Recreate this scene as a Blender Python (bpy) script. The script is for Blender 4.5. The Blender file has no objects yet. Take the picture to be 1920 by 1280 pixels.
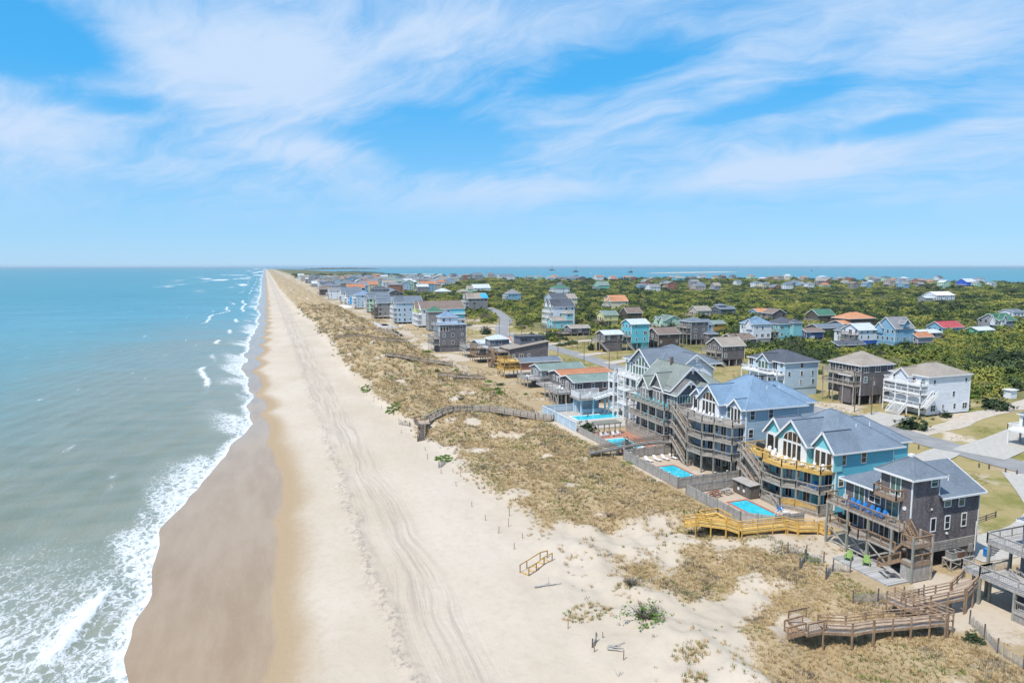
import bpy, math, random
import numpy as np
from mathutils import Vector

S = bpy.context.scene
COL = S.collection
rad = math.radians
RND = random.Random(11)

# ------------------------------------------------------------------ camera
# World X runs inland from the water, Y runs up the coast, Z is height above the sea (metres).
cam_d = bpy.data.cameras.new('camera')
cam_d.lens = 24.0
cam_d.sensor_width = 36.0
cam_d.sensor_fit = 'HORIZONTAL'
cam_d.clip_start = 0.5
cam_d.clip_end = 90000
cam = bpy.data.objects.new('camera', cam_d)
COL.objects.link(cam)
cam.location = (0, 0, 40)
cam.rotation_euler = (math.pi / 2 - math.atan(141 / 1280), 0, -rad(19.8))
S.camera = cam

# ------------------------------------------------------------------ sun, sky, exposure
SUN_EL = rad(60)
sun_vec = Vector((-0.88 * math.cos(SUN_EL), -0.475 * math.cos(SUN_EL), math.sin(SUN_EL))).normalized()
sun_d = bpy.data.lights.new('sun', 'SUN')
sun_d.energy = 3.6
sun_d.angle = rad(0.6)
sun_d.color = (1.0, 0.95, 0.87)
sun = bpy.data.objects.new('sun', sun_d)
COL.objects.link(sun)
sun.rotation_euler = (-sun_vec).to_track_quat('-Z', 'Y').to_euler()

S.view_settings.view_transform = 'Standard'
S.view_settings.look = 'None'
S.view_settings.gamma = 1
S.view_settings.use_curve_mapping = False
S.view_settings.exposure = 0.45
S.render.engine = 'CYCLES'
S.cycles.use_denoising = True
S.cycles.max_bounces = 5
S.cycles.transparent_max_bounces = 6
S.cycles.caustics_reflective = False
S.cycles.caustics_refractive = False


class NT:
    """small helper for writing node trees"""
    def __init__(self, tree):
        self.t = tree
        self.L = tree.links

    def n(self, kind, **props):
        nd = self.t.nodes.new(kind)
        for k, v in props.items():
            setattr(nd, k, v)
        return nd

    def put(self, sock, val):
        if isinstance(val, bpy.types.NodeSocket):
            self.L.new(val, sock)
        elif val is not None:
            if isinstance(val, (tuple, list)) and len(val) == 3 and sock.type == 'RGBA':
                val = (*val, 1)
            sock.default_value = val

    def math(self, op, a, b=None, c=None, clamp=False):
        nd = self.n('ShaderNodeMath', operation=op, use_clamp=clamp)
        for i, v in enumerate((a, b, c)):
            self.put(nd.inputs[i], v)
        return nd.outputs[0]

    def vmath(self, op, a, b=None):
        nd = self.n('ShaderNodeVectorMath', operation=op)
        self.put(nd.inputs[0], a)
        if b is not None:
            self.put(nd.inputs[1], b)
        return nd.outputs[0]

    def mix(self, f, a, b, blend='MIX'):
        nd = self.n('ShaderNodeMix', data_type='RGBA', blend_type=blend)
        self.put(nd.inputs[0], f)
        self.put(nd.inputs[6], a)
        self.put(nd.inputs[7], b)
        return nd.outputs[2]

    def noise(self, vec, scale, detail=4, rough=0.55, dist=0.0):
        nd = self.n('ShaderNodeTexNoise')
        self.put(nd.inputs['Vector'], vec)
        nd.inputs['Scale'].default_value = scale
        nd.inputs['Detail'].default_value = detail
        nd.inputs['Roughness'].default_value = rough
        nd.inputs['Distortion'].default_value = dist
        return nd.outputs[0]

    def step(self, x, lo, hi):
        nd = self.n('ShaderNodeMapRange', interpolation_type='SMOOTHSTEP')
        self.put(nd.inputs[0], x)
        self.put(nd.inputs[1], lo)
        self.put(nd.inputs[2], hi)
        return nd.outputs[0]

    def lin(self, x, lo, hi, a, b):
        nd = self.n('ShaderNodeMapRange')
        self.put(nd.inputs[0], x)
        for i, v in enumerate((lo, hi, a, b)):
            self.put(nd.inputs[i + 1], v)
        return nd.outputs[0]

    def attr(self, name):
        return self.n('ShaderNodeAttribute', attribute_name=name).outputs['Fac']

    def pos(self, sx=1, sy=1, sz=1):
        p = self.n('ShaderNodeNewGeometry').outputs['Position']
        if (sx, sy, sz) == (1, 1, 1):
            return p
        return self.vmath('MULTIPLY', p, (sx, sy, sz))


def lin(c):
    """sRGB 0-255 to linear"""
    return tuple((x / 255 / 12.92) if x / 255 <= 0.04045 else ((x / 255 + 0.055) / 1.055) ** 2.4 for x in c)


# world
W = bpy.data.worlds.new('World')
S.world = W
W.use_nodes = True
wt = NT(W.node_tree)
W.node_tree.nodes.clear()
sky = wt.n('ShaderNodeTexSky', sky_type='NISHITA', sun_disc=False)
sky.sun_elevation = SUN_EL
sky.sun_rotation = math.atan2(sun_vec.x, sun_vec.y) % (2 * math.pi)
sky.altitude = 0
sky.air_density = 0.9
sky.dust_density = 0.15
sky.ozone_density = 4.0
SKY_STR = 0.14
gdir = wt.n('ShaderNodeTexCoord').outputs['Generated']
sep = wt.n('ShaderNodeSeparateXYZ')
wt.L.new(gdir, sep.inputs[0])
zc = wt.math('ADD', wt.math('MAXIMUM', sep.outputs[2], 0.0), 0.30)
# a flat layer of high cloud: position on the layer in units of its height
cx = wt.math('DIVIDE', sep.outputs[0], zc)
cy = wt.math('DIVIDE', sep.outputs[1], zc)
comb = wt.n('ShaderNodeCombineXYZ')
wt.L.new(cx, comb.inputs[0])
wt.L.new(cy, comb.inputs[1])
cp = comb.outputs[0]
rot = wt.n('ShaderNodeVectorRotate', rotation_type='Z_AXIS')
wt.L.new(cp, rot.inputs['Vector'])
rot.inputs['Angle'].default_value = rad(50)
cr = rot.outputs[0]
warp = wt.n('ShaderNodeTexNoise')
wt.L.new(cp, warp.inputs['Vector'])
warp.inputs['Scale'].default_value = 2.2
warp.inputs['Detail'].default_value = 3
wv = wt.vmath('MULTIPLY', wt.vmath('SUBTRACT', warp.outputs[1], (0.5, 0.5, 0.5)), (0.42, 0.42, 0))
streak = wt.noise(wt.vmath('MULTIPLY', wt.vmath('ADD', cr, wv), (0.8, 1.5, 1)), 2.0, 9, 0.60)
fine = wt.noise(wt.vmath('MULTIPLY', wt.vmath('ADD', cr, wv), (1.2, 3.6, 1)), 4.5, 8, 0.65)
big = wt.noise(wt.vmath('ADD', cp, (4.3, 1.7, 0)), 1.1, 3, 0.5)


def blob(x, y, rx, ry, ang, amt):
    """a bank of cloud (or a gap) on the layer"""
    v = wt.vmath('SUBTRACT', cp, (x, y, 0))
    r = wt.n('ShaderNodeVectorRotate', rotation_type='Z_AXIS')
    wt.L.new(v, r.inputs['Vector'])
    r.inputs['Angle'].default_value = rad(ang)
    q = wt.vmath('MULTIPLY', r.outputs[0], (1 / rx, 1 / ry, 0))
    ln = wt.n('ShaderNodeVectorMath', operation='LENGTH')
    wt.L.new(q, ln.inputs[0])
    return wt.math('MULTIPLY', wt.math('SUBTRACT', 1.0, wt.step(ln.outputs[1], 0.0, 1.0)), amt)


dens = wt.math('ADD', wt.math('MULTIPLY', streak, 0.70), wt.math('MULTIPLY', fine, 0.30))
dens = wt.math('ADD', dens, wt.math('MULTIPLY', wt.math('SUBTRACT', big, 0.5), 0.25))
BLOBS = [(-0.46, 1.68, 0.34, 0.24, -38, -0.40), (-0.33, 1.95, 0.24, 0.09, -1, -0.22), (0.47, 2.03, 0.44, 0.26, -18, -0.30), (0.81, 1.53, 0.36, 0.09, 46, -0.22), (1.21, 1.50, 0.36, 0.08, 64, -0.20), (1.57, 1.38, 0.26, 0.10, 68, -0.30),
         (-0.04, 1.76, 0.50, 0.34, -14, 0.24), (0.11, 2.17, 0.30, 0.16, 1, 0.16), (-0.54, 2.10, 0.26, 0.26, -17, 0.20), (1.54, 1.72, 0.70, 0.20, 57, 0.18), (0.75, 2.40, 0.72, 0.16, 34, 0.12), (0.57, 1.43, 0.42, 0.16, 30, 0.16), (1.35, 1.11, 0.25, 0.16, 59, 0.12)]
for b in BLOBS:
    dens = wt.math('ADD', dens, blob(*b))
cover = wt.step(dens, 0.30, 0.72)
cover = wt.math('MULTIPLY', cover, wt.step(sep.outputs[2], 0.03, 0.13))
grad = wt.n('ShaderNodeValToRGB')
wt.put(grad.inputs[0], wt.math('MAXIMUM', sep.outputs[2], 0.0))
ge = grad.color_ramp.elements
while len(ge) < 4:
    ge.new(0.5)
for i, (q, c_) in enumerate(((0.0, (0.30, 0.60, 0.92)), (0.10, (0.19, 0.55, 0.93)), (0.24, (0.035, 0.45, 0.94)), (0.7, (0.02, 0.30, 0.80)))):
    ge[i].position = q
    ge[i].color = (*c_, 1)
clear = wt.mix(1.0, grad.outputs[0], (5.2, 5.2, 5.2), 'MULTIPLY')
sky_col = wt.mix(0.82, sky.outputs[0], clear)
cloud_col = (3.10, 3.95, 5.15)
bg = wt.n('ShaderNodeBackground')
wt.put(bg.inputs[0], wt.mix(cover, sky_col, cloud_col))
bg.inputs[1].default_value = SKY_STR
wo = wt.n('ShaderNodeOutputWorld')
wt.L.new(bg.outputs[0], wo.inputs[0])
W.cycles.sampling_method = 'MANUAL'
W.cycles.sample_map_resolution = 512


# ------------------------------------------------------------------ helpers: meshes and objects
ORG = [0.0, 0.0, 0.0]


class MB:
    """collects boxes, bars, tubes and faces; build() links them as one mesh object"""
    def __init__(self):
        self.v = []
        self.f = []

    def face(self, pts):
        i = len(self.v)
        self.v += [tuple(p) for p in pts]
        self.f.append(tuple(range(i, i + len(pts))))
        return self

    def box(self, x0, x1, y0, y1, z0, z1):
        i = len(self.v)
        self.v += [(x0, y0, z0), (x1, y0, z0), (x1, y1, z0), (x0, y1, z0), (x0, y0, z1), (x1, y0, z1), (x1, y1, z1), (x0, y1, z1)]
        self.f += [(i, i + 3, i + 2, i + 1), (i + 4, i + 5, i + 6, i + 7), (i, i + 1, i + 5, i + 4), (i + 1, i + 2, i + 6, i + 5),
                   (i + 2, i + 3, i + 7, i + 6), (i + 3, i, i + 4, i + 7)]
        return self

    def beam(self, p, q, w, h=None):
        p, q = Vector(p), Vector(q)
        h = w if h is None else h
        d = (q - p).normalized()
        up = Vector((0, 0, 1)) if abs(d.z) < 0.95 else Vector((1, 0, 0))
        s = d.cross(up).normalized() * (w / 2)
        u = s.cross(d).normalized() * (h / 2)
        i = len(self.v)
        for c in (p, q):
            for a, b in ((-1, -1), (1, -1), (1, 1), (-1, 1)):
                self.v.append(tuple(c + s * a + u * b))
        self.f += [(i, i + 1, i + 2, i + 3), (i + 7, i + 6, i + 5, i + 4)]
        for k in range(4):
            j = (k + 1) % 4
            self.f.append((i + k, i + 4 + k, i + 4 + j, i + j))
        return self

    def tube(self, p, q, r0, r1=None, n=7):
        p, q = Vector(p), Vector(q)
        r1 = r0 if r1 is None else r1
        d = (q - p).normalized()
        a = d.orthogonal().normalized()
        b = d.cross(a)
        i = len(self.v)
        for c, r in ((p, r0), (q, r1)):
            for k in range(n):
                t = 2 * math.pi * k / n
                self.v.append(tuple(c + (a * math.cos(t) + b * math.sin(t)) * r))
        for k in range(n):
            j = (k + 1) % n
            self.f.append((i + k, i + j, i + n + j, i + n + k))
        self.f += [tuple(range(i + n - 1, i - 1, -1)), tuple(range(i + n, i + 2 * n))]
        return self

    def slab(self, pts, t):
        """a convex face thickened downwards by t"""
        n = len(pts)
        i = len(self.v)
        self.v += [tuple(p) for p in pts] + [(p[0], p[1], p[2] - t) for p in pts]
        self.f.append(tuple(range(i, i + n)))
        self.f.append(tuple(range(i + 2 * n - 1, i + n - 1, -1)))
        for k in range(n):
            j = (k + 1) % n
            self.f.append((i + j, i + k, i + n + k, i + n + j))
        return self

    def prism(self, prof, axis, a0, a1):
        """profile [(u, z)] swept along an axis from a0 to a1"""
        n = len(prof)
        i = len(self.v)
        for a in (a0, a1):
            for u, z in prof:
                self.v.append((a, u, z) if axis == 'X' else (u, a, z))
        self.f += [tuple(range(i + n - 1, i - 1, -1)), tuple(range(i + n, i + 2 * n))]
        for k in range(n):
            j = (k + 1) % n
            self.f.append((i + k, i + j, i + n + j, i + n + k))
        return self

    def mesh(self, name, mat, smooth=False, org=None):
        o = ORG if org is None else org
        me = bpy.data.meshes.new(name)
        me.from_pydata([(a - o[0], b - o[1], c - o[2]) for a, b, c in self.v], [], self.f)
        if mat is not None:
            me.materials.append(M(mat))
        if smooth:
            me.polygons.foreach_set('use_smooth', [True] * len(me.polygons))
        return me

    def build(self, name, mat, parent=None, smooth=False):
        if not self.v:
            return None
        return link(name, self.mesh(name, mat, smooth), parent)


def link(name, me, parent=None, loc=(0, 0, 0), rz=0.0, scale=None):
    o = bpy.data.objects.new(name, me)
    COL.objects.link(o)
    o.parent = parent
    o.location = loc
    if rz:
        o.rotation_euler = (0, 0, rz)
    if scale is not None:
        o.scale = scale if isinstance(scale, (tuple, list)) else (scale,) * 3
    return o


def tag(o, label=None, cat=None, group=None, kind=None):
    if label:
        o['label'] = label
    if cat:
        o['category'] = cat
    if group:
        o['group'] = group
    if kind:
        o['kind'] = kind
    return o


def thing(name, label, cat, loc, group=None, rz=0.0, local=False):
    """an Empty at the base of a thing; parts built next are given in world metres unless local"""
    o = link(name, None, None, loc, rz)
    o.empty_display_size = 0.5
    ORG[:] = (0, 0, 0) if local else loc
    return tag(o, label, cat, group)


def world_org():
    ORG[:] = (0, 0, 0)


def copy_tree(o, parent=None):
    c = o.copy()
    COL.objects.link(c)
    c.parent = parent
    for ch in o.children:
        copy_tree(ch, c)
    return c


# ------------------------------------------------------------------ materials
MATS = {}
MAKERS = {}


def M(name):
    if name not in MATS:
        MATS[name] = MAKERS[name](name)
    return MATS[name]


def new_mat(name):
    m = bpy.data.materials.new(name)
    m.use_nodes = True
    t = NT(m.node_tree)
    b = m.node_tree.nodes['Principled BSDF']
    return m, t, b


def bump(t, b, h, strength, dist=0.02):
    nd = t.n('ShaderNodeBump')
    nd.inputs['Strength'].default_value = strength
    nd.inputs['Distance'].default_value = dist
    t.put(nd.inputs['Height'], h)
    t.L.new(nd.outputs[0], b.inputs['Normal'])


def paint(c, rough=0.6, var=0.10):
    def mk(name):
        m, t, b = new_mat(name)
        f = t.noise(t.pos(), 1.3, 5, 0.6)
        d = tuple(x * (1 - var * 1.6) for x in c)
        t.put(b.inputs['Base Color'], t.mix(t.step(f, 0.3, 0.7), d, c))
        b.inputs['Roughness'].default_value = rough
        return m
    return mk


def siding(c, pitch=0.17, rough=0.6, var=0.08):
    """lap siding: boards with a shadow line, faded unevenly"""
    def mk(name):
        m, t, b = new_mat(name)
        p = t.pos()
        sp = t.n('ShaderNodeSeparateXYZ')
        t.L.new(p, sp.inputs[0])
        saw = t.math('FRACT', t.math('DIVIDE', sp.outputs[2], pitch))
        f = t.noise(t.pos(0.5, 0.5, 1.5), 0.9, 5, 0.62)
        board = t.noise(t.pos(0.25, 0.25, 1 / pitch), 1.0, 1, 0.5)
        d = tuple(x * (1 - var * 2) for x in c)
        col = t.mix(t.step(f, 0.3, 0.7), d, c)
        col = t.mix(t.math('MULTIPLY', t.step(board, 0.35, 0.7), 0.25), col, tuple(min(1, x * 1.12) for x in c))
        t.put(b.inputs['Base Color'], col)
        b.inputs['Roughness'].default_value = rough
        bump(t, b, t.math('SUBTRACT', 1.0, saw), 0.55, 0.03)
        return m
    return mk


def shingle(c1, c2, pitch=0.16, streaky=0.5, rough=0.85):
    """weathered wall shingles: uneven courses, patches of silver and dark"""
    def mk(name):
        m, t, b = new_mat(name)
        p = t.pos()
        sp = t.n('ShaderNodeSeparateXYZ')
        t.L.new(p, sp.inputs[0])
        saw = t.math('FRACT', t.math('DIVIDE', sp.outputs[2], pitch))
        cell = t.n('ShaderNodeTexVoronoi', feature='F1')
        t.put(cell.inputs['Vector'], t.pos(5.5, 5.5, 6.2))
        cell.inputs['Scale'].default_value = 1.0
        f = t.noise(t.pos(0.6, 0.6, 0.4), 0.9, 6, 0.66)
        g = t.noise(t.pos(3, 3, 0.4), 1.1, 4, 0.6)
        k = t.math('ADD', t.math('MULTIPLY', f, 0.6), t.math('MULTIPLY', g, 0.4))
        col = t.mix(t.step(k, 0.33, 0.66), c1, c2)
        cg = t.n('ShaderNodeSeparateColor')
        t.L.new(cell.outputs['Color'], cg.inputs[0])
        col = t.mix(t.math('MULTIPLY', t.step(cg.outputs[0], 0.55, 0.95), streaky), col, tuple(min(1, x * 1.5) for x in c2))
        t.put(b.inputs['Base Color'], col)
        b.inputs['Roughness'].default_value = rough
        bump(t, b, t.math('SUBTRACT', 1.0, saw), 0.6, 0.03)
        return m
    return mk


def roofing(c, var=0.22, metal=False):
    """asphalt shingles: small tabs of uneven tone, faint courses, weathering"""
    def mk(name):
        m, t, b = new_mat(name)
        br = t.n('ShaderNodeTexBrick')
        p = t.pos()
        sp = t.n('ShaderNodeSeparateXYZ')
        t.L.new(p, sp.inputs[0])
        cb = t.n('ShaderNodeCombineXYZ')
        t.put(cb.inputs[0], t.math('ADD', sp.outputs[1], t.math('MULTIPLY', sp.outputs[0], 0.9)))
        t.put(cb.inputs[1], t.math('MULTIPLY', sp.outputs[2], 1.7))
        t.L.new(cb.outputs[0], br.inputs['Vector'])
        br.inputs['Scale'].default_value = 3.2
        br.inputs['Mortar Size'].default_value = 0.02
        br.inputs['Color1'].default_value = (*[x * (1 - var) for x in c], 1)
        br.inputs['Color2'].default_value = (*[min(1, x * (1 + var)) for x in c], 1)
        br.inputs['Mortar'].default_value = (*[x * 0.62 for x in c], 1)
        f = t.noise(t.pos(), 0.35, 6, 0.65)
        g = t.noise(t.pos(1, 1, 0.25), 2.2, 4, 0.6)
        col = t.mix(t.math('MULTIPLY', t.step(f, 0.32, 0.7), 0.38), br.outputs['Color'], tuple(min(1, x * 1.45 + 0.02) for x in c))
        col = t.mix(t.math('MULTIPLY', t.step(g, 0.52, 0.75), 0.3), col, tuple(x * 0.6 for x in c))
        t.put(b.inputs['Base Color'], col)
        b.inputs['Roughness'].default_value = 0.85
        return m
    return mk


def timber(c1, c2, scale=1.0, rough=0.8):
    def mk(name):
        m, t, b = new_mat(name)
        f = t.noise(t.pos(2.2 * scale, 2.2 * scale, 0.7 * scale), 1.0, 6, 0.68)
        g = t.noise(t.pos(9, 9, 2), 1.0, 3, 0.6)
        k = t.math('ADD', t.math('MULTIPLY', f, 0.65), t.math('MULTIPLY', g, 0.35))
        t.put(b.inputs['Base Color'], t.mix(t.step(k, 0.34, 0.66), c1, c2))
        b.inputs['Roughness'].default_value = rough
        return m
    return mk


def decking(c1, c2, axis=0):
    """deck boards 14 cm wide"""
    def mk(name):
        m, t, b = new_mat(name)
        sp = t.n('ShaderNodeSeparateXYZ')
        t.L.new(t.pos(), sp.inputs[0])
        u = t.math('DIVIDE', sp.outputs[axis], 0.14)
        fr = t.math('FRACT', u)
        gap = t.math('MULTIPLY', t.step(fr, 0.0, 0.09), t.math('SUBTRACT', 1.0, t.step(fr, 0.91, 1.0)))
        wn = t.n('ShaderNodeTexWhiteNoise', noise_dimensions='1D')
        t.put(wn.inputs['W'], t.math('FLOOR', u))
        f = t.noise(t.pos(), 1.1, 6, 0.65)
        k = t.math('ADD', t.math('MULTIPLY', wn.outputs[0], 0.5), t.math('MULTIPLY', f, 0.6))
        col = t.mix(t.step(k, 0.25, 0.85), c1, c2)
        col = t.mix(gap, tuple(x * 0.3 for x in c1), col)
        t.put(b.inputs['Base Color'], col)
        b.inputs['Roughness'].default_value = 0.85
        return m
    return mk


def glass(c, rough=0.06):
    def mk(name):
        m, t, b = new_mat(name)
        f = t.noise(t.pos(0.7, 0.7, 0.7), 1.0, 2)
        t.put(b.inputs['Base Color'], t.mix(t.step(f, 0.35, 0.65), tuple(x * 0.55 for x in c), c))
        b.inputs['Roughness'].default_value = rough
        b.inputs['IOR'].default_value = 1.52
        return m
    return mk


def leafy(cols, rough=0.6, patch=0.02):
    """foliage: tone varies from plant to plant, leaf to leaf and over the ground"""
    def mk(name):
        m, t, b = new_mat(name)
        rn = t.n('ShaderNodeObjectInfo').outputs['Random']
        wn = t.n('ShaderNodeTexNoise')
        t.put(wn.inputs['Vector'], t.pos())
        wn.inputs['Scale'].default_value = patch
        wn.inputs['Detail'].default_value = 3
        k = t.math('ADD', t.math('MULTIPLY', rn, 0.62), t.math('MULTIPLY', t.lin(wn.outputs[0], 0.3, 0.7, 0.0, 1.0), 0.38), clamp=True)
        rp = t.n('ShaderNodeValToRGB')
        t.L.new(k, rp.inputs[0])
        el = rp.color_ramp.elements
        while len(el) < len(cols):
            el.new(0.5)
        for i, c in enumerate(cols):
            el[i].position = i / (len(cols) - 1)
            el[i].color = (*c, 1)
        leaf = t.noise(t.pos(), 2.6, 3, 0.7)
        col = t.mix(t.step(leaf, 0.35, 0.68), t.mix(0.35, rp.outputs[0], (0.02, 0.024, 0.010)), rp.outputs[0])
        t.put(b.inputs['Base Color'], col)
        b.inputs['Roughness'].default_value = rough
        b.inputs['Specular IOR Level'].default_value = 0.25
        return m
    return mk


MK = MAKERS
# walls
MK['shingle_dark'] = shingle((0.075, 0.066, 0.070), (0.155, 0.137, 0.143))
MK['shingle_grey'] = shingle((0.10, 0.093, 0.098), (0.18, 0.168, 0.172))
MK['shingle_silver'] = shingle((0.17, 0.165, 0.165), (0.28, 0.27, 0.265))
MK['shingle_brown'] = shingle((0.06, 0.045, 0.04), (0.12, 0.095, 0.08))
MK['teal'] = siding((0.095, 0.42, 0.56))
MK['teal_front'] = siding((0.22, 0.60, 0.66))
MK['blue_grey'] = siding((0.35, 0.46, 0.54))
MK['blue_front'] = siding((0.50, 0.60, 0.74))
MK['white_siding'] = siding((0.72, 0.75, 0.80))
MK['pale_blue'] = siding((0.46, 0.58, 0.68))
MK['turquoise'] = siding((0.12, 0.50, 0.62))
MK['aqua'] = siding((0.25, 0.56, 0.60))
MK['mint'] = siding((0.45, 0.66, 0.50))
MK['seagreen'] = siding((0.22, 0.52, 0.40))
MK['sky_blue'] = siding((0.24, 0.44, 0.60))
MK['royal_blue'] = siding((0.03, 0.12, 0.62))
MK['bright_blue'] = siding((0.04, 0.38, 0.78))
MK['navy'] = siding((0.06, 0.12, 0.26))
MK['yellow'] = siding((0.72, 0.66, 0.30))
MK['cream'] = siding((0.72, 0.64, 0.46))
MK['beige'] = siding((0.50, 0.43, 0.36))
MK['mustard'] = siding((0.52, 0.30, 0.07))
MK['lime'] = siding((0.62, 0.68, 0.20))
MK['grey_siding'] = siding((0.30, 0.31, 0.34))
MK['slate_siding'] = siding((0.13, 0.14, 0.17))
MK['brick_red'] = siding((0.36, 0.16, 0.11))
MK['green_siding'] = siding((0.14, 0.40, 0.24))
# roofs
MK['roof_slate'] = roofing((0.135, 0.165, 0.20))
MK['roof_blue'] = roofing((0.16, 0.245, 0.345))
MK['roof_bluegrey'] = roofing((0.155, 0.195, 0.245))
MK['roof_charcoal'] = roofing((0.075, 0.085, 0.105))
MK['roof_grey'] = roofing((0.21, 0.21, 0.22))
MK['roof_greygreen'] = roofing((0.20, 0.225, 0.205))
MK['roof_green'] = roofing((0.17, 0.23, 0.205))
MK['roof_darkgreen'] = roofing((0.05, 0.15, 0.10))
MK['roof_tan'] = roofing((0.29, 0.25, 0.21))
MK['roof_brown'] = roofing((0.185, 0.14, 0.115))
MK['roof_orange'] = roofing((0.47, 0.22, 0.11))
MK['roof_rust'] = roofing((0.40, 0.17, 0.085))
MK['roof_red'] = roofing((0.38, 0.06, 0.07))
MK['roof_pale'] = roofing((0.46, 0.50, 0.53))
MK['roof_white'] = roofing((0.72, 0.73, 0.74), 0.06)
# timber and the rest
MK['white_paint'] = paint((0.80, 0.80, 0.80), 0.5, 0.05)
MK['grey_wood'] = timber((0.29, 0.25, 0.21), (0.47, 0.42, 0.365))
MK['brown_wood'] = timber((0.21, 0.13, 0.08), (0.40, 0.27, 0.17))
MK['silver_wood'] = timber((0.27, 0.25, 0.23), (0.46, 0.43, 0.40))
MK['dark_wood'] = timber((0.09, 0.072, 0.06), (0.19, 0.155, 0.13))
MK['green_wood'] = timber((0.20, 0.20, 0.165), (0.33, 0.335, 0.285))
MK['new_wood'] = timber((0.50, 0.30, 0.07), (0.70, 0.45, 0.13))
MK['red_wood'] = timber((0.17, 0.065, 0.045), (0.30, 0.13, 0.09))
MK['deck_grey'] = decking((0.22, 0.20, 0.18), (0.38, 0.35, 0.32))
MK['deck_new'] = decking((0.52, 0.34, 0.10), (0.68, 0.47, 0.17))
MK['deck_brown'] = decking((0.30, 0.235, 0.185), (0.48, 0.39, 0.31), 1)
MK['deck_silver'] = decking((0.30, 0.29, 0.28), (0.46, 0.45, 0.44), 1)
MK['glass'] = glass((0.035, 0.04, 0.045))
MK['glass_green'] = glass((0.10, 0.19, 0.17))
MK['glass_curtain'] = glass((0.33, 0.34, 0.33), 0.15)
MK['glass_warm'] = glass((0.085, 0.06, 0.045))
MK['concrete'] = paint((0.46, 0.43, 0.385), 0.85, 0.12)
MK['pool_deck'] = paint((0.50, 0.40, 0.30), 0.85, 0.10)
MK['pool_brick'] = paint((0.42, 0.20, 0.13), 0.85, 0.12)
MK['coping'] = paint((0.46, 0.14, 0.10), 0.8, 0.12)
MK['blue_plastic'] = paint((0.02, 0.21, 0.58), 0.4, 0.05)
MK['green_plastic'] = paint((0.24, 0.37, 0.10), 0.4, 0.05)
MK['aqua_plastic'] = paint((0.10, 0.60, 0.68), 0.4, 0.05)
MK['grey_plastic'] = paint((0.42, 0.41, 0.40), 0.5, 0.08)
MK['yellow_plastic'] = paint((0.80, 0.42, 0.03), 0.4, 0.05)
MK['grey_metal'] = paint((0.30, 0.30, 0.29), 0.45, 0.15)
MK['black_metal'] = paint((0.025, 0.025, 0.025), 0.45, 0.1)
MK['rust'] = paint((0.17, 0.085, 0.055), 0.7, 0.2)
MK['pole_wood'] = timber((0.11, 0.085, 0.065), (0.22, 0.175, 0.14))
# foliage
MK['leaf_thicket'] = leafy([(0.065, 0.10, 0.028), (0.11, 0.155, 0.036), (0.17, 0.22, 0.045), (0.26, 0.285, 0.055), (0.36, 0.35, 0.075), (0.30, 0.28, 0.165)], patch=0.012)
MK['leaf_dark'] = leafy([(0.028, 0.05, 0.018), (0.05, 0.085, 0.026)], patch=0.3)
MK['leaf_bright'] = leafy([(0.09, 0.19, 0.02), (0.16, 0.28, 0.03)], patch=0.3)
MK['leaf_mid'] = leafy([(0.06, 0.10, 0.028), (0.11, 0.155, 0.04)], patch=0.3)
MK['leaf_yellow'] = leafy([(0.25, 0.275, 0.05), (0.38, 0.375, 0.075), (0.32, 0.27, 0.08)], patch=0.03)
MK['leaf_cedar'] = leafy([(0.045, 0.075, 0.028), (0.085, 0.125, 0.045)], patch=0.05)
MK['twig'] = leafy([(0.12, 0.105, 0.08), (0.20, 0.18, 0.15)], patch=0.05)
MK['straw'] = leafy([(0.33, 0.235, 0.125), (0.50, 0.36, 0.185), (0.62, 0.47, 0.26), (0.47, 0.375, 0.155)], patch=0.11)
MK['green_blade'] = leafy([(0.14, 0.17, 0.035), (0.22, 0.25, 0.05)], patch=0.1)


def mk_pool(name):
    m, t, b = new_mat(name)
    v = t.n('ShaderNodeTexVoronoi', feature='SMOOTH_F1')
    t.put(v.inputs['Vector'], t.vmath('ADD', t.pos(), t.vmath('MULTIPLY', t.n('ShaderNodeTexNoise').outputs[1], (0.4, 0.4, 0))))
    v.inputs['Scale'].default_value = 1.6
    f = t.noise(t.pos(), 0.8, 3)
    col = t.mix(t.step(f, 0.3, 0.7), (0.02, 0.42, 0.55), (0.04, 0.52, 0.63))
    col = t.mix(t.math('MULTIPLY', t.step(v.outputs[0], 0.35, 0.75), 0.35), col, (0.16, 0.70, 0.80))
    t.put(b.inputs['Base Color'], col)
    b.inputs['Roughness'].default_value = 0.06
    b.inputs['IOR'].default_value = 1.33
    bump(t, b, t.noise(t.pos(), 3.0, 3), 0.15, 0.05)
    return m


MK['pool_water'] = mk_pool


# ------------------------------------------------------------------ terrain
def vnoise(x, y, seed):
    xi, yi = np.floor(x), np.floor(y)
    fx, fy = x - xi, y - yi
    fx, fy = fx * fx * (3 - 2 * fx), fy * fy * (3 - 2 * fy)
    xi, yi = xi.astype(np.int64), yi.astype(np.int64)

    def h(a, b):
        k = (a * 374761393 + b * 668265263 + seed * 144269504) & 0xffffffff
        k = ((k ^ (k >> 13)) * 1274126177) & 0xffffffff
        return ((k ^ (k >> 16)) & 0xffff) / 65535.0
    return (h(xi, yi) * (1 - fx) + h(xi + 1, yi) * fx) * (1 - fy) + (h(xi, yi + 1) * (1 - fx) + h(xi + 1, yi + 1) * fx) * fy


def fbm(x, y, o=4, seed=0, gain=0.5):
    s, a, n = 0.0, 1.0, 0.0
    for i in range(o):
        s = s + a * vnoise(x * 2.03 ** i + 7.1 * i, y * 2.03 ** i + 3.7 * i, seed + i)
        n += a
        a *= gain
    return s / n


def sst(x, a, b):
    t = np.clip((x - a) / (b - a), 0, 1)
    return t * t * (3 - 2 * t)


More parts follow.
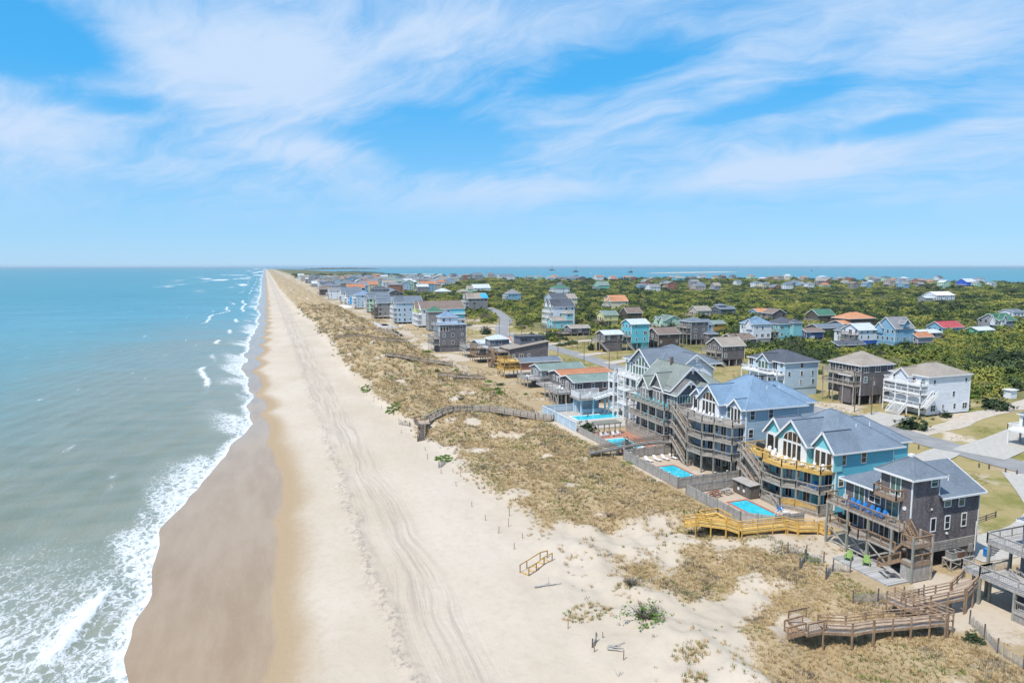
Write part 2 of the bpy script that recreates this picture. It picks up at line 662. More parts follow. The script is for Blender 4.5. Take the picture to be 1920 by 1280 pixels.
A_ = np.asarray
WL_Y = [-300, 0, 40, 70.7, 76, 85, 101, 113, 131, 165, 183, 209, 231, 287, 341, 453, 603, 723, 1078, 2118, 9000]
WL_X = [-13, -13, -13, -13.4, -14.6, -15.1, -15.2, -16.3, -12.9, -7.9, -3.6, -6.3, -5.7, -9.7, -8.9, -7.2, -5.4, -8.7, -6.2, -10.8, -10]
WT_Y = [-300, 0, 65, 73, 104, 130, 165, 222, 268, 381, 533, 759, 9000]
WT_X = [-1.3, -1.3, -1.3, -0.2, 0.1, 0.9, -0.3, -2.6, -4.6, -2.2, -0.5, 0.4, 0.4]
VE_Y = [-300, 0, 51, 61, 73, 95, 112, 135, 162, 200, 257, 352, 452, 716, 1250, 2450, 9000]
VE_X = [29, 29, 30.7, 32, 33, 36.7, 34.4, 33.4, 30.8, 28.7, 27.2, 28.5, 28.6, 24, 21, 22, 25]
SD_Y = [-300, 0, 500, 1045, 1204, 1474, 1693, 1798, 1903, 2286, 2543, 3265, 4422, 7740, 9000]
SD_X = [2600, 2300, 1900, 1584, 1422, 1355, 1169, 877, 586, 590, 573, 480, 452, 342, 300]


def waterline(Y):
    Y = A_(Y, dtype=float)
    return np.interp(Y, WL_Y, WL_X) + (fbm(Y / 9, Y * 0 + 3, 2, 5) - 0.5) * 2.2 + (vnoise(Y / 22, Y * 0, 9) - .5) * 2.6 * sst(Y, 150, 260)


def wetline(Y):
    Y = A_(Y, dtype=float)
    cusp = np.abs(np.sin(Y / 13.0 + 2.0 * vnoise(Y / 30, Y * 0, 3))) * 1.5
    return np.interp(Y, WT_Y, WT_X) + (fbm(Y / 9, Y * 0 + 1, 3, 15) - 0.5) * 1.4 + (cusp - 0.8) * (0.9 + 1.3 * sst(Y, 160, 250))


def vegline(Y):
    Y = A_(Y, dtype=float)
    return np.interp(Y, VE_Y, VE_X) + (fbm(Y / 11, Y * 0 + 5, 4, 25) - 0.5) * 4.0


SAND = [(49.1, 59.3, 2.4), (45.5, 57.8, 2.4), (42.8, 56.8, 2.8), (39.5, 55.5, 3.2), (37.3, 55.1, 4.2), (32.8, 53.6, 5), (33.9, 62.1, 5.2), (36.5, 67.6, 3.4), (47.2, 79.2, 2.4),
        (42.5, 79.6, 2.6), (38.6, 84.3, 3.0), (36.6, 100.4, 2.4), (50, 118.3, 1.4), (52, 80.9, 1.6), (33.1, 47.5, 4.5), (28.1, 49.1, 6), (39.3, 128.2, 2.6), (32.3, 130.7, 4), (37, 72, 3.2),
        (47, 101, 1.8), (40, 62, 3.2), (55.5, 72.0, 2.0), (59, 69.6, 2.0), (63, 67.5, 2.2), (66, 65, 2.0), (44, 148, 2.2), (48, 176, 2.6), (52, 183, 2.0), (38, 208, 2.4)]
GRASSY = [(43.5, 90, 4.5), (48, 86, 4), (56.5, 79, 3.5), (40, 96, 3), (50.5, 70.5, 3.0), (47, 62.5, 3.0), (44.5, 64.5, 4.4), (48.5, 66, 4.0), (43.1, 71.5, 2.6), (36.7, 66.8, 0.9), (43, 108, 5), (53, 98, 6), (53, 88, 4), (45, 94, 4), (41.4, 141, 5), (43.8, 47.2, 3.6), (48.6, 45, 6), (44, 51.2, 2.2),
          (36.2, 50.8, 1.5), (54, 44, 7), (46.5, 54.2, 2.0), (58, 62, 5), (54, 66, 3.6), (32.0, 63.6, 0.8), (30.3, 63.1, 0.8), (52, 55, 5), (35, 58.6, 1.0)]


def blobs(X, Y, lst):
    k = np.zeros_like(X)
    for x, y, r in lst:
        k = np.maximum(k, 1 - sst(np.hypot(X - x, Y - y), r * 0.55, r * 1.25))
    return k


def veg_cover(X, Y):
    ve = vegline(Y)
    n1 = fbm(X / 5, Y / 8, 4, 40)
    n2 = fbm(X / 1.6, Y / 2.2, 3, 44)
    c = sst(X, ve - 2.5, ve + 2.5) * (0.95 + 0.5 * (n1 - 0.45))
    c = c - sst(n1, 0.64, 0.80) * 0.8 * sst(Y, 40, 70)
    near = (1 - sst(Y, 80, 88)) * (1 - sst(X, 52, 57))
    c = c * (1 - near) + near * (0.10 + 0.35 * sst(n1, 0.5, 0.62)) * sst(X, ve - 1, ve + 3)
    wob = (n1 - 0.5) * 5
    c = np.maximum(c, blobs(X + wob, Y + wob, GRASSY) * 0.95)
    c = c * (1 - 0.95 * blobs(X + wob * .6, Y - wob * .6, SAND))
    c = c + (n2 - 0.5) * 0.5 * (c > 0.03)
    return np.clip(c, 0, 1)


def terrain_z(X, Y):
    X, Y = A_(X, dtype=float), A_(Y, dtype=float)
    wl, wt, ve = waterline(Y), np.interp(A_(Y, dtype=float), WT_Y, WT_X), vegline(Y)
    d = X - wl
    z = np.where(d < 0, np.maximum(0.055 * d, -3.5), 0)
    t = np.clip(d / np.maximum(wt - wl, 1.0), 0, 1)
    z = z + 0.62 * t
    t = np.clip((X - wt) / 15.0, 0, 1)
    z = z + 1.25 * t * (1.4 - 0.4 * t)
    z = z + 0.7 * sst(X, 14, 27)
    # ruts and scalloped edges along the driving track
    tr = np.exp(-((X - 15.6) / 3.4) ** 2)
    z = z + tr * (0.10 * (fbm(X / 0.9, Y / 9, 3, 60) - 0.5) + 0.03 * np.sin(X * 2.2 + 1.5 * vnoise(Y / 18, Y * 0, 61)))
    z = z + 0.22 * np.exp(-((X - 11.6 - (vnoise(Y / 3.0, Y * 0, 63) - .5) * 1.2) / 0.7) ** 2) * (0.4 + vnoise(X / 1.2, Y / 1.2, 62))
    # dunes
    n1 = fbm(X / 11, Y / 17, 4, 30)
    n2 = fbm(X / 3.2, Y / 4.2, 3, 35)
    dn = sst(X, ve - 5, ve + 8)
    z = z + dn * (0.75 + 4.0 * (n1 - 0.38) + 2.0 * (n2 - 0.5)) * (1 + 0.35 * sst(Y, 150, 250))
    scarp = sst(X, ve - 2.6, ve + 0.2) * (0.7 + 0.5 * n1) * sst(Y, 120, 190)
    z = z + scarp
    z = z + (fbm(X / 2.3, Y / 2.9, 3, 70) - 0.5) * (0.16 * sst(X, 17, 24) + 0.45 * sst(X, 26, 33))
    # building lots
    lot = 4.35 + 0.25 * (fbm(X / 40, Y / 40, 2, 50) - 0.5) * sst(X, 95, 150) - 1.2 * sst(X, 350, 900)
    z = z * (1 - sst(X, 53, 60)) + lot * sst(X, 53, 60)
    sd = np.interp(Y, SD_Y, SD_X) + (fbm(X / 90, Y / 90, 4, 80) - 0.5) * 160
    z = z - (z + 2.0) * sst(X, sd - 25, sd + 25)
    return z


def axis(*segs):
    out = [segs[0][0]]
    for a, b, s0, s1 in segs:
        x, L = a, b - a
        while x < b - 1e-6:
            s = s0 + (s1 - s0) * (x - a) / L
            x = min(b, x + s)
            if b - x < s * 0.4:
                x = b
            out.append(x)
    return np.array(out)


def grid_mesh(name, xs, ys, Z, attrs, mat, smooth=True):
    nx, ny = len(xs), len(ys)
    XX, YY = np.meshgrid(xs, ys)
    co = np.empty((nx * ny, 3), np.float32)
    co[:, 0], co[:, 1], co[:, 2] = XX.ravel(), YY.ravel(), Z.ravel()
    i = (np.arange(ny - 1)[:, None] * nx + np.arange(nx - 1)[None]).ravel()
    q = np.stack([i, i + 1, i + nx + 1, i + nx], 1).astype(np.int32)
    me = bpy.data.meshes.new(name)
    me.vertices.add(len(co))
    me.vertices.foreach_set('co', co.ravel())
    me.loops.add(q.size)
    me.loops.foreach_set('vertex_index', q.ravel())
    me.polygons.add(len(q))
    me.polygons.foreach_set('loop_start', np.arange(0, q.size, 4, dtype=np.int32))
    me.polygons.foreach_set('loop_total', np.full(len(q), 4, np.int32))
    me.polygons.foreach_set('use_smooth', np.ones(len(q), bool))
    me.update(calc_edges=True)
    for k, v in attrs.items():
        a = me.attributes.new(k, 'FLOAT', 'POINT')
        a.data.foreach_set('value', v.ravel().astype(np.float32))
    me.materials.append(M(mat))
    o = link(name, me)
    return o


def mk_sand(name):
    m, t, b = new_mat(name)
    p = t.pos()
    big_ = t.noise(t.pos(1, 0.6, 1), 0.06, 5, 0.6)
    mid = t.noise(p, 0.9, 6, 0.65)
    fin = t.noise(p, 6.0, 5, 0.7)
    wan = t.n('ShaderNodeTexNoise')
    t.put(wan.inputs['Vector'], t.pos(0.03, 0.035, 1))
    wan.inputs['Scale'].default_value = 1.0
    wan.inputs['Detail'].default_value = 2
    streak_ = t.noise(t.vmath('ADD', t.pos(1.35, 0.035, 1), t.vmath('MULTIPLY', wan.outputs[1], (7.0, 0, 0))), 1.0, 6, 0.66)
    sand = t.mix(t.step(big_, 0.3, 0.7), (0.465, 0.392, 0.302), (0.535, 0.462, 0.378))
    sand = t.mix(t.math('MULTIPLY', t.step(mid, 0.42, 0.75), 0.30), sand, (0.38, 0.32, 0.25))
    # wrack and footprints
    sand = t.mix(t.math('MULTIPLY', t.step(fin, 0.62, 0.8), 0.25), sand, (0.32, 0.265, 0.21))
    tr = t.math('MULTIPLY', t.attr('track'), t.step(streak_, 0.42, 0.62))
    sand = t.mix(t.math('MULTIPLY', tr, 0.5), sand, (0.31, 0.265, 0.22))
    tr2 = t.math('MULTIPLY', t.attr('scallop'), t.step(t.noise(t.pos(1, 0.7, 1), 1.5, 5, 0.7), 0.45, 0.62))
    sand = t.mix(t.math('MULTIPLY', tr2, 0.8), sand, (0.25, 0.22, 0.19))
    damp = t.attr('damp')
    sand = t.mix(t.step(t.math('ADD', damp, t.math('MULTIPLY', t.math('SUBTRACT', mid, 0.5), 0.35)), 0.0, 1.0), sand, (0.365, 0.27, 0.170))
    wet = t.attr('wet')
    wstreak = t.noise(t.pos(0.25, 0.06, 1), 1.0, 5, 0.6)
    wetc = t.mix(t.step(wstreak, 0.3, 0.7), (0.30, 0.205, 0.120), (0.36, 0.262, 0.165))
    rim = t.noise(t.pos(0.8, 0.22, 1), 1.0, 4, 0.6, 1.0)
    rim = t.math('SUBTRACT', 1.0, t.step(t.math('ABSOLUTE', t.math('SUBTRACT', rim, 0.5)), 0.0, 0.012))
    wetc = t.mix(t.math('MULTIPLY', rim, 0.07), wetc, (0.6, 0.56, 0.5))
    col = t.mix(wet, sand, wetc)
    # dune grass litter and lawns
    veg = t.attr('veg')
    vn = t.noise(p, 2.2, 5, 0.7)
    vfac = t.math('MULTIPLY', t.step(t.math('ADD', veg, t.math('MULTIPLY', t.math('SUBTRACT', vn, 0.5), 1.5)), 0.25, 0.95), 0.92)
    tone = t.noise(p, 0.16, 4, 0.6)
    vcol = t.mix(t.step(tone, 0.35, 0.65), (0.33, 0.24, 0.13), (0.40, 0.305, 0.17))
    vcol = t.mix(t.math('MULTIPLY', t.step(fin, 0.45, 0.7), 0.4), vcol, (0.20, 0.15, 0.09))
    col = t.mix(vfac, col, vcol)
    lawn = t.attr('lawn')
    ln = t.noise(p, 0.10, 6, 0.65)
    lcol = t.mix(t.step(ln, 0.36, 0.56), (0.19, 0.185, 0.055), (0.33, 0.265, 0.125))
    lcol = t.mix(t.math('MULTIPLY', t.step(mid, 0.55, 0.75), 0.55), lcol, (0.43, 0.35, 0.235))
    col = t.mix(t.step(t.math('ADD', lawn, t.math('MULTIPLY', t.math('SUBTRACT', vn, 0.5), 0.4)), 0.3, 0.7), col, lcol)
    wood = t.attr('wood')
    wcol = t.mix(t.step(t.noise(p, 0.05, 6, 0.7), 0.38, 0.65), (0.07, 0.085, 0.026), (0.17, 0.16, 0.07))
    col = t.mix(wood, col, wcol)
    t.put(b.inputs['Base Color'], col)
    t.put(b.inputs['Roughness'], t.lin(wet, 0, 1, 0.95, 0.16))
    t.put(b.inputs['Specular IOR Level'], t.lin(wet, 0, 1, 0.1, 0.42))
    h = t.math('ADD', t.math('MULTIPLY', mid, 1.0), t.math('MULTIPLY', fin, 0.35))
    h = t.math('ADD', h, t.math('MULTIPLY', t.math('MULTIPLY', streak_, t.attr('track')), 1.4))
    h = t.math('MULTIPLY', h, t.math('SUBTRACT', 1.0, wet))
    bump(t, b, h, 0.75, 0.15)
    return m


MK['sand'] = mk_sand

xs = axis((-120, -20, 8, 2), (-20, 62, 0.5, 0.55), (62, 140, 1.2, 2.5), (140, 420, 4, 10), (420, 2700, 20, 40))
ys = axis((-60, 30, 10, 2), (30, 130, 0.5, 0.55), (130, 260, 0.7, 1.3), (260, 520, 1.6, 3), (520, 1500, 5, 14), (1500, 9000, 30, 160))
XX, YY = np.meshgrid(xs, ys)
ZZ = terrain_z(XX, YY)
wt_ = wetline(YY)
wet = 1 - sst(XX, wt_ - 0.5, wt_ + 0.4)
damp = 1 - sst(XX, wt_, wt_ + 6.0 + 2.5 * fbm(YY / 8, YY * 0, 2, 90) - 2.2 * sst(YY, 140, 220))
track = np.exp(-((XX - 15.8) / 3.6) ** 4)
scal = np.exp(-((XX - 11.4 - (vnoise(YY / 3.0, YY * 0, 63) - .5) * 1.4) / 0.9) ** 2)
veg = veg_cover(XX, YY)
lots = sst(XX, 57, 62)
green = sst(fbm(XX / 24, YY / 24, 4, 101), 0.40, 0.58) * sst(XX, 86, 100)
green = np.maximum(green, sst(XX, 100, 112) * sst(fbm(XX / 9, YY / 9, 4, 107), 0.30, 0.46) * (YY < 320))
lawn = np.clip(lots * (0.30 + 0.8 * green) * (XX < 420), 0, 1)
veg = veg * (1 - lots) + lots * 0.85 * sst(fbm(XX / 7, YY / 7, 4, 102), 0.33, 0.50) * (XX < 130)
wood = sst(XX + 26 * (fbm(XX / 30, YY / 30, 3, 103) - .5), 128 + 40 * sst(YY, 320, 200), 170 + 40 * sst(YY, 320, 200)) * (1 - sst(fbm(XX / 45, YY / 45, 4, 104), 0.62, 0.72))
wood = np.maximum(wood, sst(XX, 100, 130) * sst(YY, 420, 520))
ground = grid_mesh('beach_and_dunes', xs, ys, ZZ, dict(veg=veg, wet=wet, damp=damp, track=track, scallop=scal, lawn=lawn, wood=wood), 'sand')
tag(ground, 'pale sand beach with wet tideline, tyre tracks and dunes', 'ground', kind='structure')


def zt(x, y):
    return float(terrain_z(np.array([float(x)]), np.array([float(y)]))[0])


# ------------------------------------------------------------------ sea
def mk_sea(name):
    m, t, b = new_mat(name)
    p = t.pos()
    off = t.attr('off')          # metres off the beach, 0..1 over 400 m
    far = t.attr('far')
    pat = t.noise(t.pos(0.010, 0.022, 1), 1.0, 5, 0.6)
    pat2 = t.noise(t.pos(0.05, 0.16, 1), 1.0, 4, 0.6)
    silt = t.mix(t.step(pat2, 0.35, 0.65), (0.155, 0.175, 0.115), (0.20, 0.205, 0.135))
    mid = t.mix(t.step(pat, 0.35, 0.65), (0.060, 0.190, 0.185), (0.090, 0.225, 0.215))
    deep = t.mix(t.step(pat, 0.3, 0.7), (0.030, 0.19, 0.245), (0.050, 0.235, 0.29))
    k = t.math('ADD', off, t.math('MULTIPLY', t.math('SUBTRACT', pat2, 0.5), 0.25))
    col = t.mix(t.step(k, 0.12, 0.42), silt, mid)
    col = t.mix(t.step(t.math('ADD', far, t.math('MULTIPLY', t.math('SUBTRACT', pat, 0.5), 0.3)), 0.12, 0.62), col, deep)
    foam = t.attr('foam')
    wv_ = t.n('ShaderNodeTexNoise')
    t.put(wv_.inputs['Vector'], p)
    wv_.inputs['Scale'].default_value = 0.55
    wv_.inputs['Detail'].default_value = 4
    q = t.vmath('ADD', t.pos(1.0, 0.55, 1), t.vmath('MULTIPLY', wv_.outputs[1], (2.4, 2.4, 0)))
    v1 = t.n('ShaderNodeTexVoronoi', feature='DISTANCE_TO_EDGE')
    t.put(v1.inputs['Vector'], q)
    v1.inputs['Scale'].default_value = 0.85
    v2 = t.n('ShaderNodeTexVoronoi', feature='DISTANCE_TO_EDGE')
    t.put(v2.inputs['Vector'], q)
    v2.inputs['Scale'].default_value = 2.6
    n3 = t.noise(t.pos(1.0, 0.5, 1), 2.4, 8, 0.78)
    lace = t.math('ADD', t.math('MULTIPLY', t.math('SUBTRACT', 1.0, t.step(v1.outputs[0], 0.0, 0.34)), 0.30),
                  t.math('ADD', t.math('MULTIPLY', t.math('SUBTRACT', 1.0, t.step(v2.outputs[0], 0.0, 0.30)), 0.20), t.math('MULTIPLY', n3, 0.86)))
    fsum = t.math('ADD', lace, t.math('MULTIPLY', foam, 1.0))
    fm = t.math('ADD', t.math('MULTIPLY', t.step(fsum, 1.04, 1.38), 0.72), t.math('MULTIPLY', t.step(fsum, 1.30, 1.68), 0.28))
    fm = t.math('MAXIMUM', fm, t.math('MULTIPLY', foam, 0.16))
    col = t.mix(t.math('MULTIPLY', foam, 0.5), col, (0.30, 0.335, 0.32))
    t.put(b.inputs['Base Color'], t.mix(fm, col, (0.70, 0.72, 0.74)))
    t.put(b.inputs['Roughness'], t.math('ADD', t.lin(fm, 0, 1, 0.16, 0.8), t.math('MULTIPLY', far, 0.16)))
    b.inputs['IOR'].default_value = 1.33
    t.put(b.inputs['Specular IOR Level'], t.lin(far, 0, 1, 0.5, 0.30))
    w1 = t.noise(t.pos(0.55, 0.20, 1), 1.0, 4, 0.6, 0.5)
    w2 = t.noise(t.pos(1.8, 0.8, 1), 1.2, 5, 0.65)
    w3 = t.noise(t.pos(0.10, 0.035, 1), 1.0, 3, 0.6)
    h = t.math('ADD', t.math('MULTIPLY', w1, 0.5), t.math('ADD', t.math('MULTIPLY', w2, 0.2), t.math('MULTIPLY', w3, 1.2)))
    h = t.math('ADD', h, t.math('MULTIPLY', fm, 0.12))
    bump(t, b, h, 0.42, 0.8)
    return m


MK['sea'] = mk_sea
g1 = -np.geomspace(400, 30000, 16)[::-1]
g2 = np.geomspace(60, 30000, 18)
xs = np.concatenate([g1, axis((-400, -70, 6, 2))[1:], axis((-70, 2, 0.6, 0.5))[1:], [8, 25], g2])
ys = np.concatenate([-np.geomspace(100, 30000, 8)[::-1], axis((-80, 40, 10, 2), (40, 150, 0.6, 0.8), (150, 420, 1.0, 3.0), (420, 1200, 6, 14), (1200, 3500, 40, 100)), np.geomspace(3900, 30000, 14)])
XX, YY = np.meshgrid(xs, ys)
wl_ = waterline(YY)
d = wl_ - XX
dpos = np.maximum(d, 0)
near = (1 - sst(YY, 118, 150))
n1 = fbm(XX / 7, YY / 12, 4, 200)
n2 = fbm(XX / 3, YY / 4, 4, 204)
n4 = fbm(XX / 9 + YY / 26, YY / 34, 3, 208)
edge = np.exp(-(dpos / (1.3 + 2.4 * n1)) ** 2) * 0.95
lace = (1 - sst(dpos, 2, 13 + 6 * n4)) * (0.20 + 0.75 * sst(n4, 0.38, 0.62))
surf = near * sst(dpos, 0, 3) * (1 - sst(dpos, 16, 34)) * (0.34 + 0.75 * (n1 - 0.35) + 0.3 * (1 - sst(YY, 88, 112))) * (0.35 + 0.65 * (1 - sst(YY, 95, 125)))
# breakers: curling crests, roughly along the shore
bx = -23.0 - 3 * np.sin(YY / 17) + 8 * (vnoise(YY / 30, YY * 0, 210) - .5)
br1 = np.exp(-((XX - (-20.6 + 0.16 * (YY - 88))) / 1.1) ** 2) * np.exp(-((YY - 85) / 9.5) ** 4)
br1t = np.exp(-(np.clip((-20.6 + 0.16 * (YY - 88)) - XX, 0, 99) / 5) ** 2) * (XX < -20.6 + 0.16 * (YY - 88)) * np.exp(-((YY - 84) / 11) ** 4)
seg = sst(vnoise(YY / 30, YY * 0 + 2, 211), 0.42, 0.62) * sst(YY, 190, 230)
br2 = np.exp(-((d - 12 - 5 * vnoise(YY / 40, YY * 0, 212)) / (0.9 + 1.1 * n1)) ** 2) * seg
seg3 = sst(vnoise(YY / 34, YY * 0 + 5, 213), 0.50, 0.70) * sst(YY, 260, 330)
br3 = np.exp(-((d - 24 - 14 * vnoise(YY / 60, YY * 0, 214)) / (0.8 + 1.2 * n1)) ** 2) * seg3
caps = sst(fbm(XX / 3.5, YY / 16, 3, 215), 0.76, 0.86) * (1 - sst(dpos, 60, 190)) * sst(dpos, 8, 20) * (YY > 130)
outer = sst(fbm(XX / 60, YY / 300, 3, 216), 0.60, 0.72) * (1 - sst(np.abs(d - 70), 40, 240)) * sst(YY, 900, 1600) * 0.9
foam = np.clip(np.maximum.reduce([edge * 0.72, lace * 0.60, surf * 0.60, br1 * 1.0, br1t * 0.62, br2 * 0.78, br3 * 0.68, caps * 0.4, outer * 0.8]) * (d > -6), 0, 1)
sound = XX > 60
foam[sound] = 0
off = np.clip(dpos / 260, 0, 1)
off[sound] = 0.9
dist = np.hypot(XX, YY)
far = np.clip((dist - 120) / 900, 0, 1)
zsea = 0.5 * (0.16 * np.sin(XX * 0.42 + YY * 0.10 + 3 * vnoise(XX / 20, YY / 20, 220)) + 0.10 * np.sin(XX * 0.9 - YY * 0.25 + 2 * n1)) * sst(dpos, 3, 14) * (1 - sst(dpos, 150, 400)) * (YY < 1200) * (XX < 0)
zsea = zsea + 0.55 * br1 + 0.6 * br2 + 0.5 * br3
sea = grid_mesh('sea', xs, ys, zsea, dict(foam=foam, off=off, far=far), 'sea')
tag(sea, 'grey green sea turning turquoise, surf breaking on the beach', 'sea', kind='structure')


# ------------------------------------------------------------------ roads, drives, paths: sheets laid on the ground
def mk_asphalt(name):
    m, t, b = new_mat(name)
    f = t.noise(t.pos(), 0.25, 6, 0.65)
    g = t.noise(t.pos(), 7.0, 4, 0.7)
    col = t.mix(t.step(f, 0.3, 0.7), (0.215, 0.21, 0.205), (0.29, 0.285, 0.28))
    col = t.mix(t.math('MULTIPLY', t.step(g, 0.55, 0.75), 0.3), col, (0.16, 0.155, 0.15))
    t.put(b.inputs['Base Color'], col)
    b.inputs['Roughness'].default_value = 0.9
    return m


MK['asphalt'] = mk_asphalt
MK['dirt'] = paint((0.52, 0.45, 0.37), 0.95, 0.16)


def ribbon(name, pts, w, mat, label, cat, lift=0.06, step=4.0, rag=0.0):
    P = [Vector((x, y)) for x, y in pts]
    # Catmull-Rom through the points
    out = []
    for i in range(len(P) - 1):
        a, b_, c, d_ = P[max(i - 1, 0)], P[i], P[i + 1], P[min(i + 2, len(P) - 1)]
        n = max(2, int((c - b_).length / step))
        for k in range(n):
            t = k / n
            out.append(0.5 * ((2 * b_) + (c - a) * t + (2 * a - 5 * b_ + 4 * c - d_) * t * t + (3 * b_ - a - 3 * c + d_) * t ** 3))
    out.append(P[-1])
    mb = MB()
    rows = []
    rg = random.Random(len(pts) * 7 + int(w * 10))
    for i, p in enumerate(out):
        d_ = (out[min(i + 1, len(out) - 1)] - out[max(i - 1, 0)]).normalized()
        n = Vector((d_.y, -d_.x))
        row = []
        for k in range(5):
            s = (k / 4 - 0.5) * w
            if k in (0, 4):
                s += rg.uniform(-rag, rag)
            q = p + n * s
            row.append(len(mb.v))
            mb.v.append((q.x, q.y, zt(q.x, q.y) + lift))
        rows.append(row)
    for r0, r1 in zip(rows, rows[1:]):
        for k in range(4):
            mb.f.append((r0[k], r0[k + 1], r1[k + 1], r1[k]))
    world_org()
    return tag(mb.build(name, mat), label, cat, kind='structure')


ROAD = [(124, 10), (125, 60), (126.5, 99), (128, 120), (126, 150), (120, 185), (116, 211), (117.5, 240), (117.5, 268), (117, 291), (115.5, 312), (119, 344), (127, 370), (135, 392), (143, 409), (152, 435), (161, 468), (172, 514), (180, 560)]
ribbon('coast_road', ROAD, 7.6, 'asphalt', 'grey asphalt road winding behind the beach houses', 'road', 0.10, rag=0.15)
ribbon('dirt_track', [(128, 105), (143, 108), (165, 115), (184, 119), (230, 136)], 4.6, 'dirt', 'pale dirt track leaving the road towards the thicket', 'track', 0.06, rag=0.5)
ribbon('concrete_drive', [(126, 89), (136, 92), (150, 96), (168, 103)], 9, 'concrete', 'wide pale concrete drive across the road at the picture edge', 'drive', 0.14, rag=0.2)
ribbon('concrete_drive', [(128, 116), (134, 118.5), (142, 121)], 9, 'concrete', 'concrete parking apron before the white porch house', 'drive', 0.14, rag=0.2)
ribbon('concrete_drive', [(80.6, 58.4), (92, 58.4), (104, 62), (114, 70), (122, 78)], 6.5, 'concrete', 'concrete drive behind the dark shingled house', 'drive', 0.08, rag=0.1)
ribbon('concrete_drive', [(92, 82), (106, 87), (123, 93)], 5, 'concrete', 'concrete drive from the teal house to the road', 'drive', 0.14, rag=0.2)
for i, (x0, y0, x1, y1, w, lb) in enumerate([(117, 222, 140, 232, 5, 'pale drive to the turquoise house'), (118, 246, 131, 250, 5, 'pale drive to the dark house with white roof'), (116, 204, 98, 200, 4, 'sandy drive behind the low house with green roof'),
                                             (117, 285, 160, 300, 5, 'pale drive passing the low dark house'), (120, 340, 150, 336, 5, 'pale drive below the white tall house'), (132, 385, 105, 378, 4.5, 'drive leading to the long brown roofed house')]):
    ribbon('sandy_drive', [(x0, y0), ((x0 + x1) / 2, (y0 + y1) / 2 + 0.6), (x1, y1)], w, 'dirt', lb, 'drive', 0.14, rag=0.3)
# far sand bar and the low wooded shore beyond the sound


def low_island(name, pts, h, mat, label, cat):
    """a long low bank rising from the water"""
    mb = MB()
    rg = random.Random(len(name) + len(pts))
    P = [Vector(p) for p in pts]
    n = 60
    rows = []
    for i in range(n + 1):
        f = i / n * (len(P) - 1)
        k = min(int(f), len(P) - 2)
        c = P[k].lerp(P[k + 1], f - k)
        e = math.sin(math.pi * i / n) ** 0.5
        w = (60 + rg.uniform(-12, 20)) * e + 1
        d_ = (P[k + 1] - P[k]).normalized()
        s = Vector((d_.y, -d_.x))
        row = []
        for a, zz in ((-1, -0.3), (-0.6, 0.6), (0, 1.0 + rg.uniform(-.25, .25)), (0.6, 0.6), (1, -0.3)):
            q = c + s * a * w
            row.append(len(mb.v))
            mb.v.append((q.x, q.y, zz * h * e))
        rows.append(row)
    for r0, r1 in zip(rows, rows[1:]):
        for k in range(4):
            mb.f.append((r0[k], r0[k + 1], r1[k + 1], r1[k]))
    world_org()
    return tag(mb.build(name, mat, smooth=True), label, cat, kind='structure')


MK['far_wood'] = paint((0.055, 0.075, 0.05), 0.9, 0.3)
low_island('sandbar', [(1990, 3330), (2300, 3500), (2750, 3760), (3100, 3960)], 5, 'dirt', 'long low sandbar in the sound', 'sandbar')
low_island('sandbar', [(560, 3300), (700, 3400), (860, 3480)], 2, 'dirt', 'pale sand spit beyond the village', 'sandbar')
low_island('wooded_shore', [(380, 8200), (900, 9000), (1500, 9600)], 20, 'far_wood', 'far dark wooded shore on the horizon', 'shore')
low_island('wooded_shore', [(330, 4200), (480, 4150), (640, 3850)], 11, 'far_wood', 'dark wooded point beyond the village', 'shore')


# ------------------------------------------------------------------ building kit
ROT = {'-Y': 0.0, '-X': -math.pi / 2, '+Y': math.pi, '+X': math.pi / 2}
CACHE = {}


def cached(key, fn):
    if key not in CACHE:
        CACHE[key] = fn()
    return CACHE[key]


def frame_mesh(w, h, trim, mull, tw=0.10):
    def mk():
        mb = MB()
        a = w / 2
        mb.box(-a - tw, -a, -0.06, 0.01, -tw, h + tw)
        mb.box(a, a + tw, -0.06, 0.01, -tw, h + tw)
        mb.box(-a, a, -0.06, 0.01, h, h + tw * 1.2)
        mb.box(-a, a, -0.075, 0.01, -tw * 1.1, 0)
        if 'h' in mull:
            mb.box(-a, a, -0.045, 0.0, h / 2 - 0.025, h / 2 + 0.025)
        k = sum(c == 'v' for c in mull)
        for i in range(k):
            x = -a + w * (i + 1) / (k + 1)
            mb.box(x - 0.04, x + 0.04, -0.05, 0.0, 0, h)
        return mb.mesh('window', trim, org=(0, 0, 0))
    return cached(('fr', round(w, 2), round(h, 2), trim, mull, tw), mk)


def pane_mesh(w, h, mat):
    return cached(('pn', round(w, 2), round(h, 2), mat), lambda: MB().box(-w / 2, w / 2, -0.022, 0.0, 0, h).mesh('pane', mat, org=(0, 0, 0)))


PANES = ['glass', 'glass', 'glass', 'glass_warm', 'glass_green', 'glass_curtain']


def win(par, face, plane, a, z, w, h, trim='white_paint', mull='h', pane=None, name='window', frame=True):
    """a window or glazed door on a wall: frame, with its pane as sub-part"""
    pane = pane or RND.choice(PANES)
    p = (plane, a, z) if 'X' in face else (a, plane, z)
    p = (p[0] - ORG[0], p[1] - ORG[1], p[2] - ORG[2])
    if not frame:
        return link(name, cached(('np', round(w, 2), round(h, 2), pane), lambda: MB().box(-w / 2, w / 2, -0.05, 0.0, 0, h).mesh('window', pane, org=(0, 0, 0))), par, p, ROT[face])
    o = link(name, frame_mesh(w, h, trim, mull), par, p, ROT[face])
    link('pane', pane_mesh(w, h, pane), o)
    return o


def door(par, face, plane, a, z, w=1.8, h=2.05, pane=None, trim='white_paint', mull='v'):
    return win(par, face, plane, a, z + 0.12, w, h, trim, mull, pane, 'door')


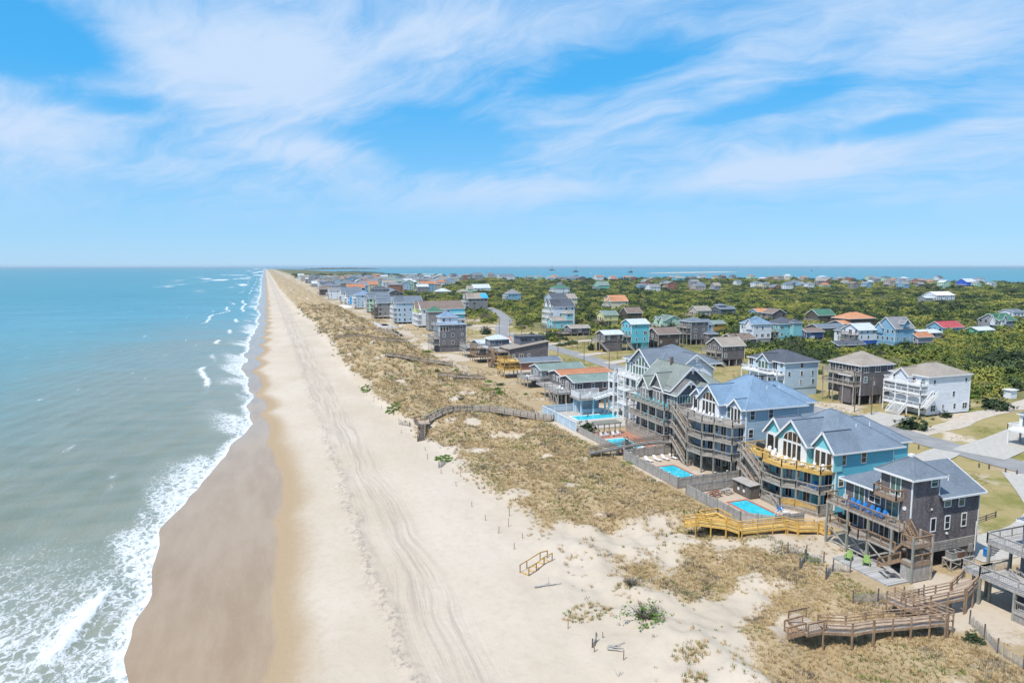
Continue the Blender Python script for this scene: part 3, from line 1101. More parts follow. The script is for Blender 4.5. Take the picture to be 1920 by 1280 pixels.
def rail(par, p, q, mat, h=1.05, sp=0.2, name='railing', posts=1.9, cap=None, bal=0.02):
    """a railing from p to q (points on the floor): posts, top and bottom rail, balusters"""
    p, q = Vector(p), Vector(q)
    L = (q - p).length
    if L < 0.15:
        return None
    mb = MB()
    u = Vector((0, 0, 1))
    mb.beam(p + u * (h - 0.03), q + u * (h - 0.03), 0.12, 0.06)
    mb.beam(p + u * (h - 0.14), q + u * (h - 0.14), 0.04, 0.09)
    mb.beam(p + u * 0.12, q + u * 0.12, 0.04, 0.09)
    n = max(1, round(L / posts))
    for i in range(n + 1):
        c = p.lerp(q, i / n)
        mb.box(c.x - 0.055, c.x + 0.055, c.y - 0.055, c.y + 0.055, c.z - 0.2, c.z + h - 0.06)
    if sp:
        k = int(L / sp)
        for i in range(1, k):
            c = p.lerp(q, i / k)
            b = bal / 2
            mb.box(c.x - b, c.x + b, c.y - b, c.y + b, c.z + 0.1, c.z + h - 0.1)
    return mb.build(name, mat, par)


def deck(par, pts, z, floor, railm, rails, t=0.28, h=1.05, sp=0.2, name='deck', fascia=None):
    """a deck platform with outline pts; rails: list of index pairs into pts that carry a railing"""
    o = MB().slab([(x, y, z) for x, y in pts], 0.05).build(name, floor, par)
    mb = MB()
    n = len(pts)
    for i in range(n):
        (x0, y0), (x1, y1) = pts[i], pts[(i + 1) % n]
        mb.beam((x0, y0, z - 0.05 - t / 2), (x1, y1, z - 0.05 - t / 2), 0.07, t)
    xs_ = [p[0] for p in pts]
    ys_ = [p[1] for p in pts]
    for k in range(1, int((max(ys_) - min(ys_)) / 1.2)):
        yy = min(ys_) + k * 1.2
        xa = max([p[0] for p in pts if abs(p[1] - yy) < 2.5] or [min(xs_)])
        mb.beam((max(xs_) - 0.05, yy, z - 0.15), (min(max(xs_) - 0.5, min(xs_) + 2.2), yy, z - 0.15), 0.05, 0.16)
    mb.build('joist_frame', fascia or railm, o)
    for i, j in rails:
        (x0, y0), (x1, y1) = pts[i], pts[j]
        rail(o, (x0, y0, z), (x1, y1, z), railm, h, sp)
    return o


def rect(x0, x1, y0, y1):
    return [(x1, y0), (x0, y0), (x0, y1), (x1, y1)]     # 0-1 near side, 1-2 ocean front, 2-3 far side


def post(par, x, y, z0, z1, mat, w=0.22, name='post', round_=False):
    h = z1 - z0

    def mk():
        return (MB().tube((0, 0, 0), (0, 0, h), w / 2, w / 2 * 0.94, 8) if round_ else MB().box(-w / 2, w / 2, -w / 2, w / 2, 0, h)).mesh(name, mat, org=(0, 0, 0))
    return link(name, cached(('post', round(h, 2), mat, w, round_, name), mk), par, (x - ORG[0], y - ORG[1], z0 - ORG[2]))


def stairs(par, top, bot, w, mat, side=(1, 0), rails=True, tread=None, railm=None, riser=0.19):
    """a flight from top to bot (left edge points), width w along side"""
    a, b = Vector(top), Vector(bot)
    s = Vector((side[0], side[1], 0)).normalized() * w
    st = link('staircase', None, par)
    for o_ in (Vector(), s):
        MB().beam(a + o_ - Vector((0, 0, 0.16)), b + o_ - Vector((0, 0, 0.16)), 0.07, 0.30).build('stringer', mat, st)
    n = max(2, int(abs(a.z - b.z) / riser))
    run = (b - a) / n
    rl = math.hypot(run.x, run.y)
    f = Vector((run.x, run.y, 0)).normalized()
    e = f * (rl * 0.5 + 0.01)

    def mk():
        return MB().slab([tuple(-e), tuple(e), tuple(e + s), tuple(-e + s)], 0.05).mesh('tread', tread or mat, org=(0, 0, 0))
    me = cached(('tread', round(rl, 3), tuple(round(k, 2) for k in f), tuple(round(k, 2) for k in s), tread or mat), mk)
    for i in range(n):
        c = a + run * (i + 0.5)
        link('tread', me, st, (c.x - ORG[0], c.y - ORG[1], c.z - ORG[2]))
    if rails:
        for o_ in (Vector(), s):
            rail(st, a + o_, b + o_, railm or mat, 0.95, 0.2, posts=1.6)
    return st


def trims(par, name, mat, boxes):
    for q in boxes:
        MB().box(*q).build(name, mat, par)


ORD = ['nearest', 'second', 'third', 'fourth', 'fifth', 'sixth', 'seventh', 'eighth', 'ninth', 'tenth', 'eleventh', 'twelfth']


def nth(i):
    return ORD[i] if i < len(ORD) else 'farthest'


def wallbox(par, x0, x1, y0, y1, z0, z1, mat, name='wall'):
    return MB().box(x0, x1, y0, y1, z0, z1).build(name, mat, par)


def gwall(par, ax, x0, x1, y0, y1, z0, ze, zr, mat, name='wall'):
    """walls with gable ends; ridge along ax"""
    if ax == 'X':
        m_ = (y0 + y1) / 2
        return MB().prism([(y0, z0), (y1, z0), (y1, ze), (m_, zr), (y0, ze)], 'X', x0, x1).build(name, mat, par)
    m_ = (x0 + x1) / 2
    return MB().prism([(x0, z0), (x0, ze), (m_, zr), (x1, ze), (x1, z0)][::-1], 'Y', y0, y1).build(name, mat, par)


def hip(par, x0, x1, y0, y1, z, rise, mat, over=0.45, trim='white_paint', name='roof', vents=0, flat=0.0):
    x0, x1, y0, y1 = x0 - over, x1 + over, y0 - over, y1 + over
    dx, dy = x1 - x0, y1 - y0
    k = min(dx, dy) / 2 * (1 - flat)
    if dx > dy:
        r0, r1 = (x0 + k, (y0 + y1) / 2), (x1 - k, (y0 + y1) / 2)
    else:
        r0, r1 = ((x0 + x1) / 2, y0 + k), ((x0 + x1) / 2, y1 - k)
    e = 0.0
    A, B, C_, D = (x0, y0, z), (x1, y0, z), (x1, y1, z), (x0, y1, z)
    P, Q = (*r0, z + rise), (*r1, z + rise)
    mb = MB()
    same = (r1[0] - r0[0]) ** 2 + (r1[1] - r0[1]) ** 2 < 0.01
    if same:
        for a, b in ((A, B), (B, C_), (C_, D), (D, A)):
            mb.face([a, b, P])
    elif dx > dy:
        mb.face([A, B, Q, P]); mb.face([B, C_, Q]); mb.face([C_, D, P, Q]); mb.face([D, A, P])
    else:
        mb.face([A, B, P]); mb.face([B, C_, Q, P]); mb.face([C_, D, Q]); mb.face([D, A, P, Q])
    mb.face([(x0, y0, z - 0.03), (x0, y1, z - 0.03), (x1, y1, z - 0.03), (x1, y0, z - 0.03)])
    o = mb.build(name, mat, par)
    # ridge caps
    cap = MB()
    for a, b in ((A, P), (B, Q if dx > dy else P), (C_, Q), (D, P if dx > dy else Q)):
        cap.beam(a, b, 0.26, 0.06)
    if not same:
        cap.beam(P, Q, 0.26, 0.06)
    cap.build('ridge_cap', mat, o)
    f = MB()
    t = 0.04
    f.box(x0 - t, x1 + t, y0 - t, y0, z - 0.24, z + 0.02).box(x0 - t, x1 + t, y1, y1 + t, z - 0.24, z + 0.02)
    f.box(x0 - t, x0, y0, y1, z - 0.24, z + 0.02).box(x1, x1 + t, y0, y1, z - 0.24, z + 0.02)
    f.build('fascia', trim, o)
    for i in range(vents):
        a = (x0 + (x1 - x0) * (0.55 + 0.2 * i), y0 + (y1 - y0) * 0.25)
        zz = z + rise * min(1, (a[1] - y0) / k)
        MB().tube((a[0], a[1], zz - 0.1), (a[0], a[1], zz + 0.5), 0.07).build('vent_pipe', 'white_paint', o)
    return o


def gable(par, ax, x0, x1, y0, y1, z, rise, mat, over=0.4, trim='white_paint', name='roof', t=0.16, ends=(1, 1)):
    """gable roof over the rectangle, ridge along ax; ends: overhang at the low and the high end"""
    mb, f = MB(), MB()
    if ax == 'X':
        a0, a1 = x0 - over * ends[0], x1 + over * ends[1]
        m_, hw = (y0 + y1) / 2, (y1 - y0) / 2
        k = rise / hw
        for s in (-1, 1):
            e, ze = m_ + s * (hw + over), z - over * k
            q = [(a0, e, ze), (a1, e, ze), (a1, m_, z + rise), (a0, m_, z + rise)]
            mb.slab(q if s < 0 else q[::-1], t)
            f.beam((a0, e + s * 0.03, ze - 0.11), (a1, e + s * 0.03, ze - 0.11), 0.06, 0.22)
            for a, sg, on in ((a0, -1, ends[0]), (a1, 1, ends[1])):
                if on:
                    f.beam((a + sg * 0.035, e, ze - 0.12), (a + sg * 0.035, m_, z + rise - 0.12), 0.07, 0.28)
        mb.beam((a0, m_, z + rise + 0.02), (a1, m_, z + rise + 0.02), 0.28, 0.06)
    else:
        a0, a1 = y0 - over * ends[0], y1 + over * ends[1]
        m_, hw = (x0 + x1) / 2, (x1 - x0) / 2
        k = rise / hw
        for s in (-1, 1):
            e, ze = m_ + s * (hw + over), z - over * k
            q = [(e, a1, ze), (e, a0, ze), (m_, a0, z + rise), (m_, a1, z + rise)]
            mb.slab(q if s < 0 else q[::-1], t)
            f.beam((e + s * 0.03, a0, ze - 0.11), (e + s * 0.03, a1, ze - 0.11), 0.06, 0.22)
            for a, sg, on in ((a0, -1, ends[0]), (a1, 1, ends[1])):
                if on:
                    f.beam((e, a + sg * 0.035, ze - 0.12), (m_, a + sg * 0.035, z + rise - 0.12), 0.07, 0.28)
        mb.beam((m_, a0, z + rise + 0.02), (m_, a1, z + rise + 0.02), 0.28, 0.06)
    o = mb.build(name, mat, par)
    f.build('fascia', trim, o)
    return o


def arch_window(par, x, y, z, w, h, trim='white_paint', pane='glass_warm'):
    """half-round window of pie segments facing the ocean; the springing line at z, flat panes built separately"""
    n = 14
    R_ = w / 2
    fr, gl = MB(), MB()
    P = [(y + R_ * math.cos(math.pi * i / n), z + h * math.sin(math.pi * i / n)) for i in range(n + 1)]
    for (a, b), (c, d_) in zip(P, P[1:]):
        fr.beam((x - 0.03, a, b), (x - 0.03, c, d_), 0.08, 0.15)
    for k in (-0.5, 0.0, 0.5):
        yy = y + k * R_
        fr.box(x - 0.07, x, yy - 0.05, yy + 0.05, z, z + h * math.sqrt(1 - k * k))
    fr.box(x - 0.08, x, y - R_ - 0.05, y + R_ + 0.05, z - 0.14, z)
    gl.face([(x - 0.025, a, b) for a, b in P][::-1])
    o = fr.build('arched_window', trim, par)
    gl.build('pane', pane, o)
    return o


# ------------------------------------------------------------------ furniture prototypes
def chair_meshes(mat):
    def mk():
        seat = MB()
        for i in range(5):
            x = -0.28 + i * 0.13
            seat.beam((x, -0.29, 0.40 - 0.09 * i / 4), (x, 0.29, 0.40 - 0.09 * i / 4), 0.115, 0.03)
        seat.beam((-0.36, -0.25, 0.40), (0.42, -0.25, 0.22), 0.03, 0.12).beam((-0.36, 0.25, 0.40), (0.42, 0.25, 0.22), 0.03, 0.12)
        back = MB()
        for i in range(5):
            y = (i - 2) * 0.115
            back.beam((0.28, y * 0.8, 0.28), (0.55, y * 1.12, 1.02 - abs(i - 2) * 0.055), 0.10, 0.03)
        arm = MB().beam((-0.36, 0, 0.60), (0.40, 0, 0.58), 0.13, 0.03).beam((-0.32, 0, 0), (-0.32, 0, 0.59), 0.09, 0.04).beam((0.34, 0, 0), (0.36, 0, 0.57), 0.09, 0.04)
        z = (0, 0, 0)
        return seat.mesh('seat', mat, org=z), back.mesh('backrest', mat, org=z), arm.mesh('armrest', mat, org=z)
    return cached(('chair', mat), mk)


def chair(x, y, z, rz, mat, label, group, big=1.0):
    """deck chair with a fan back, facing the ocean at rz = 0"""
    o = thing('deck_chair', label, 'chair', (x, y, z), group, rz)
    o.scale = (big,) * 3
    s, b, a = chair_meshes(mat)
    link('seat', s, o)
    link('backrest', b, o)
    link('armrest', a, o, (0, -0.33, 0))
    link('armrest', a, o, (0, 0.33, 0))
    return o


def picnic_table(x, y, z, rz, mat, label):
    o = thing('picnic_table', label, 'table', (x, y, z), None, rz, True)
    t = MB()
    for i in range(5):
        t.box(-0.9, 0.9, -0.37 + i * 0.15, -0.24 + i * 0.15, 0.72, 0.76)
    t.build('tabletop', mat, o)
    for s in (-1, 1):
        MB().box(-0.9, 0.9, s * 0.72 - 0.13, s * 0.72 + 0.13, 0.42, 0.46).build('bench_seat', mat, o)
        MB().beam((s * 0.65, -0.70, 0), (s * 0.65, 0.15, 0.72), 0.06, 0.09).beam((s * 0.65, 0.70, 0), (s * 0.65, -0.15, 0.72), 0.06, 0.09).beam((s * 0.65, -0.75, 0.40), (s * 0.65, 0.75, 0.40), 0.06, 0.09).build('leg_frame', mat, o)
    return o


def lounger(x, y, z, rz, label, group):
    o = thing('sun_lounger', label, 'lounger', (x, y, z), group, rz, True)
    MB().box(-1.0, 0.35, -0.32, 0.32, 0.28, 0.36).build('seat', 'white_paint', o)
    MB().slab([(0.35, -0.32, 0.36), (0.95, -0.32, 0.85), (0.95, 0.32, 0.85), (0.35, 0.32, 0.36)], 0.06).build('backrest', 'white_paint', o)
    for a in (-0.9, 0.3):
        for b in (-0.28, 0.28):
            MB().box(a - 0.03, a + 0.03, b - 0.03, b + 0.03, 0, 0.29).build('leg', 'white_paint', o)
    return o


def fence(pts, z, h, mat, label, cap=None, step=2.4, postm=None, board=0.16, gap=0.012, ph=0.12, pw=0.13):
    """board fence: posts, and between each two posts a panel of upright boards"""
    o = thing('board_fence', label, 'fence', (pts[0][0], pts[0][1], z))
    for (x0, y0), (x1, y1) in zip(pts, pts[1:]):
        a, b = Vector((x0, y0, z)), Vector((x1, y1, z))
        n = max(1, round((b - a).length / step))
        for i in range(n):
            p, q = a.lerp(b, i / n), a.lerp(b, (i + 1) / n)
            ps = post(o, p.x, p.y, z - 0.3, z + h + ph, postm or mat, pw)
            if cap:
                link('post_cap', cached(('cap', cap), lambda: MB().box(-0.12, 0.12, -0.12, 0.12, 0, 0.09).mesh('post_cap', cap, org=(0, 0, 0))), ps, (0, 0, h + ph + 0.3))
            mb = MB()
            d_ = (q - p)
            L = d_.length
            d_.normalize()
            k = int(L / board)
            for j in range(k):
                c0 = p + d_ * (L * (j + 0.0) / k + gap)
                c1 = p + d_ * (L * (j + 1.0) / k - gap)
                hh = h + RND.uniform(-0.03, 0.03)
                u = Vector((0, 0, hh / 2))
                mb.beam(c0 + u, c1 + u, 0.03, hh)
            for zz in (0.35, h - 0.3):
                mb.beam(p + Vector((0, 0, zz)), q + Vector((0, 0, zz)), 0.1, 0.09)
            mb.build('fence_panel', mat, o)
        ps = post(o, b.x, b.y, z - 0.3, z + h + ph, postm or mat, pw)
        if cap:
            link('post_cap', CACHE[('cap', cap)], ps, (0, 0, h + ph + 0.3))
    return o


def pool(x0, x1, y0, y1, z, label, coping='coping', ladder=True):
    o = thing('swimming_pool', label, 'pool', ((x0 + x1) / 2, (y0 + y1) / 2, z))
    c = 0.32
    MB().box(x0 - c, x1 + c, y0 - c, y0, z - 0.3, z + 0.06).box(x0 - c, x1 + c, y1, y1 + c, z - 0.3, z + 0.06).box(x0 - c, x0, y0, y1, z - 0.3, z + 0.06).box(x1, x1 + c, y0, y1, z - 0.3, z + 0.06).build('coping', coping, o)
    MB().box(x0, x1, y0, y1, z - 0.25, z - 0.02).build('water', 'pool_water', o)
    if ladder:
        h = MB()
        for s in (-0.25, 0.25):
            Q = [(x1 - 0.4, y0 + 0.7 + s, z - 0.1), (x1 - 0.35, y0 + 0.7 + s, z + 0.6), (x1 + 0.1, y0 + 0.7 + s, z + 0.8), (x1 + 0.5, y0 + 0.7 + s, z + 0.6), (x1 + 0.55, y0 + 0.7 + s, z + 0.05)]
            for a, b in zip(Q, Q[1:]):
                h.tube(a, b, 0.03, n=6)
        h.build('handrail', 'white_paint', o)
    return o


def terrace(x0, x1, y0, y1, z, mat, label):
    world_org()
    o = MB().box(x0, x1, y0, y1, z - 0.5, z).build('pool_terrace', mat)
    return tag(o, label, 'terrace', kind='structure')


def terrace_round_pool(x0, x1, y0, y1, z, pl, mat, label):
    """a terrace with an opening for the pool pl = (x0, x1, y0, y1)"""
    world_org()
    a, b, c, d_ = pl[0] - 0.3, pl[1] + 0.3, pl[2] - 0.3, pl[3] + 0.3
    mb = MB().box(x0, a, y0, y1, z - 0.5, z).box(b, x1, y0, y1, z - 0.5, z).box(a, b, y0, c, z - 0.5, z).box(a, b, d_, y1, z - 0.5, z)
    return tag(mb.build('pool_terrace', mat), label, 'terrace', kind='structure')


# ------------------------------------------------------------------ the dark shingled house nearest the camera
G = 4.35
T = thing('beach_house', 'dark weathered shingle house with square tower and blue chairs on deck', 'house', (75, 61, G))
HOUSE_A = T
wallbox(T, 69.3, 80.4, 56.2, 65.7, 6.5, 13.0, 'shingle_dark')
wallbox(T, 76.0, 80.38, 56.22, 65.6, G - .2, 6.5, 'shingle_dark')
wallbox(T, 69.3, 73.6, 56.2, 60.5, 13.0, 15.7, 'shingle_dark', 'tower_wall')
MB().face([(68.7, 66.2, 13.0), (68.7, 60.5, 13.0), (73.9, 60.5, 15.75), (73.9, 60.95, 15.75)]).face([(73.6, 55.7, 13.0), (80.9, 55.7, 13.0), (80.9, 60.95, 15.75), (73.6, 60.95, 15.75)]).face([(80.9, 66.2, 13.0), (68.7, 66.2, 13.0), (73.9, 60.95, 15.75), (80.9, 60.95, 15.75)]).face([(68.7, 60.5, 12.98), (68.7, 66.2, 12.98), (80.9, 66.2, 12.98), (80.9, 55.7, 12.98), (73.6, 55.7, 12.98), (73.6, 60.5, 12.98)]).build('roof', 'roof_slate', T)
rf = T.children[-1]
MB().box(68.62, 68.7, 60.5, 66.2, 12.8, 13.03).box(73.6, 80.95, 55.62, 55.7, 12.8, 13.03).box(68.62, 80.9, 66.2, 66.28, 12.8, 13.03).beam((80.94, 55.7, 12.95), (80.94, 60.95, 15.68), 0.07, 0.24).beam((80.94, 66.2, 12.95), (80.94, 60.95, 15.68), 0.07, 0.24).build('fascia', 'white_paint', rf)
MB().face([(80.4, 56.2, 13.0), (80.4, 65.7, 13.0), (80.4, 60.95, 15.5)]).build('gable_wall', 'shingle_dark', T)
MB().tube((77.2, 57.9, 13.8), (77.2, 57.9, 14.8), 0.08).build('vent_pipe', 'white_paint', rf)
tr_ = hip(T, 69.3, 73.6, 56.2, 60.5, 15.72, 2.0, 'roof_slate', 0.55, name='tower_roof')
MB().box(71.2, 71.75, 58.1, 58.65, 17.55, 17.85).build('roof_hatch', 'white_paint', tr_)
trims(T, 'corner_trim', 'white_paint', [(69.24, 69.36, 56.14, 56.27, 7.4, 15.5), (80.32, 80.44, 56.14, 56.27, 6.6, 12.8), (73.54, 73.64, 56.14, 56.25, 13.3, 15.5), (69.25, 69.37, 65.62, 65.74, 7.4, 12.8), (69.22, 69.32, 60.42, 60.53, 13.0, 15.5)])
sk = MB()
for i in range(7):
    sk.box(70.2, 76.2, 56.08 - 0.02 * (i % 2), 56.18, 6.42 + i * 0.17, 6.53 + i * 0.17).box(76.2, 80.4, 56.1, 56.19, 6.42 + i * 0.17, 6.53 + i * 0.17)
sk.build('louvre_boards', 'silver_wood', T)
for a, z, w, h, mu in ((72.75, 14.45, 0.95, 1.05, 'h'), (75.1, 11.75, 0.95, 1.25, 'h'), (77.4, 11.55, 0.85, 1.5, 'h'), (72.95, 9.0, 0.7, 1.5, ''), (75.25, 9.0, 0.7, 1.5, 'h'), (78.0, 9.0, 0.7, 1.5, 'h')):
    win(T, '-Y', 56.2, a, z, w, h, mull=mu, pane='glass_green' if z > 11 else 'glass')
door(T, '-X', 69.3, 63.5, 10.05, 1.5, 2.5, 'glass_green')
win(T, '-X', 69.3, 61.2, 11.25, 1.6, 1.45, mull='hv', pane='glass')
door(T, '-X', 69.3, 58.7, 10.05, 1.7, 2.4, 'glass_green')
door(T, '-X', 69.3, 58.4, 13.05, 1.3, 2.1, 'glass_green')
for y in (57.6, 59.6, 61.9, 64.2):
    door(T, '-X', 69.3, y, 7.35, 1.3, 2.05, 'glass')
deck(T, rect(67.4, 69.3, 56.0, 66.9), 10.0, 'deck_grey', 'brown_wood', [(1, 2), (2, 3)], name='upper_deck', fascia='grey_wood')
rail(T, (69.2, 56.02, 10.0), (68.9, 56.02, 10.0), 'brown_wood')
deck(T, [(69.3, 56.4), (67.4, 56.4), (67.4, 60.3), (66.6, 60.9), (66.6, 62.3), (67.4, 62.9), (67.4, 66.1), (69.3, 66.1)], 7.3, 'deck_grey', 'brown_wood', [(1, 2), (2, 3), (3, 4), (4, 5), (5, 6), (6, 7)], name='middle_deck', fascia='grey_wood')
deck(T, rect(68.15, 69.3, 57.3, 60.4), 13.02, 'deck_grey', 'brown_wood', [(0, 1), (1, 2), (2, 3)], name='balcony')
for y in (57.0, 60.3, 63.4, 66.7):
    post(T, 67.5, y, G - .2, 9.75, 'green_wood', 0.26)
for y in (57.0, 60.3, 63.4):
    for x in (70.6, 73.6):
        post(T, x, y, G - .2, 6.55, 'grey_wood', 0.26, 'piling')
br = MB()
for y0, y1 in ((57.0, 60.3), (60.3, 63.4), (63.4, 66.7)):
    br.beam((67.42, y0, 5.0), (67.42, y1, 6.9), 0.05, 0.2).beam((67.56, y0, 6.9), (67.56, y1, 5.0), 0.05, 0.2)
br.build('brace', 'grey_wood', T)
MB().box(69.6, 72.5, 57.2, 59.4, G, 6.5).build('store_room', 'dark_wood', T)
st = stairs(T, (68.1, 56.0, 10.0), (68.1, 54.95, 8.7), 1.0, 'brown_wood')
deck(T, rect(67.35, 70.3, 54.05, 55.6), 8.7, 'deck_grey', 'brown_wood', [(0, 1), (1, 2), (3, 0)], name='stair_landing')
deck(T, rect(67.35, 70.3, 54.05, 55.6), 6.6, 'deck_grey', 'brown_wood', [(0, 1), (3, 0)], name='stair_landing')
stairs(T, (67.35, 55.6, 6.6), (67.35, 58.6, 4.6), 1.0, 'brown_wood')
stairs(T, (69.3, 55.5, 8.7), (70.3, 55.5, 6.7), 0.01, 'brown_wood', (0, 1), rails=False)
stairs(T, (67.45, 55.55, 8.7), (67.45, 56.6, 7.35), 0.75, 'brown_wood', rails=False)
for x, y in ((67.35, 54.05), (70.3, 54.05), (70.3, 55.6)):
    post(T, x, y, G - .2, 9.8, 'green_wood' if x < 68 else 'grey_wood', 0.2)
en = MB()
for i in range(17):
    en.box(67.5 + i * 0.165, 67.655 + i * 0.165, 54.1, 54.13, G + 0.1, 6.25)
for i in range(9):
    en.box(67.44, 67.47, 54.2 + i * 0.155, 54.345 + i * 0.155, G + 0.1, 6.25)
    en.box(70.2, 70.23, 54.2 + i * 0.155, 54.345 + i * 0.155, G + 0.1, 6.25)
en.build('shower_enclosure', 'silver_wood', T)
MB().tube((80.0, 56.05, 5.6), (80.0, 56.05, 9.3), 0.06).build('conduit', 'white_paint', T)
MB().box(79.0, 79.55, 55.95, 56.2, 5.6, 6.6).box(79.2, 79.3, 56.0, 56.1, G, 5.6).build('meter_box', 'grey_metal', T)
MB().tube((69.22, 57.05, 11.9), (69.3, 57.05, 11.9), 0.24, n=12).build('shell_plaque', 'white_paint', T)
trims(T, 'wall_light', 'white_paint', [(72.45, 72.6, 56.08, 56.2, 11.6, 11.8), (75.1, 75.3, 56.0, 56.2, 8.35, 8.55)])
# things at the dark house
world_org()
tag(MB().box(64.3, 69.2, 54.4, 62.4, 4.1, 4.52).build('timber_patio', 'deck_silver'), 'grey board patio in front of the dark shingled house', 'patio', kind='structure')
for i, y in enumerate((63.9, 63.0, 62.1, 61.0, 60.1, 59.2)):
    chair(68.3, y, 10.02, 0.1 * math.sin(i * 2), 'blue_plastic', ['bright blue deck chair at the far end of the row of six', 'second blue deck chair from the far end of the row', 'third blue deck chair from the far end, before the sliding door', 'blue deck chair below the double window, farther of two', 'blue deck chair below the double window, nearer of two', 'blue deck chair beside the stairs end of the row'][i], 'blue chairs on the upper deck')
chair(68.6, 65.2, 10.02, 0.4, 'grey_plastic', 'grey deck chair in the far corner of the upper deck', 'grey chairs')
chair(68.5, 57.9, 10.02, 2.0, 'grey_plastic', 'grey chair at the near end of the upper deck by the sliding door', 'grey chairs')
chair(65.4, 61.0, 4.53, 0.5, 'green_plastic', 'lime green deck chair on the patio, farther from the stairs', 'green patio chairs', 1.1)
chair(66.3, 59.2, 4.53, 0.7, 'green_plastic', 'lime green deck chair on the patio, nearer to the picnic table', 'green patio chairs', 1.1)
picnic_table(66.5, 56.2, 4.53, rad(70), 'silver_wood', 'grey picnic table on the board patio of the dark shingled house')
o = thing('bench_swing', 'long grey bench under the deck of the dark shingled house', 'bench', (67.6, 61.6, 4.52))
MB().box(67.3, 67.9, 60.2, 63.0, 4.95, 5.0).build('seat', 'silver_wood', o)
MB().box(67.85, 67.92, 60.2, 63.0, 5.05, 5.5).build('backrest', 'silver_wood', o)
for y in (60.4, 61.6, 62.8):
    MB().box(67.35, 67.85, y - .05, y + .05, 4.52, 4.95).build('leg', 'silver_wood', o)
o = thing('timber_stand', 'timber stand carrying two air conditioners beside the dark house', 'stand', (76, 55.3, G))
MB().box(74.5, 77.3, 54.8, 56.0, 5.55, 5.68).build('platform', 'silver_wood', o)
for x in (74.6, 77.2):
    for y in (54.9, 55.9):
        post(o, x, y, G - .1, 5.55, 'silver_wood', 0.13, 'leg')
MB().beam((74.6, 54.85, 4.5), (77.2, 54.85, 5.5), 0.04, 0.12).beam((74.6, 54.8, 5.5), (77.2, 54.8, 4.5), 0.04, 0.12).beam((74.55, 54.9, 4.5), (74.55, 55.9, 5.5), 0.04, 0.12).build('brace', 'silver_wood', o)
for k, (x, mt, lb) in enumerate(((75.3, 'grey_metal', 'grey air conditioner on the timber stand'), (76.5, 'rust', 'rusty brown air conditioner on the timber stand'))):
    o = thing('air_conditioner', lb, 'air conditioner', (x, 55.4, 5.68), 'air conditioners on the stand')
    MB().box(x - .45, x + .45, 54.98, 55.85, 5.68, 6.4).build('casing', mt, o)
    MB().box(x - .48, x + .48, 54.95, 55.88, 6.4, 6.46).build('lid', 'grey_metal', o)
    MB().tube((x, 55.42, 6.46), (x, 55.42, 6.5), 0.33, n=12).build('fan_grille', 'black_metal', o)
o = thing('gas_grill', 'black grill on the middle deck of the dark shingled house', 'grill', (68.5, 65.2, 7.3))
MB().box(68.2, 68.8, 64.7, 65.7, 7.9, 8.2).build('firebox', 'black_metal', o)
MB().tube((68.5, 64.72, 8.2), (68.5, 65.68, 8.2), 0.28, n=10).build('lid', 'black_metal', o)
MB().box(68.25, 68.75, 64.8, 65.6, 7.3, 7.9).build('cabinet', 'black_metal', o)


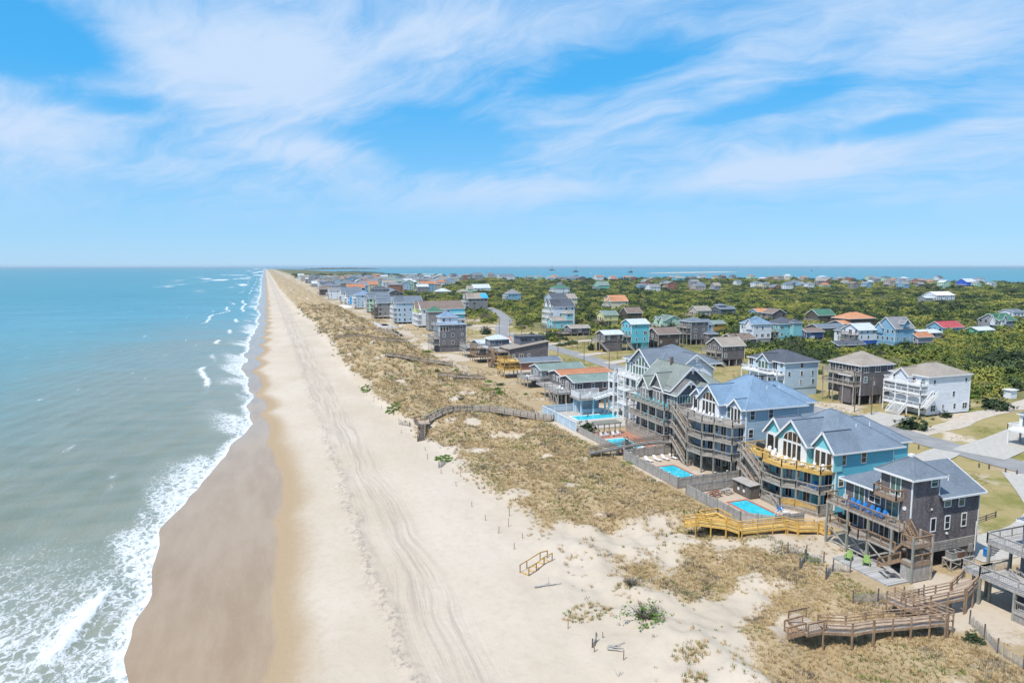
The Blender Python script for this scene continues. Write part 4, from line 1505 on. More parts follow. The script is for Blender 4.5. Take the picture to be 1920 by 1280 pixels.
# ------------------------------------------------------------------ the teal house and the blue house: same plan, the blue one raised
def bay_house(label, ox, oy, oz, wall, front, roofm, gables, low, topfloor='deck_grey', toprail='grey_wood'):
    """ox, oy, oz shift of the plan; gables: (y, half width, eave, peak, front x)"""
    X0, X1, Y0, Y1 = 75.5 + ox, 86.2 + ox, 73.4 + oy, 87.2 + oy
    E_ = 13.65 + oz
    F = [5.2 + oz, 8.0 + oz, 10.9 + oz]
    T = thing('beach_house', label, 'house', ((X0 + X1) / 2, (Y0 + Y1) / 2, G))
    wallbox(T, X0, X1, Y0, Y1, F[0] - 0.3, E_, wall)
    wallbox(T, X0 - 0.05, X0 + 0.25, Y0 + 0.06, Y1 - 0.06, F[0], E_ - 0.2, front, 'front_wall')
    hip(T, X0 - 0.1, X1 + 1.4, Y0, Y1, E_, 4.5, roofm, 0.5, vents=2)
    # rear wing
    wallbox(T, X1, X1 + 6, Y0 + 2.6, Y1 - 2.0, G - .2, E_ - 0.3, wall, 'rear_wall')
    hip(T, X1 - 6, X1 + 6, Y0 + 2.6, Y1 - 2.0, E_ - 0.25, 3.3, roofm, 0.45, name='rear_roof')
    for gy, hw, ze, zp, xf in gables:
        gwall(T, 'X', xf, X0 + 1.0, gy - hw + 0.15, gy + hw - 0.15, F[2], ze, zp - 0.15, front, 'bay_wall')
        gable(T, 'X', xf, X0 + 4.2, gy - hw, gy + hw, ze, zp - ze, roofm, 0.28, name='bay_roof', ends=(1.6, 0))
    # glazing of the top floor
    (ga, gb, gc) = gables
    w = 3.9
    zs = F[2] + 2.85
    MB().box(gb[4] - 0.03, gb[4], gb[0] - gb[1] + 0.25, gb[0] + gb[1] - 0.25, F[2], zs - 0.1).build('trim_panel', 'white_paint', T)
    for i in range(4):
        win(T, '-X', gb[4] - 0.03, gb[0] - w / 2 + w * (i + 0.5) / 4, F[2] + 0.25, w / 4 - 0.24, 2.3, mull='', pane='glass_warm' if i % 2 else 'glass')
    arch_window(T, gb[4], gb[0], zs, w - 0.1, 1.5)
    for g in (ga, gc):
        w = (g[1] - 0.4) * 2
        n = 3 if g is ga else 2
        MB().box(g[4] - 0.03, g[4], g[0] - g[1] + 0.2, g[0] + g[1] - 0.2, F[2], F[2] + 2.65).build('trim_panel', 'white_paint', T)
        for i in range(n):
            win(T, '-X', g[4] - 0.03, g[0] - w / 2 + w * (i + 0.5) / n, F[2] + 0.15, w / n - 0.25, 2.35, mull='', pane='glass_warm' if i != 1 else 'glass', name='door')
        MB().box(g[4] - 0.05, g[4], g[0] - g[1] + 0.2, g[0] + g[1] - 0.2, F[2] + 2.65, F[2] + 2.95).build('trim_board', 'white_paint', T)
    win(T, '-X', X0 - 0.05, (ga[0] + ga[1] + gb[0] - gb[1]) / 2, F[2] + 0.4, 0.9, 2.0, mull='h')
    # floors below, standing forward under the decks
    XB = X0 - 1.9
    wallbox(T, XB, X0 - 0.06, Y0 + 2.4, Y1 - 2.2, F[0] - 0.1, F[2] - 0.32, front, 'lower_bay_wall')
    for f in F[:2] + ([] if not low else [G + 0.1]):
        y = Y0 + 1.0
        k = 0
        while y < Y1 - 0.8:
            xw = XB if (f >= F[0] and Y0 + 3.0 < y < Y1 - 3.0) else X0 - 0.05
            if k % 3 == 2:
                win(T, '-X', xw, y, f + 0.8, 0.8, 1.3)
                y += 1.5
            else:
                door(T, '-X', xw, y + 0.2, f, 1.3, 2.1, RND.choice(['glass', 'glass', 'glass_curtain', 'glass_warm']))
                y += 2.15
            k += 1
    # side windows
    for a, z, w, h in ((X0 + 1.2, F[2] + 0.9, 0.85, 1.5), (X0 + 5.0, F[2] + 0.9, 0.85, 1.5), (X0 + 1.0, F[1] + 0.7, 0.85, 1.4)):
        win(T, '-Y', Y0, a, z, w, h, pane='glass_warm')
    trims(T, 'corner_trim', 'white_paint', [(X0 - 0.1, X0 + 0.06, Y0 - 0.05, Y0 + 0.1, F[0], E_ - 0.25), (X1 - 0.06, X1 + 0.05, Y0 - 0.05, Y0 + 0.1, F[0], E_ - 0.25)])
    for y in (Y0 + 0.3, ga[0] + ga[1] + 0.15, gb[0] - gb[1] + 0.1):
        MB().box(X0 - 0.2, X0 - 0.05, y - 0.08, y + 0.08, F[2] + 1.9, F[2] + 2.2).build('wall_light', 'white_paint', T)
    # decks
    out = [(75.5, 73.55), (72.85, 73.55), (71.75, 77.0), (70.35, 78.5), (70.15, 82.4), (71.5, 82.4), (71.5, 88.3), (75.5, 88.3)]
    out = [(x + ox, y + oy) for x, y in out]
    prs = [(i, i + 1) for i in range(0, 7)]
    for k in (1, 0):
        deck(T, out, F[k], 'deck_grey', 'grey_wood', prs, name='middle_deck' if k else 'lower_deck')
    top = deck(T, out, F[2], topfloor, toprail, prs, name='upper_deck', fascia=toprail)
    for i, (x, y) in enumerate(out[1:7]):
        post(T, x + 0.12, y + (0.12 if i == 0 else 0), G - .2, F[2] - 0.3, 'green_wood', 0.24)
    for x, y in ((73.9 + ox, 77.4 + oy), (73.9 + ox, 81.6 + oy), (74.2 + ox, 85.4 + oy)):
        post(T, x, y, G - .2, F[0] - 0.3, 'green_wood', 0.24, 'piling')
    # stair flights stacked at the far end of the front
    xs_ = 70.4 + ox
    levels = [F[2], F[1], F[0]] + ([G + 0.1] if low else [])
    for a, b in zip(levels, levels[1:]):
        stairs(T, (xs_, 87.6 + oy, a), (xs_, 83.2 + oy, b), 1.05, 'grey_wood', tread='brown_wood')
        for y in (83.1 + oy, 87.7 + oy):
            post(T, xs_, y, G - .2, a + 0.4 if y > 85 + oy else b + 0.9, 'grey_wood', 0.14, 'stair_post')
        deck(T, rect(xs_ - 0.05, 71.45 + ox, 82.46 + oy, 83.2 + oy), b, 'deck_grey', 'grey_wood', [(0, 1), (1, 2)], name='stair_landing')
        deck(T, rect(xs_ - 0.05, 71.45 + ox, 87.6 + oy, 88.6 + oy), a, 'deck_grey', 'grey_wood', [(1, 2), (2, 3)], name='stair_landing')
    return T, F


T, F = bay_house('bright teal house with blue roof, arched centre window and yellow top deck', 0, 0, 0, 'teal', 'teal_front', 'roof_bluegrey',
                 [(75.2, 2.05, 14.0, 16.4, 74.9), (80.5, 3.2, 14.0, 17.1, 74.0), (85.3, 2.1, 14.0, 16.4, 74.9)], False, 'deck_new', 'new_wood')
TEAL = T
# the teal house's lower storey: yellow slat rail, enclosed skirt, small stair to the pool
sl = MB()
for i in range(5):
    z = 5.3 + i * 0.19
    sl.beam((72.8, 73.9, z), (71.72, 77.0, z), 0.03, 0.13).beam((71.72, 77.0, z), (70.35, 78.5, z), 0.03, 0.13)
sl.build('slat_rail', 'new_wood', T)
sk = MB()
for i in range(5):
    sk.beam((72.85, 73.7, 4.42 + i * 0.17), (71.75, 77.0, 4.42 + i * 0.17), 0.03, 0.12).beam((71.75, 77.0, 4.42 + i * 0.17), (70.35, 78.5, 4.42 + i * 0.17), 0.03, 0.12).beam((70.35, 78.5, 4.42 + i * 0.17), (70.2, 82.4, 4.42 + i * 0.17), 0.03, 0.12)
sk.build('skirt_boards', 'grey_wood', T)
lt = MB()
for i in range(16):
    lt.box(72.95, 75.5, 73.5, 73.53, 4.45 + i * 0.115, 4.51 + i * 0.115)
lt.build('lattice_screen', 'grey_wood', T)
stairs(T, (70.2, 80.3, 5.2), (69.9, 78.6, 4.5), 1.0, 'grey_wood', tread='brown_wood')
wallbox(T, 75.55, 86.1, 73.45, 87.1, G - .2, 4.95, 'teal')

T, F = bay_house('blue house with light blue roof standing behind the four white loungers', -0.6, 18.8, 2.6, 'blue_grey', 'blue_front', 'roof_blue',
                 [(94.2, 1.7, 16.35, 17.75, 74.3), (100.6, 3.1, 16.4, 19.2, 73.5), (105.0, 1.8, 16.35, 17.8, 74.3)], True)
BLUE = T
wallbox(T, 76.6, 85.4, 92.3, 105.9, G - .2, 7.5, 'grey_wood', 'ground_floor_wall')
sk = MB()
for i in range(15):
    sk.box(73.3 + i * 0.16, 73.44 + i * 0.16, 92.28, 92.31, G, 7.2)
sk.build('skirt_boards', 'grey_wood', T)
for i in range(5):
    MB().box(81.8 + i * 0.7, 82.15 + i * 0.7, 97.6, 98.1, 20.55, 20.72).build('roof_vent', 'black_metal', T)

# pool yards
terrace_round_pool(61.2, 75.3, 72.4, 88.4, 4.48, (64.7, 68.0, 75.4, 83.0), 'pool_deck', 'tan pool terrace in front of the teal house')
pool(64.7, 68.0, 75.4, 83.0, 4.48, 'rectangular pool with red coping in front of the teal house')
terrace_round_pool(61.6, 75.3, 91.7, 109.2, 4.48, (64.1, 67.8, 95.2, 102.6), 'pool_deck', 'tan pool terrace in front of the blue house')
pool(64.1, 67.8, 95.2, 102.6, 4.48, 'rectangular pool with red coping in front of the blue house')
fence([(69.0, 72.3), (64.4, 72.6), (61.0, 75.5), (61.0, 88.6), (70.5, 88.6)], 4.4, 1.75, 'silver_wood', 'weathered board fence round the teal house pool', postm='green_wood')
fence([(73.2, 91.5), (61.4, 91.5), (61.4, 109.4), (72.4, 109.6), (72.4, 106.2)], 4.4, 1.8, 'silver_wood', 'weathered fence with white post caps round the blue house pool', cap='white_paint', postm='green_wood')
for i in range(4):
    lounger(64.8 + i * 1.75, 106.2, 4.48, rad(100), ['white sun lounger nearest the seaward fence by the blue house pool', 'second white lounger from the seaward fence', 'third white lounger from the seaward fence', 'white lounger nearest the blue house stairs'][i], 'white loungers by the pool')
picnic_table(64.6, 86.2, 4.48, rad(15), 'red_wood', 'dark red picnic table in the teal house pool yard')
picnic_table(67.0, 86.6, 4.48, rad(15), 'silver_wood', 'pale grey picnic table in the teal house pool yard')
o = thing('bath_house', 'weathered timber shower hut beside the teal house stairs', 'hut', (70, 85, 4.48))
hb = MB()
for i in range(27):
    hb.box(68.6, 68.64, 83.0 + i * 0.15, 83.14 + i * 0.15, 4.6, 6.5)
for i in range(10):
    hb.box(68.65 + i * 0.165, 68.8 + i * 0.165, 82.96, 83.0, 4.6, 6.5)
hb.build('wall', 'dark_wood', o)
MB().box(68.7, 70.3, 83.05, 87.0, 4.55, 6.4).build('inner_wall', 'dark_wood', o)
MB().slab([(68.4, 82.8, 6.6), (70.5, 82.8, 6.75), (70.5, 87.2, 6.75), (68.4, 87.2, 6.6)], 0.08).build('roof', 'silver_wood', o)
for y in (84.4, 85.7):
    MB().box(68.55, 68.6, y - 0.3, y + 0.3, 5.9, 6.4).build('window', 'glass', o)
    MB().box(68.55, 68.6, y - 0.2, y + 0.2, 5.2, 5.6).build('sign', 'white_paint', o)
for i, (x, y, rz, mt, lb) in enumerate(((69.4, 77.3, 2.6, 'blue_plastic', 'blue deck chair beside the teal house pool'), (69.2, 76.0, 2.4, 'white_paint', 'white deck chair beside the teal house pool, next to the blue chair'), (69.5, 74.7, 2.4, 'white_paint', 'white deck chair beside the teal house pool, nearest the yellow walkway'))):
    chair(x, y, 4.49, rz, mt, lb, 'chairs beside the teal house pool', 1.1)
for i in range(9):
    chair((73.6, 73.2, 72.6, 72.2, 71.8, 71.6, 71.8, 73.2, 73.4)[i], 74.3 + i * 1.35, 10.92, RND.uniform(-0.3, 0.3), 'white_paint', nth(i) + ' white deck chair from the near end of the teal house top deck', 'white chairs on the teal house deck')
for i in range(8):
    chair(72.3 + 0.2 * (i % 2), 96.0 + i * 1.25, 13.52, RND.uniform(-0.2, 0.2), 'white_paint', nth(i) + ' white deck chair from the near end of the blue house top deck', 'white chairs on the blue house deck')
for i in range(4):
    chair(73.6, 74.5 + i * 1.1, 8.02, RND.uniform(-0.3, 0.3), 'blue_plastic', nth(i) + ' blue chair from the near end of the teal house middle deck', 'blue chairs on the teal house middle deck')
o = thing('gas_grill', 'black covered grill on the far end of the teal house top deck', 'grill', (73.2, 86.6, 10.9))
MB().box(72.9, 73.5, 85.8, 87.2, 10.9, 11.9).build('cover', 'black_metal', o)
MB().tube((73.2, 85.85, 11.85), (73.2, 87.15, 11.85), 0.3, n=10).build('hood', 'black_metal', o)


# ------------------------------------------------------------------ the tall grey shingle house with turquoise chairs
T = thing('beach_house', 'tall grey shingle house with three weathered decks and turquoise chairs', 'house', (80, 120, G))
GREY = T
D_F = [5.9, 9.0, 12.15]
wallbox(T, 75.1, 85.5, 113.0, 128.4, G - .2, 15.3, 'shingle_grey')
gwall(T, 'Y', 75.1, 80.6, 113.0, 117.0, 15.3, 15.31, 17.7, 'shingle_grey', 'gable_wall')
gwall(T, 'Y', 75.1, 84.4, 115.2, 127.0, 15.2, 16.0, 20.0, 'shingle_grey', 'gable_wall')
gable(T, 'Y', 75.1, 80.6, 113.0, 118.0, 15.3, 2.4, 'roof_greygreen', 0.5, name='near_roof', ends=(1, 0))
gable(T, 'Y', 75.0, 84.4, 115.2, 127.0, 15.9, 4.2, 'roof_greygreen', 0.5, name='main_roof')
hip(T, 80.5, 87.5, 113.6, 128, 15.3, 3.0, 'roof_greygreen', 0.5, name='rear_roof')
for gy, hw, zp, xf in ((123.3, 1.9, 17.3, 73.9), (119.4, 2.6, 18.5, 74.6)):
    gwall(T, 'X', xf, 76.5, gy - hw + .15, gy + hw - .15, 12.2, 15.2, zp - .15, 'shingle_grey', 'bay_wall')
    gable(T, 'X', xf, 78.6, gy - hw, gy + hw, 15.2, zp - 15.2, 'roof_greygreen', 0.3, name='bay_roof', ends=(1.6, 0))
for i in range(3):
    win(T, '-X', 73.9, 122.2 + i * 1.1, 12.5, 0.8, 2.1, mull='hv', pane='glass_warm')
arch_window(T, 73.9, 123.3, 14.95, 1.7, 0.85)
for i in range(3):
    win(T, '-X', 74.6, 117.9 + i * 1.25, 12.3, 0.9, 2.3, mull='v', pane='glass_warm')
for y in (114.3, 115.8, 126.0, 127.3):
    win(T, '-X', 75.1, y, 12.6, 0.9, 2.0, mull='hv')
win(T, '-Y', 113.0, 76.9, 13.1, 2.5, 1.6, mull='vvv', pane='glass_green')
win(T, '-Y', 113.0, 83.0, 13.1, 0.9, 1.5)
for a, b in ((76.9, 10.0), (79.0, 10.0), (82.0, 9.9), (77.6, 6.8)):
    win(T, '-Y', 113.0, a, b, 0.9, 1.4)
# crossed trim in the gables
for xc, yy, zp in ((77.85, 112.45, 17.75), (79.7, 114.65, 20.15)):
    MB().beam((xc - 0.75, yy, zp - 0.85), (xc + 0.75, yy, zp - 0.85), 0.06, 0.14).beam((xc, yy, zp - 1.5), (xc, yy, zp - 0.1), 0.06, 0.14).build('gable_cross', 'white_paint', T)
for f in D_F[:2]:
    for i in range(6):
        y = 114.2 + i * 2.45
        if i % 3 == 1:
            win(T, '-X', 75.1, y, f + 0.8, 1.0, 1.3)
        else:
            door(T, '-X', 75.1, y, f, 1.6, 2.05)
for k, f in enumerate(D_F):
    deck(T, rect(72.6, 75.1, 113.6, 128.6), f, 'deck_grey', 'grey_wood', [(0, 1), (1, 2), (2, 3)], name=('lower_deck', 'middle_deck', 'upper_deck')[k])
for y in (113.7, 116.7, 119.6, 122.6, 125.6, 128.5):
    post(T, 72.7, y, G - .2, 12.0, 'grey_wood', 0.24)
sk = MB()
for i in range(90):
    sk.box(72.64, 72.67, 113.7 + i * 0.165, 113.85 + i * 0.165, G - .1, 5.7)
sk.build('skirt_boards', 'grey_wood', T)
trims(T, 'corner_trim', 'white_paint', [(75.04, 75.16, 112.95, 113.06, 12.2, 15.0)])
MB().box(79.0, 79.5, 121.4, 121.9, 19.5, 21.2).build('chimney', 'dark_wood', T)
for i in range(8):
    chair(73.6, 114.8 + i * 1.7, 12.17, RND.uniform(-.3, .3), 'aqua_plastic', nth(i) + ' turquoise chair from the near end of the shingle house top deck', 'turquoise chairs on the top deck')
for i in range(3):
    chair(73.6, 115.2 + i * 3.6, 9.02, RND.uniform(-.3, .3), 'aqua_plastic', nth(i) + ' turquoise chair from the near end of the shingle house middle deck', 'turquoise chairs on the middle deck')
terrace_round_pool(62.4, 72.5, 111.6, 128.8, 4.5, (64.4, 68.9, 115.2, 122.9), 'pool_brick', 'brick red pool terrace before the tall shingle house')
pool(64.4, 68.9, 115.2, 122.9, 4.5, 'rectangular pool with white coping before the tall shingle house', 'white_paint')
fence([(62.2, 112.5), (62.2, 131.2)], 4.4, 1.5, 'silver_wood', 'long grey board fence seaward of the shingle house pool')
o = thing('pergola', 'timber pergola at the far end of the shingle house pool', 'pergola', (67.5, 127.5, 4.5))
for x in (64.8, 67.4, 70.0):
    for y in (126.4, 128.6):
        post(o, x, y, 4.5, 6.9, 'grey_wood', 0.16)
rb = MB()
for i in range(22):
    rb.box(64.4 + i * 0.27, 64.52 + i * 0.27, 126.0, 129.0, 6.95, 7.1)
rb.build('roof_slats', 'green_wood', o)
MB().box(64.5, 70.3, 126.35, 126.45, 6.75, 6.95).box(64.5, 70.3, 128.55, 128.65, 6.75, 6.95).build('beam', 'grey_wood', o)
for i in range(4):
    chair(65.0 + i * 1.35, 125.0 + 0.3 * (i % 2), 4.52, rad(95) + RND.uniform(-.4, .4), 'white_paint', ('seaward', 'second', 'third', 'landward')[i] + ' white chair of the four before the pergola', 'white chairs by the pergola')

# ------------------------------------------------------------------ the white house with the great glazed gable
T = thing('beach_house', 'white four storey house with great glazed gable and white balconies', 'house', (85, 133, G))
WHITE = T
wallbox(T, 79.3, 93.0, 126.2, 141.0, G - .2, 18.7, 'white_siding')
hip(T, 79.3, 94.5, 126.2, 141.0, 18.7, 3.6, 'roof_slate', 0.6)
gwall(T, 'X', 78.6, 84, 128.4, 136.8, 15.0, 18.6, 21.6, 'white_siding', 'gable_wall')
gable(T, 'X', 78.6, 87, 128.2, 137.0, 18.6, 3.2, 'roof_slate', 0.5, name='front_gable_roof', ends=(1.5, 0))
gwall(T, 'Y', 83.6, 92.2, 125.7, 130, 15.0, 17.8, 20.7, 'white_siding', 'gable_wall')
gable(T, 'Y', 83.4, 92.4, 125.7, 131, 17.8, 3.1, 'roof_slate', 0.5, name='side_gable_roof', ends=(1, 0))
MB().beam((87.1, 125.1, 20.0), (88.7, 125.1, 20.0), 0.06, 0.14).beam((87.9, 125.1, 19.2), (87.9, 125.1, 20.8), 0.06, 0.14).build('gable_cross', 'white_paint', T)
for i in range(6):
    y = 129.4 + i * 1.28
    win(T, '-X', 78.6, y, 15.25, 0.95, 2.2, mull='', pane='glass_green')
    h = 2.3 - abs(y - 132.6) * 0.68
    win(T, '-X', 78.6, y, 17.8, 0.95, max(0.5, h), mull='', pane='glass_green')
for y in (127.4, 138.0, 139.8):
    win(T, '-X', 79.3, y, 15.4, 1.3, 2.2, mull='v', pane='glass_green')
for f in (8.6, 11.9):
    for i in range(6):
        door(T, '-X', 79.3, 127.6 + i * 2.4, f, 1.7, 2.2)
for k, f in enumerate((15.1, 11.8, 8.5)):
    deck(T, rect(77.2, 79.3, 126.4, 141.2), f, 'white_paint', 'white_paint', [(0, 1), (1, 2), (2, 3)], t=0.45, name=('top_balcony', 'middle_balcony', 'lower_balcony')[k])
for y in (126.6, 129.5, 132.4, 135.3, 138.2, 141.0):
    post(T, 77.35, y, G - .2, 14.8, 'white_paint', 0.3, 'column')
# stair tower on the far side
for z in (6.6, 9.8, 13.0):
    deck(T, rect(77.0, 80.4, 142.6, 145.2), z, 'white_paint', 'white_paint', [(0, 1), (1, 2), (2, 3)], t=0.4, name='stair_landing')
for x in (77.1, 80.3):
    for y in (142.7, 145.1):
        post(T, x, y, G - .2, 14.6, 'white_paint', 0.32, 'column')
stairs(T, (77.4, 142.6, 15.1), (77.4, 144.4, 13.1), 1.1, 'white_paint')
stairs(T, (77.2, 143.2, 9.8), (72.6, 143.2, 8.7), 1.1, 'white_paint', (0, 1))
for i in range(6):
    chair(78.2, 127.6 + i * 2.2, 15.12, RND.uniform(-.3, .3), 'white_paint', nth(i) + ' white chair from the near end of the white house top balcony', 'white chairs on the white house balcony')
o = thing('pool_cabana', 'white cabana with railed roof deck beside the large pool', 'cabana', (73, 147, 4.6))
for x in (70.0, 73.2, 76.4):
    for y in (145.6, 149.6):
        post(o, x, y, 4.5, 8.2, 'pale_blue', 0.35, 'column')
MB().box(69.2, 77.2, 144.8, 150.4, 8.2, 8.5).build('roof', 'grey_wood', o)
MB().box(69.2, 77.2, 144.8, 150.4, 8.5, 8.62).build('roof_deck', 'deck_grey', o)
wallbox(o, 70.2, 76.4, 148.8, 149.6, 4.5, 8.2, 'pale_blue', 'rear_wall')
MB().box(70.6, 76.0, 146.4, 147.0, 4.6, 5.7).build('bar_counter', 'pale_blue', o)
for p, q in (((69.4, 145), (77, 145)), ((69.4, 145), (69.4, 150.2)), ((69.4, 150.2), (77, 150.2))):
    rail(o, (*p, 8.62), (*q, 8.62), 'white_paint', 1.35, 0.16, bal=0.06)
for i, (x, y) in enumerate(((71.5, 146.2), (73.0, 147.8), (74.8, 146.4))):
    chair(x, y, 8.64, 0.3 * i, 'white_paint', ('seaward', 'middle', 'landward')[i] + ' white chair on the cabana roof deck', 'white chairs on the cabana')
terrace_round_pool(62.4, 79, 132.2, 150.6, 4.55, (67.0, 78.0, 140.6, 145.0), 'concrete', 'pale concrete terrace round the large pool of the white house')
pool(67.0, 78.0, 140.6, 145.0, 4.55, 'large bright pool beside the white house', 'white_paint', False)
o = fence([(62.1, 131.6), (62.1, 150.6), (72.0, 151.2)], 4.4, 2.0, 'pale_blue', 'tall pale blue fence round the large pool of the white house', step=3.2, postm='white_paint', board=0.3)
MB().box(62.0, 62.2, 131.6, 150.6, 6.42, 6.5).build('cap_rail', 'white_paint', o)

# ------------------------------------------------------------------ grey house cut by the picture edge
T = thing('beach_house', 'grey house with weathered decks cut off by the right picture edge', 'house', (78, 44, G))
wallbox(T, 74.2, 86, 37.5, 47.0, G - .2, 13.5, 'slate_siding')
hip(T, 74.2, 86, 37.5, 47.0, 13.5, 3.2, 'roof_slate')
deck(T, rect(69.9, 74.2, 36.5, 48.2), 7.6, 'deck_silver', 'silver_wood', [(1, 2), (2, 3)], name='middle_deck')
deck(T, rect(69.9, 71.7, 48.2, 50.2), 7.6, 'deck_silver', 'silver_wood', [(0, 1), (1, 2), (2, 3)], name='deck_corner')
deck(T, rect(72.4, 80, 44.0, 49.4), 10.5, 'deck_silver', 'silver_wood', [(1, 2), (2, 3)], name='upper_deck')
deck(T, rect(69.9, 72.4, 36.5, 44.6), 5.5, 'deck_silver', 'silver_wood', [(1, 2)], name='lower_deck')
for x, y, z in ((70.0, 48.2, 7.4), (70.0, 50.0, 7.4), (71.6, 50.0, 7.4), (70.0, 44.6, 7.4), (70.0, 41.2, 7.4), (72.5, 49.2, 10.3), (76.0, 49.2, 10.3), (71.6, 48.2, 7.4)):
    post(T, x, y, G - .3, z, 'green_wood', 0.24)
stairs(T, (72.3, 46.8, 7.6), (72.3, 43.8, 5.6), 1.1, 'silver_wood')
sb = MB()
for i in range(6):
    sb.box(69.95, 70.0, 36.5, 44.6, 4.4 + i * 0.17, 4.52 + i * 0.17)
sb.build('skirt_boards', 'silver_wood', T)
lv = MB()
for i in range(9):
    lv.beam((72.45, 49.3, 10.2 - i * 0.17), (76.0 - i * 0.3, 49.3, 10.2 - i * 0.17), 0.04, 0.1)
lv.build('louvre_boards', 'silver_wood', T)
for y in (38.5, 41, 44):
    door(T, '-X', 74.2, y, 7.6, 1.6, 2.1)


# ------------------------------------------------------------------ boardwalks over the dunes
def walkway(name, label, runs, w, floor, railm, postm, base=None, gap=2.0, rh=1.0, bars=2, under=None):
    """runs: list of (points [(x, y, z)...]); each run a ramp or flat of boards between two handrails"""
    x0, y0, z0 = runs[0][0]
    o = thing(name, label, 'boardwalk', (x0, y0, z0 - 0.5))
    for P in runs:
        for a, b in zip(P, P[1:]):
            a, b = Vector(a), Vector(b)
            d_ = Vector((b.x - a.x, b.y - a.y, 0))
            L = d_.length
            d_.normalize()
            s = Vector((-d_.y, d_.x, 0)) * (w / 2)
            MB().slab([tuple(a - s), tuple(b - s), tuple(b + s), tuple(a + s)], 0.05).build('walk_boards', floor, o)
            for k in (-1, 1):
                u = Vector((0, 0, -0.17))
                MB().beam(a + s * k + u, b + s * k + u, 0.06, 0.24).build('joist', railm, o)
                for j, hz in enumerate([rh - 0.02] + [rh * (i + 1) / (bars + 1) for i in range(bars)]):
                    MB().beam(a + s * k + Vector((0, 0, hz)), b + s * k + Vector((0, 0, hz)), 0.14 if j == 0 else 0.04, 0.05 if j == 0 else 0.12).build('handrail', railm, o)
                n = max(1, round(L / gap))
                for i in range(n + 1):
                    c = a.lerp(b, i / n) + s * k
                    g = zt(c.x, c.y) - 0.3 if under is None else under
                    post(o, c.x, c.y, min(g, c.z - 0.3), c.z + rh - 0.05, postm, 0.12)
    return o


# new yellow timber walk beside the teal pool
yb = walkway('timber_boardwalk', 'new yellow timber boardwalk zigzagging below the teal house pool', [
    [(54.2, 76.2, 5.3), (57.2, 73.6, 5.3)], [(57.2, 73.6, 5.3), (58.4, 72.4, 4.95)], [(58.4, 72.4, 4.95), (64.8, 71.1, 5.25)], [(64.8, 71.1, 5.25), (66.0, 70.3, 5.0)], [(66.0, 70.3, 5.0), (68.4, 69.4, 5.05)]], 1.3, 'deck_new', 'new_wood', 'new_wood', bars=2)
deck(yb, rect(55.4, 58.6, 74.4, 77.4), 5.28, 'deck_new', 'new_wood', [(1, 2), (2, 3), (3, 0)], name='lookout_platform')
bn = MB().box(55.6, 58.4, 76.9, 77.3, 5.72, 5.78).box(58.0, 58.4, 74.6, 76.9, 5.72, 5.78)
bn.build('bench', 'new_wood', yb)
stairs(yb, (68.4, 68.9, 5.05), (69.2, 67.6, 4.4), 1.1, 'new_wood', (0.8, 0.6))
stairs(yb, (54.0, 75.5, 5.3), (52.6, 76.6, 4.9), 1.2, 'new_wood', (0.6, 0.8))
# brown timber walk from the edge house
bb = walkway('timber_boardwalk', 'brown timber boardwalk running from the edge house over the near dune', [
    [(70.2, 49.2, 6.6), (66.5, 47.9, 6.2), (60.0, 48.4, 5.9)], [(59.7, 50.1, 5.9), (61.0, 44.6, 5.9)], [(60.8, 45.2, 5.9), (57.0, 46.0, 5.8), (53.4, 46.9, 5.7)], [(53.4, 46.9, 5.7), (51.6, 47.6, 5.35)], [(51.6, 47.6, 5.35), (49.2, 48.7, 5.35)]], 1.5, 'deck_brown', 'brown_wood', 'brown_wood', bars=2, gap=1.9)
deck(bb, rect(47.2, 49.4, 48.2, 50.8), 5.35, 'deck_brown', 'brown_wood', [(0, 1), (2, 3)], name='lookout_platform')
stairs(bb, (47.3, 48.6, 5.35), (45.9, 49.4, 4.7), 1.4, 'brown_wood', (0.5, 0.87))
# old dark walk with stairs down to the beach
OB = [(61.4, 142.8), (58.6, 145.6), (55.2, 151.2), (52.2, 155.4), (46.5, 157.5), (41.0, 156.6), (37.6, 154.6), (33.8, 151.6)]
OBZ = [max(zt(x + i, y + j) for i in (-1, 0, 1) for j in (-1, 0, 1)) + 0.55 for x, y in OB]
OB = [(x, y, z) for (x, y), z in zip(OB, OBZ)]
OE = OB[-1][2]
ob = walkway('timber_boardwalk', 'old dark boardwalk with stairs crossing the dune to the beach', [OB[:2], OB[1:3], OB[2:6], OB[5:]], 1.4, 'deck_brown', 'grey_wood', 'dark_wood', bars=3, gap=2.2, rh=0.95)
deck(ob, rect(31.0, 34.0, 149.0, 152.6), OE, 'deck_brown', 'dark_wood', [(1, 2), (2, 3)], name='lookout_platform')
stairs(ob, (31.2, 149.0, OE), (29.4, 141.6, 2.9), 1.6, 'brown_wood', (1, -0.25), tread='dark_wood')
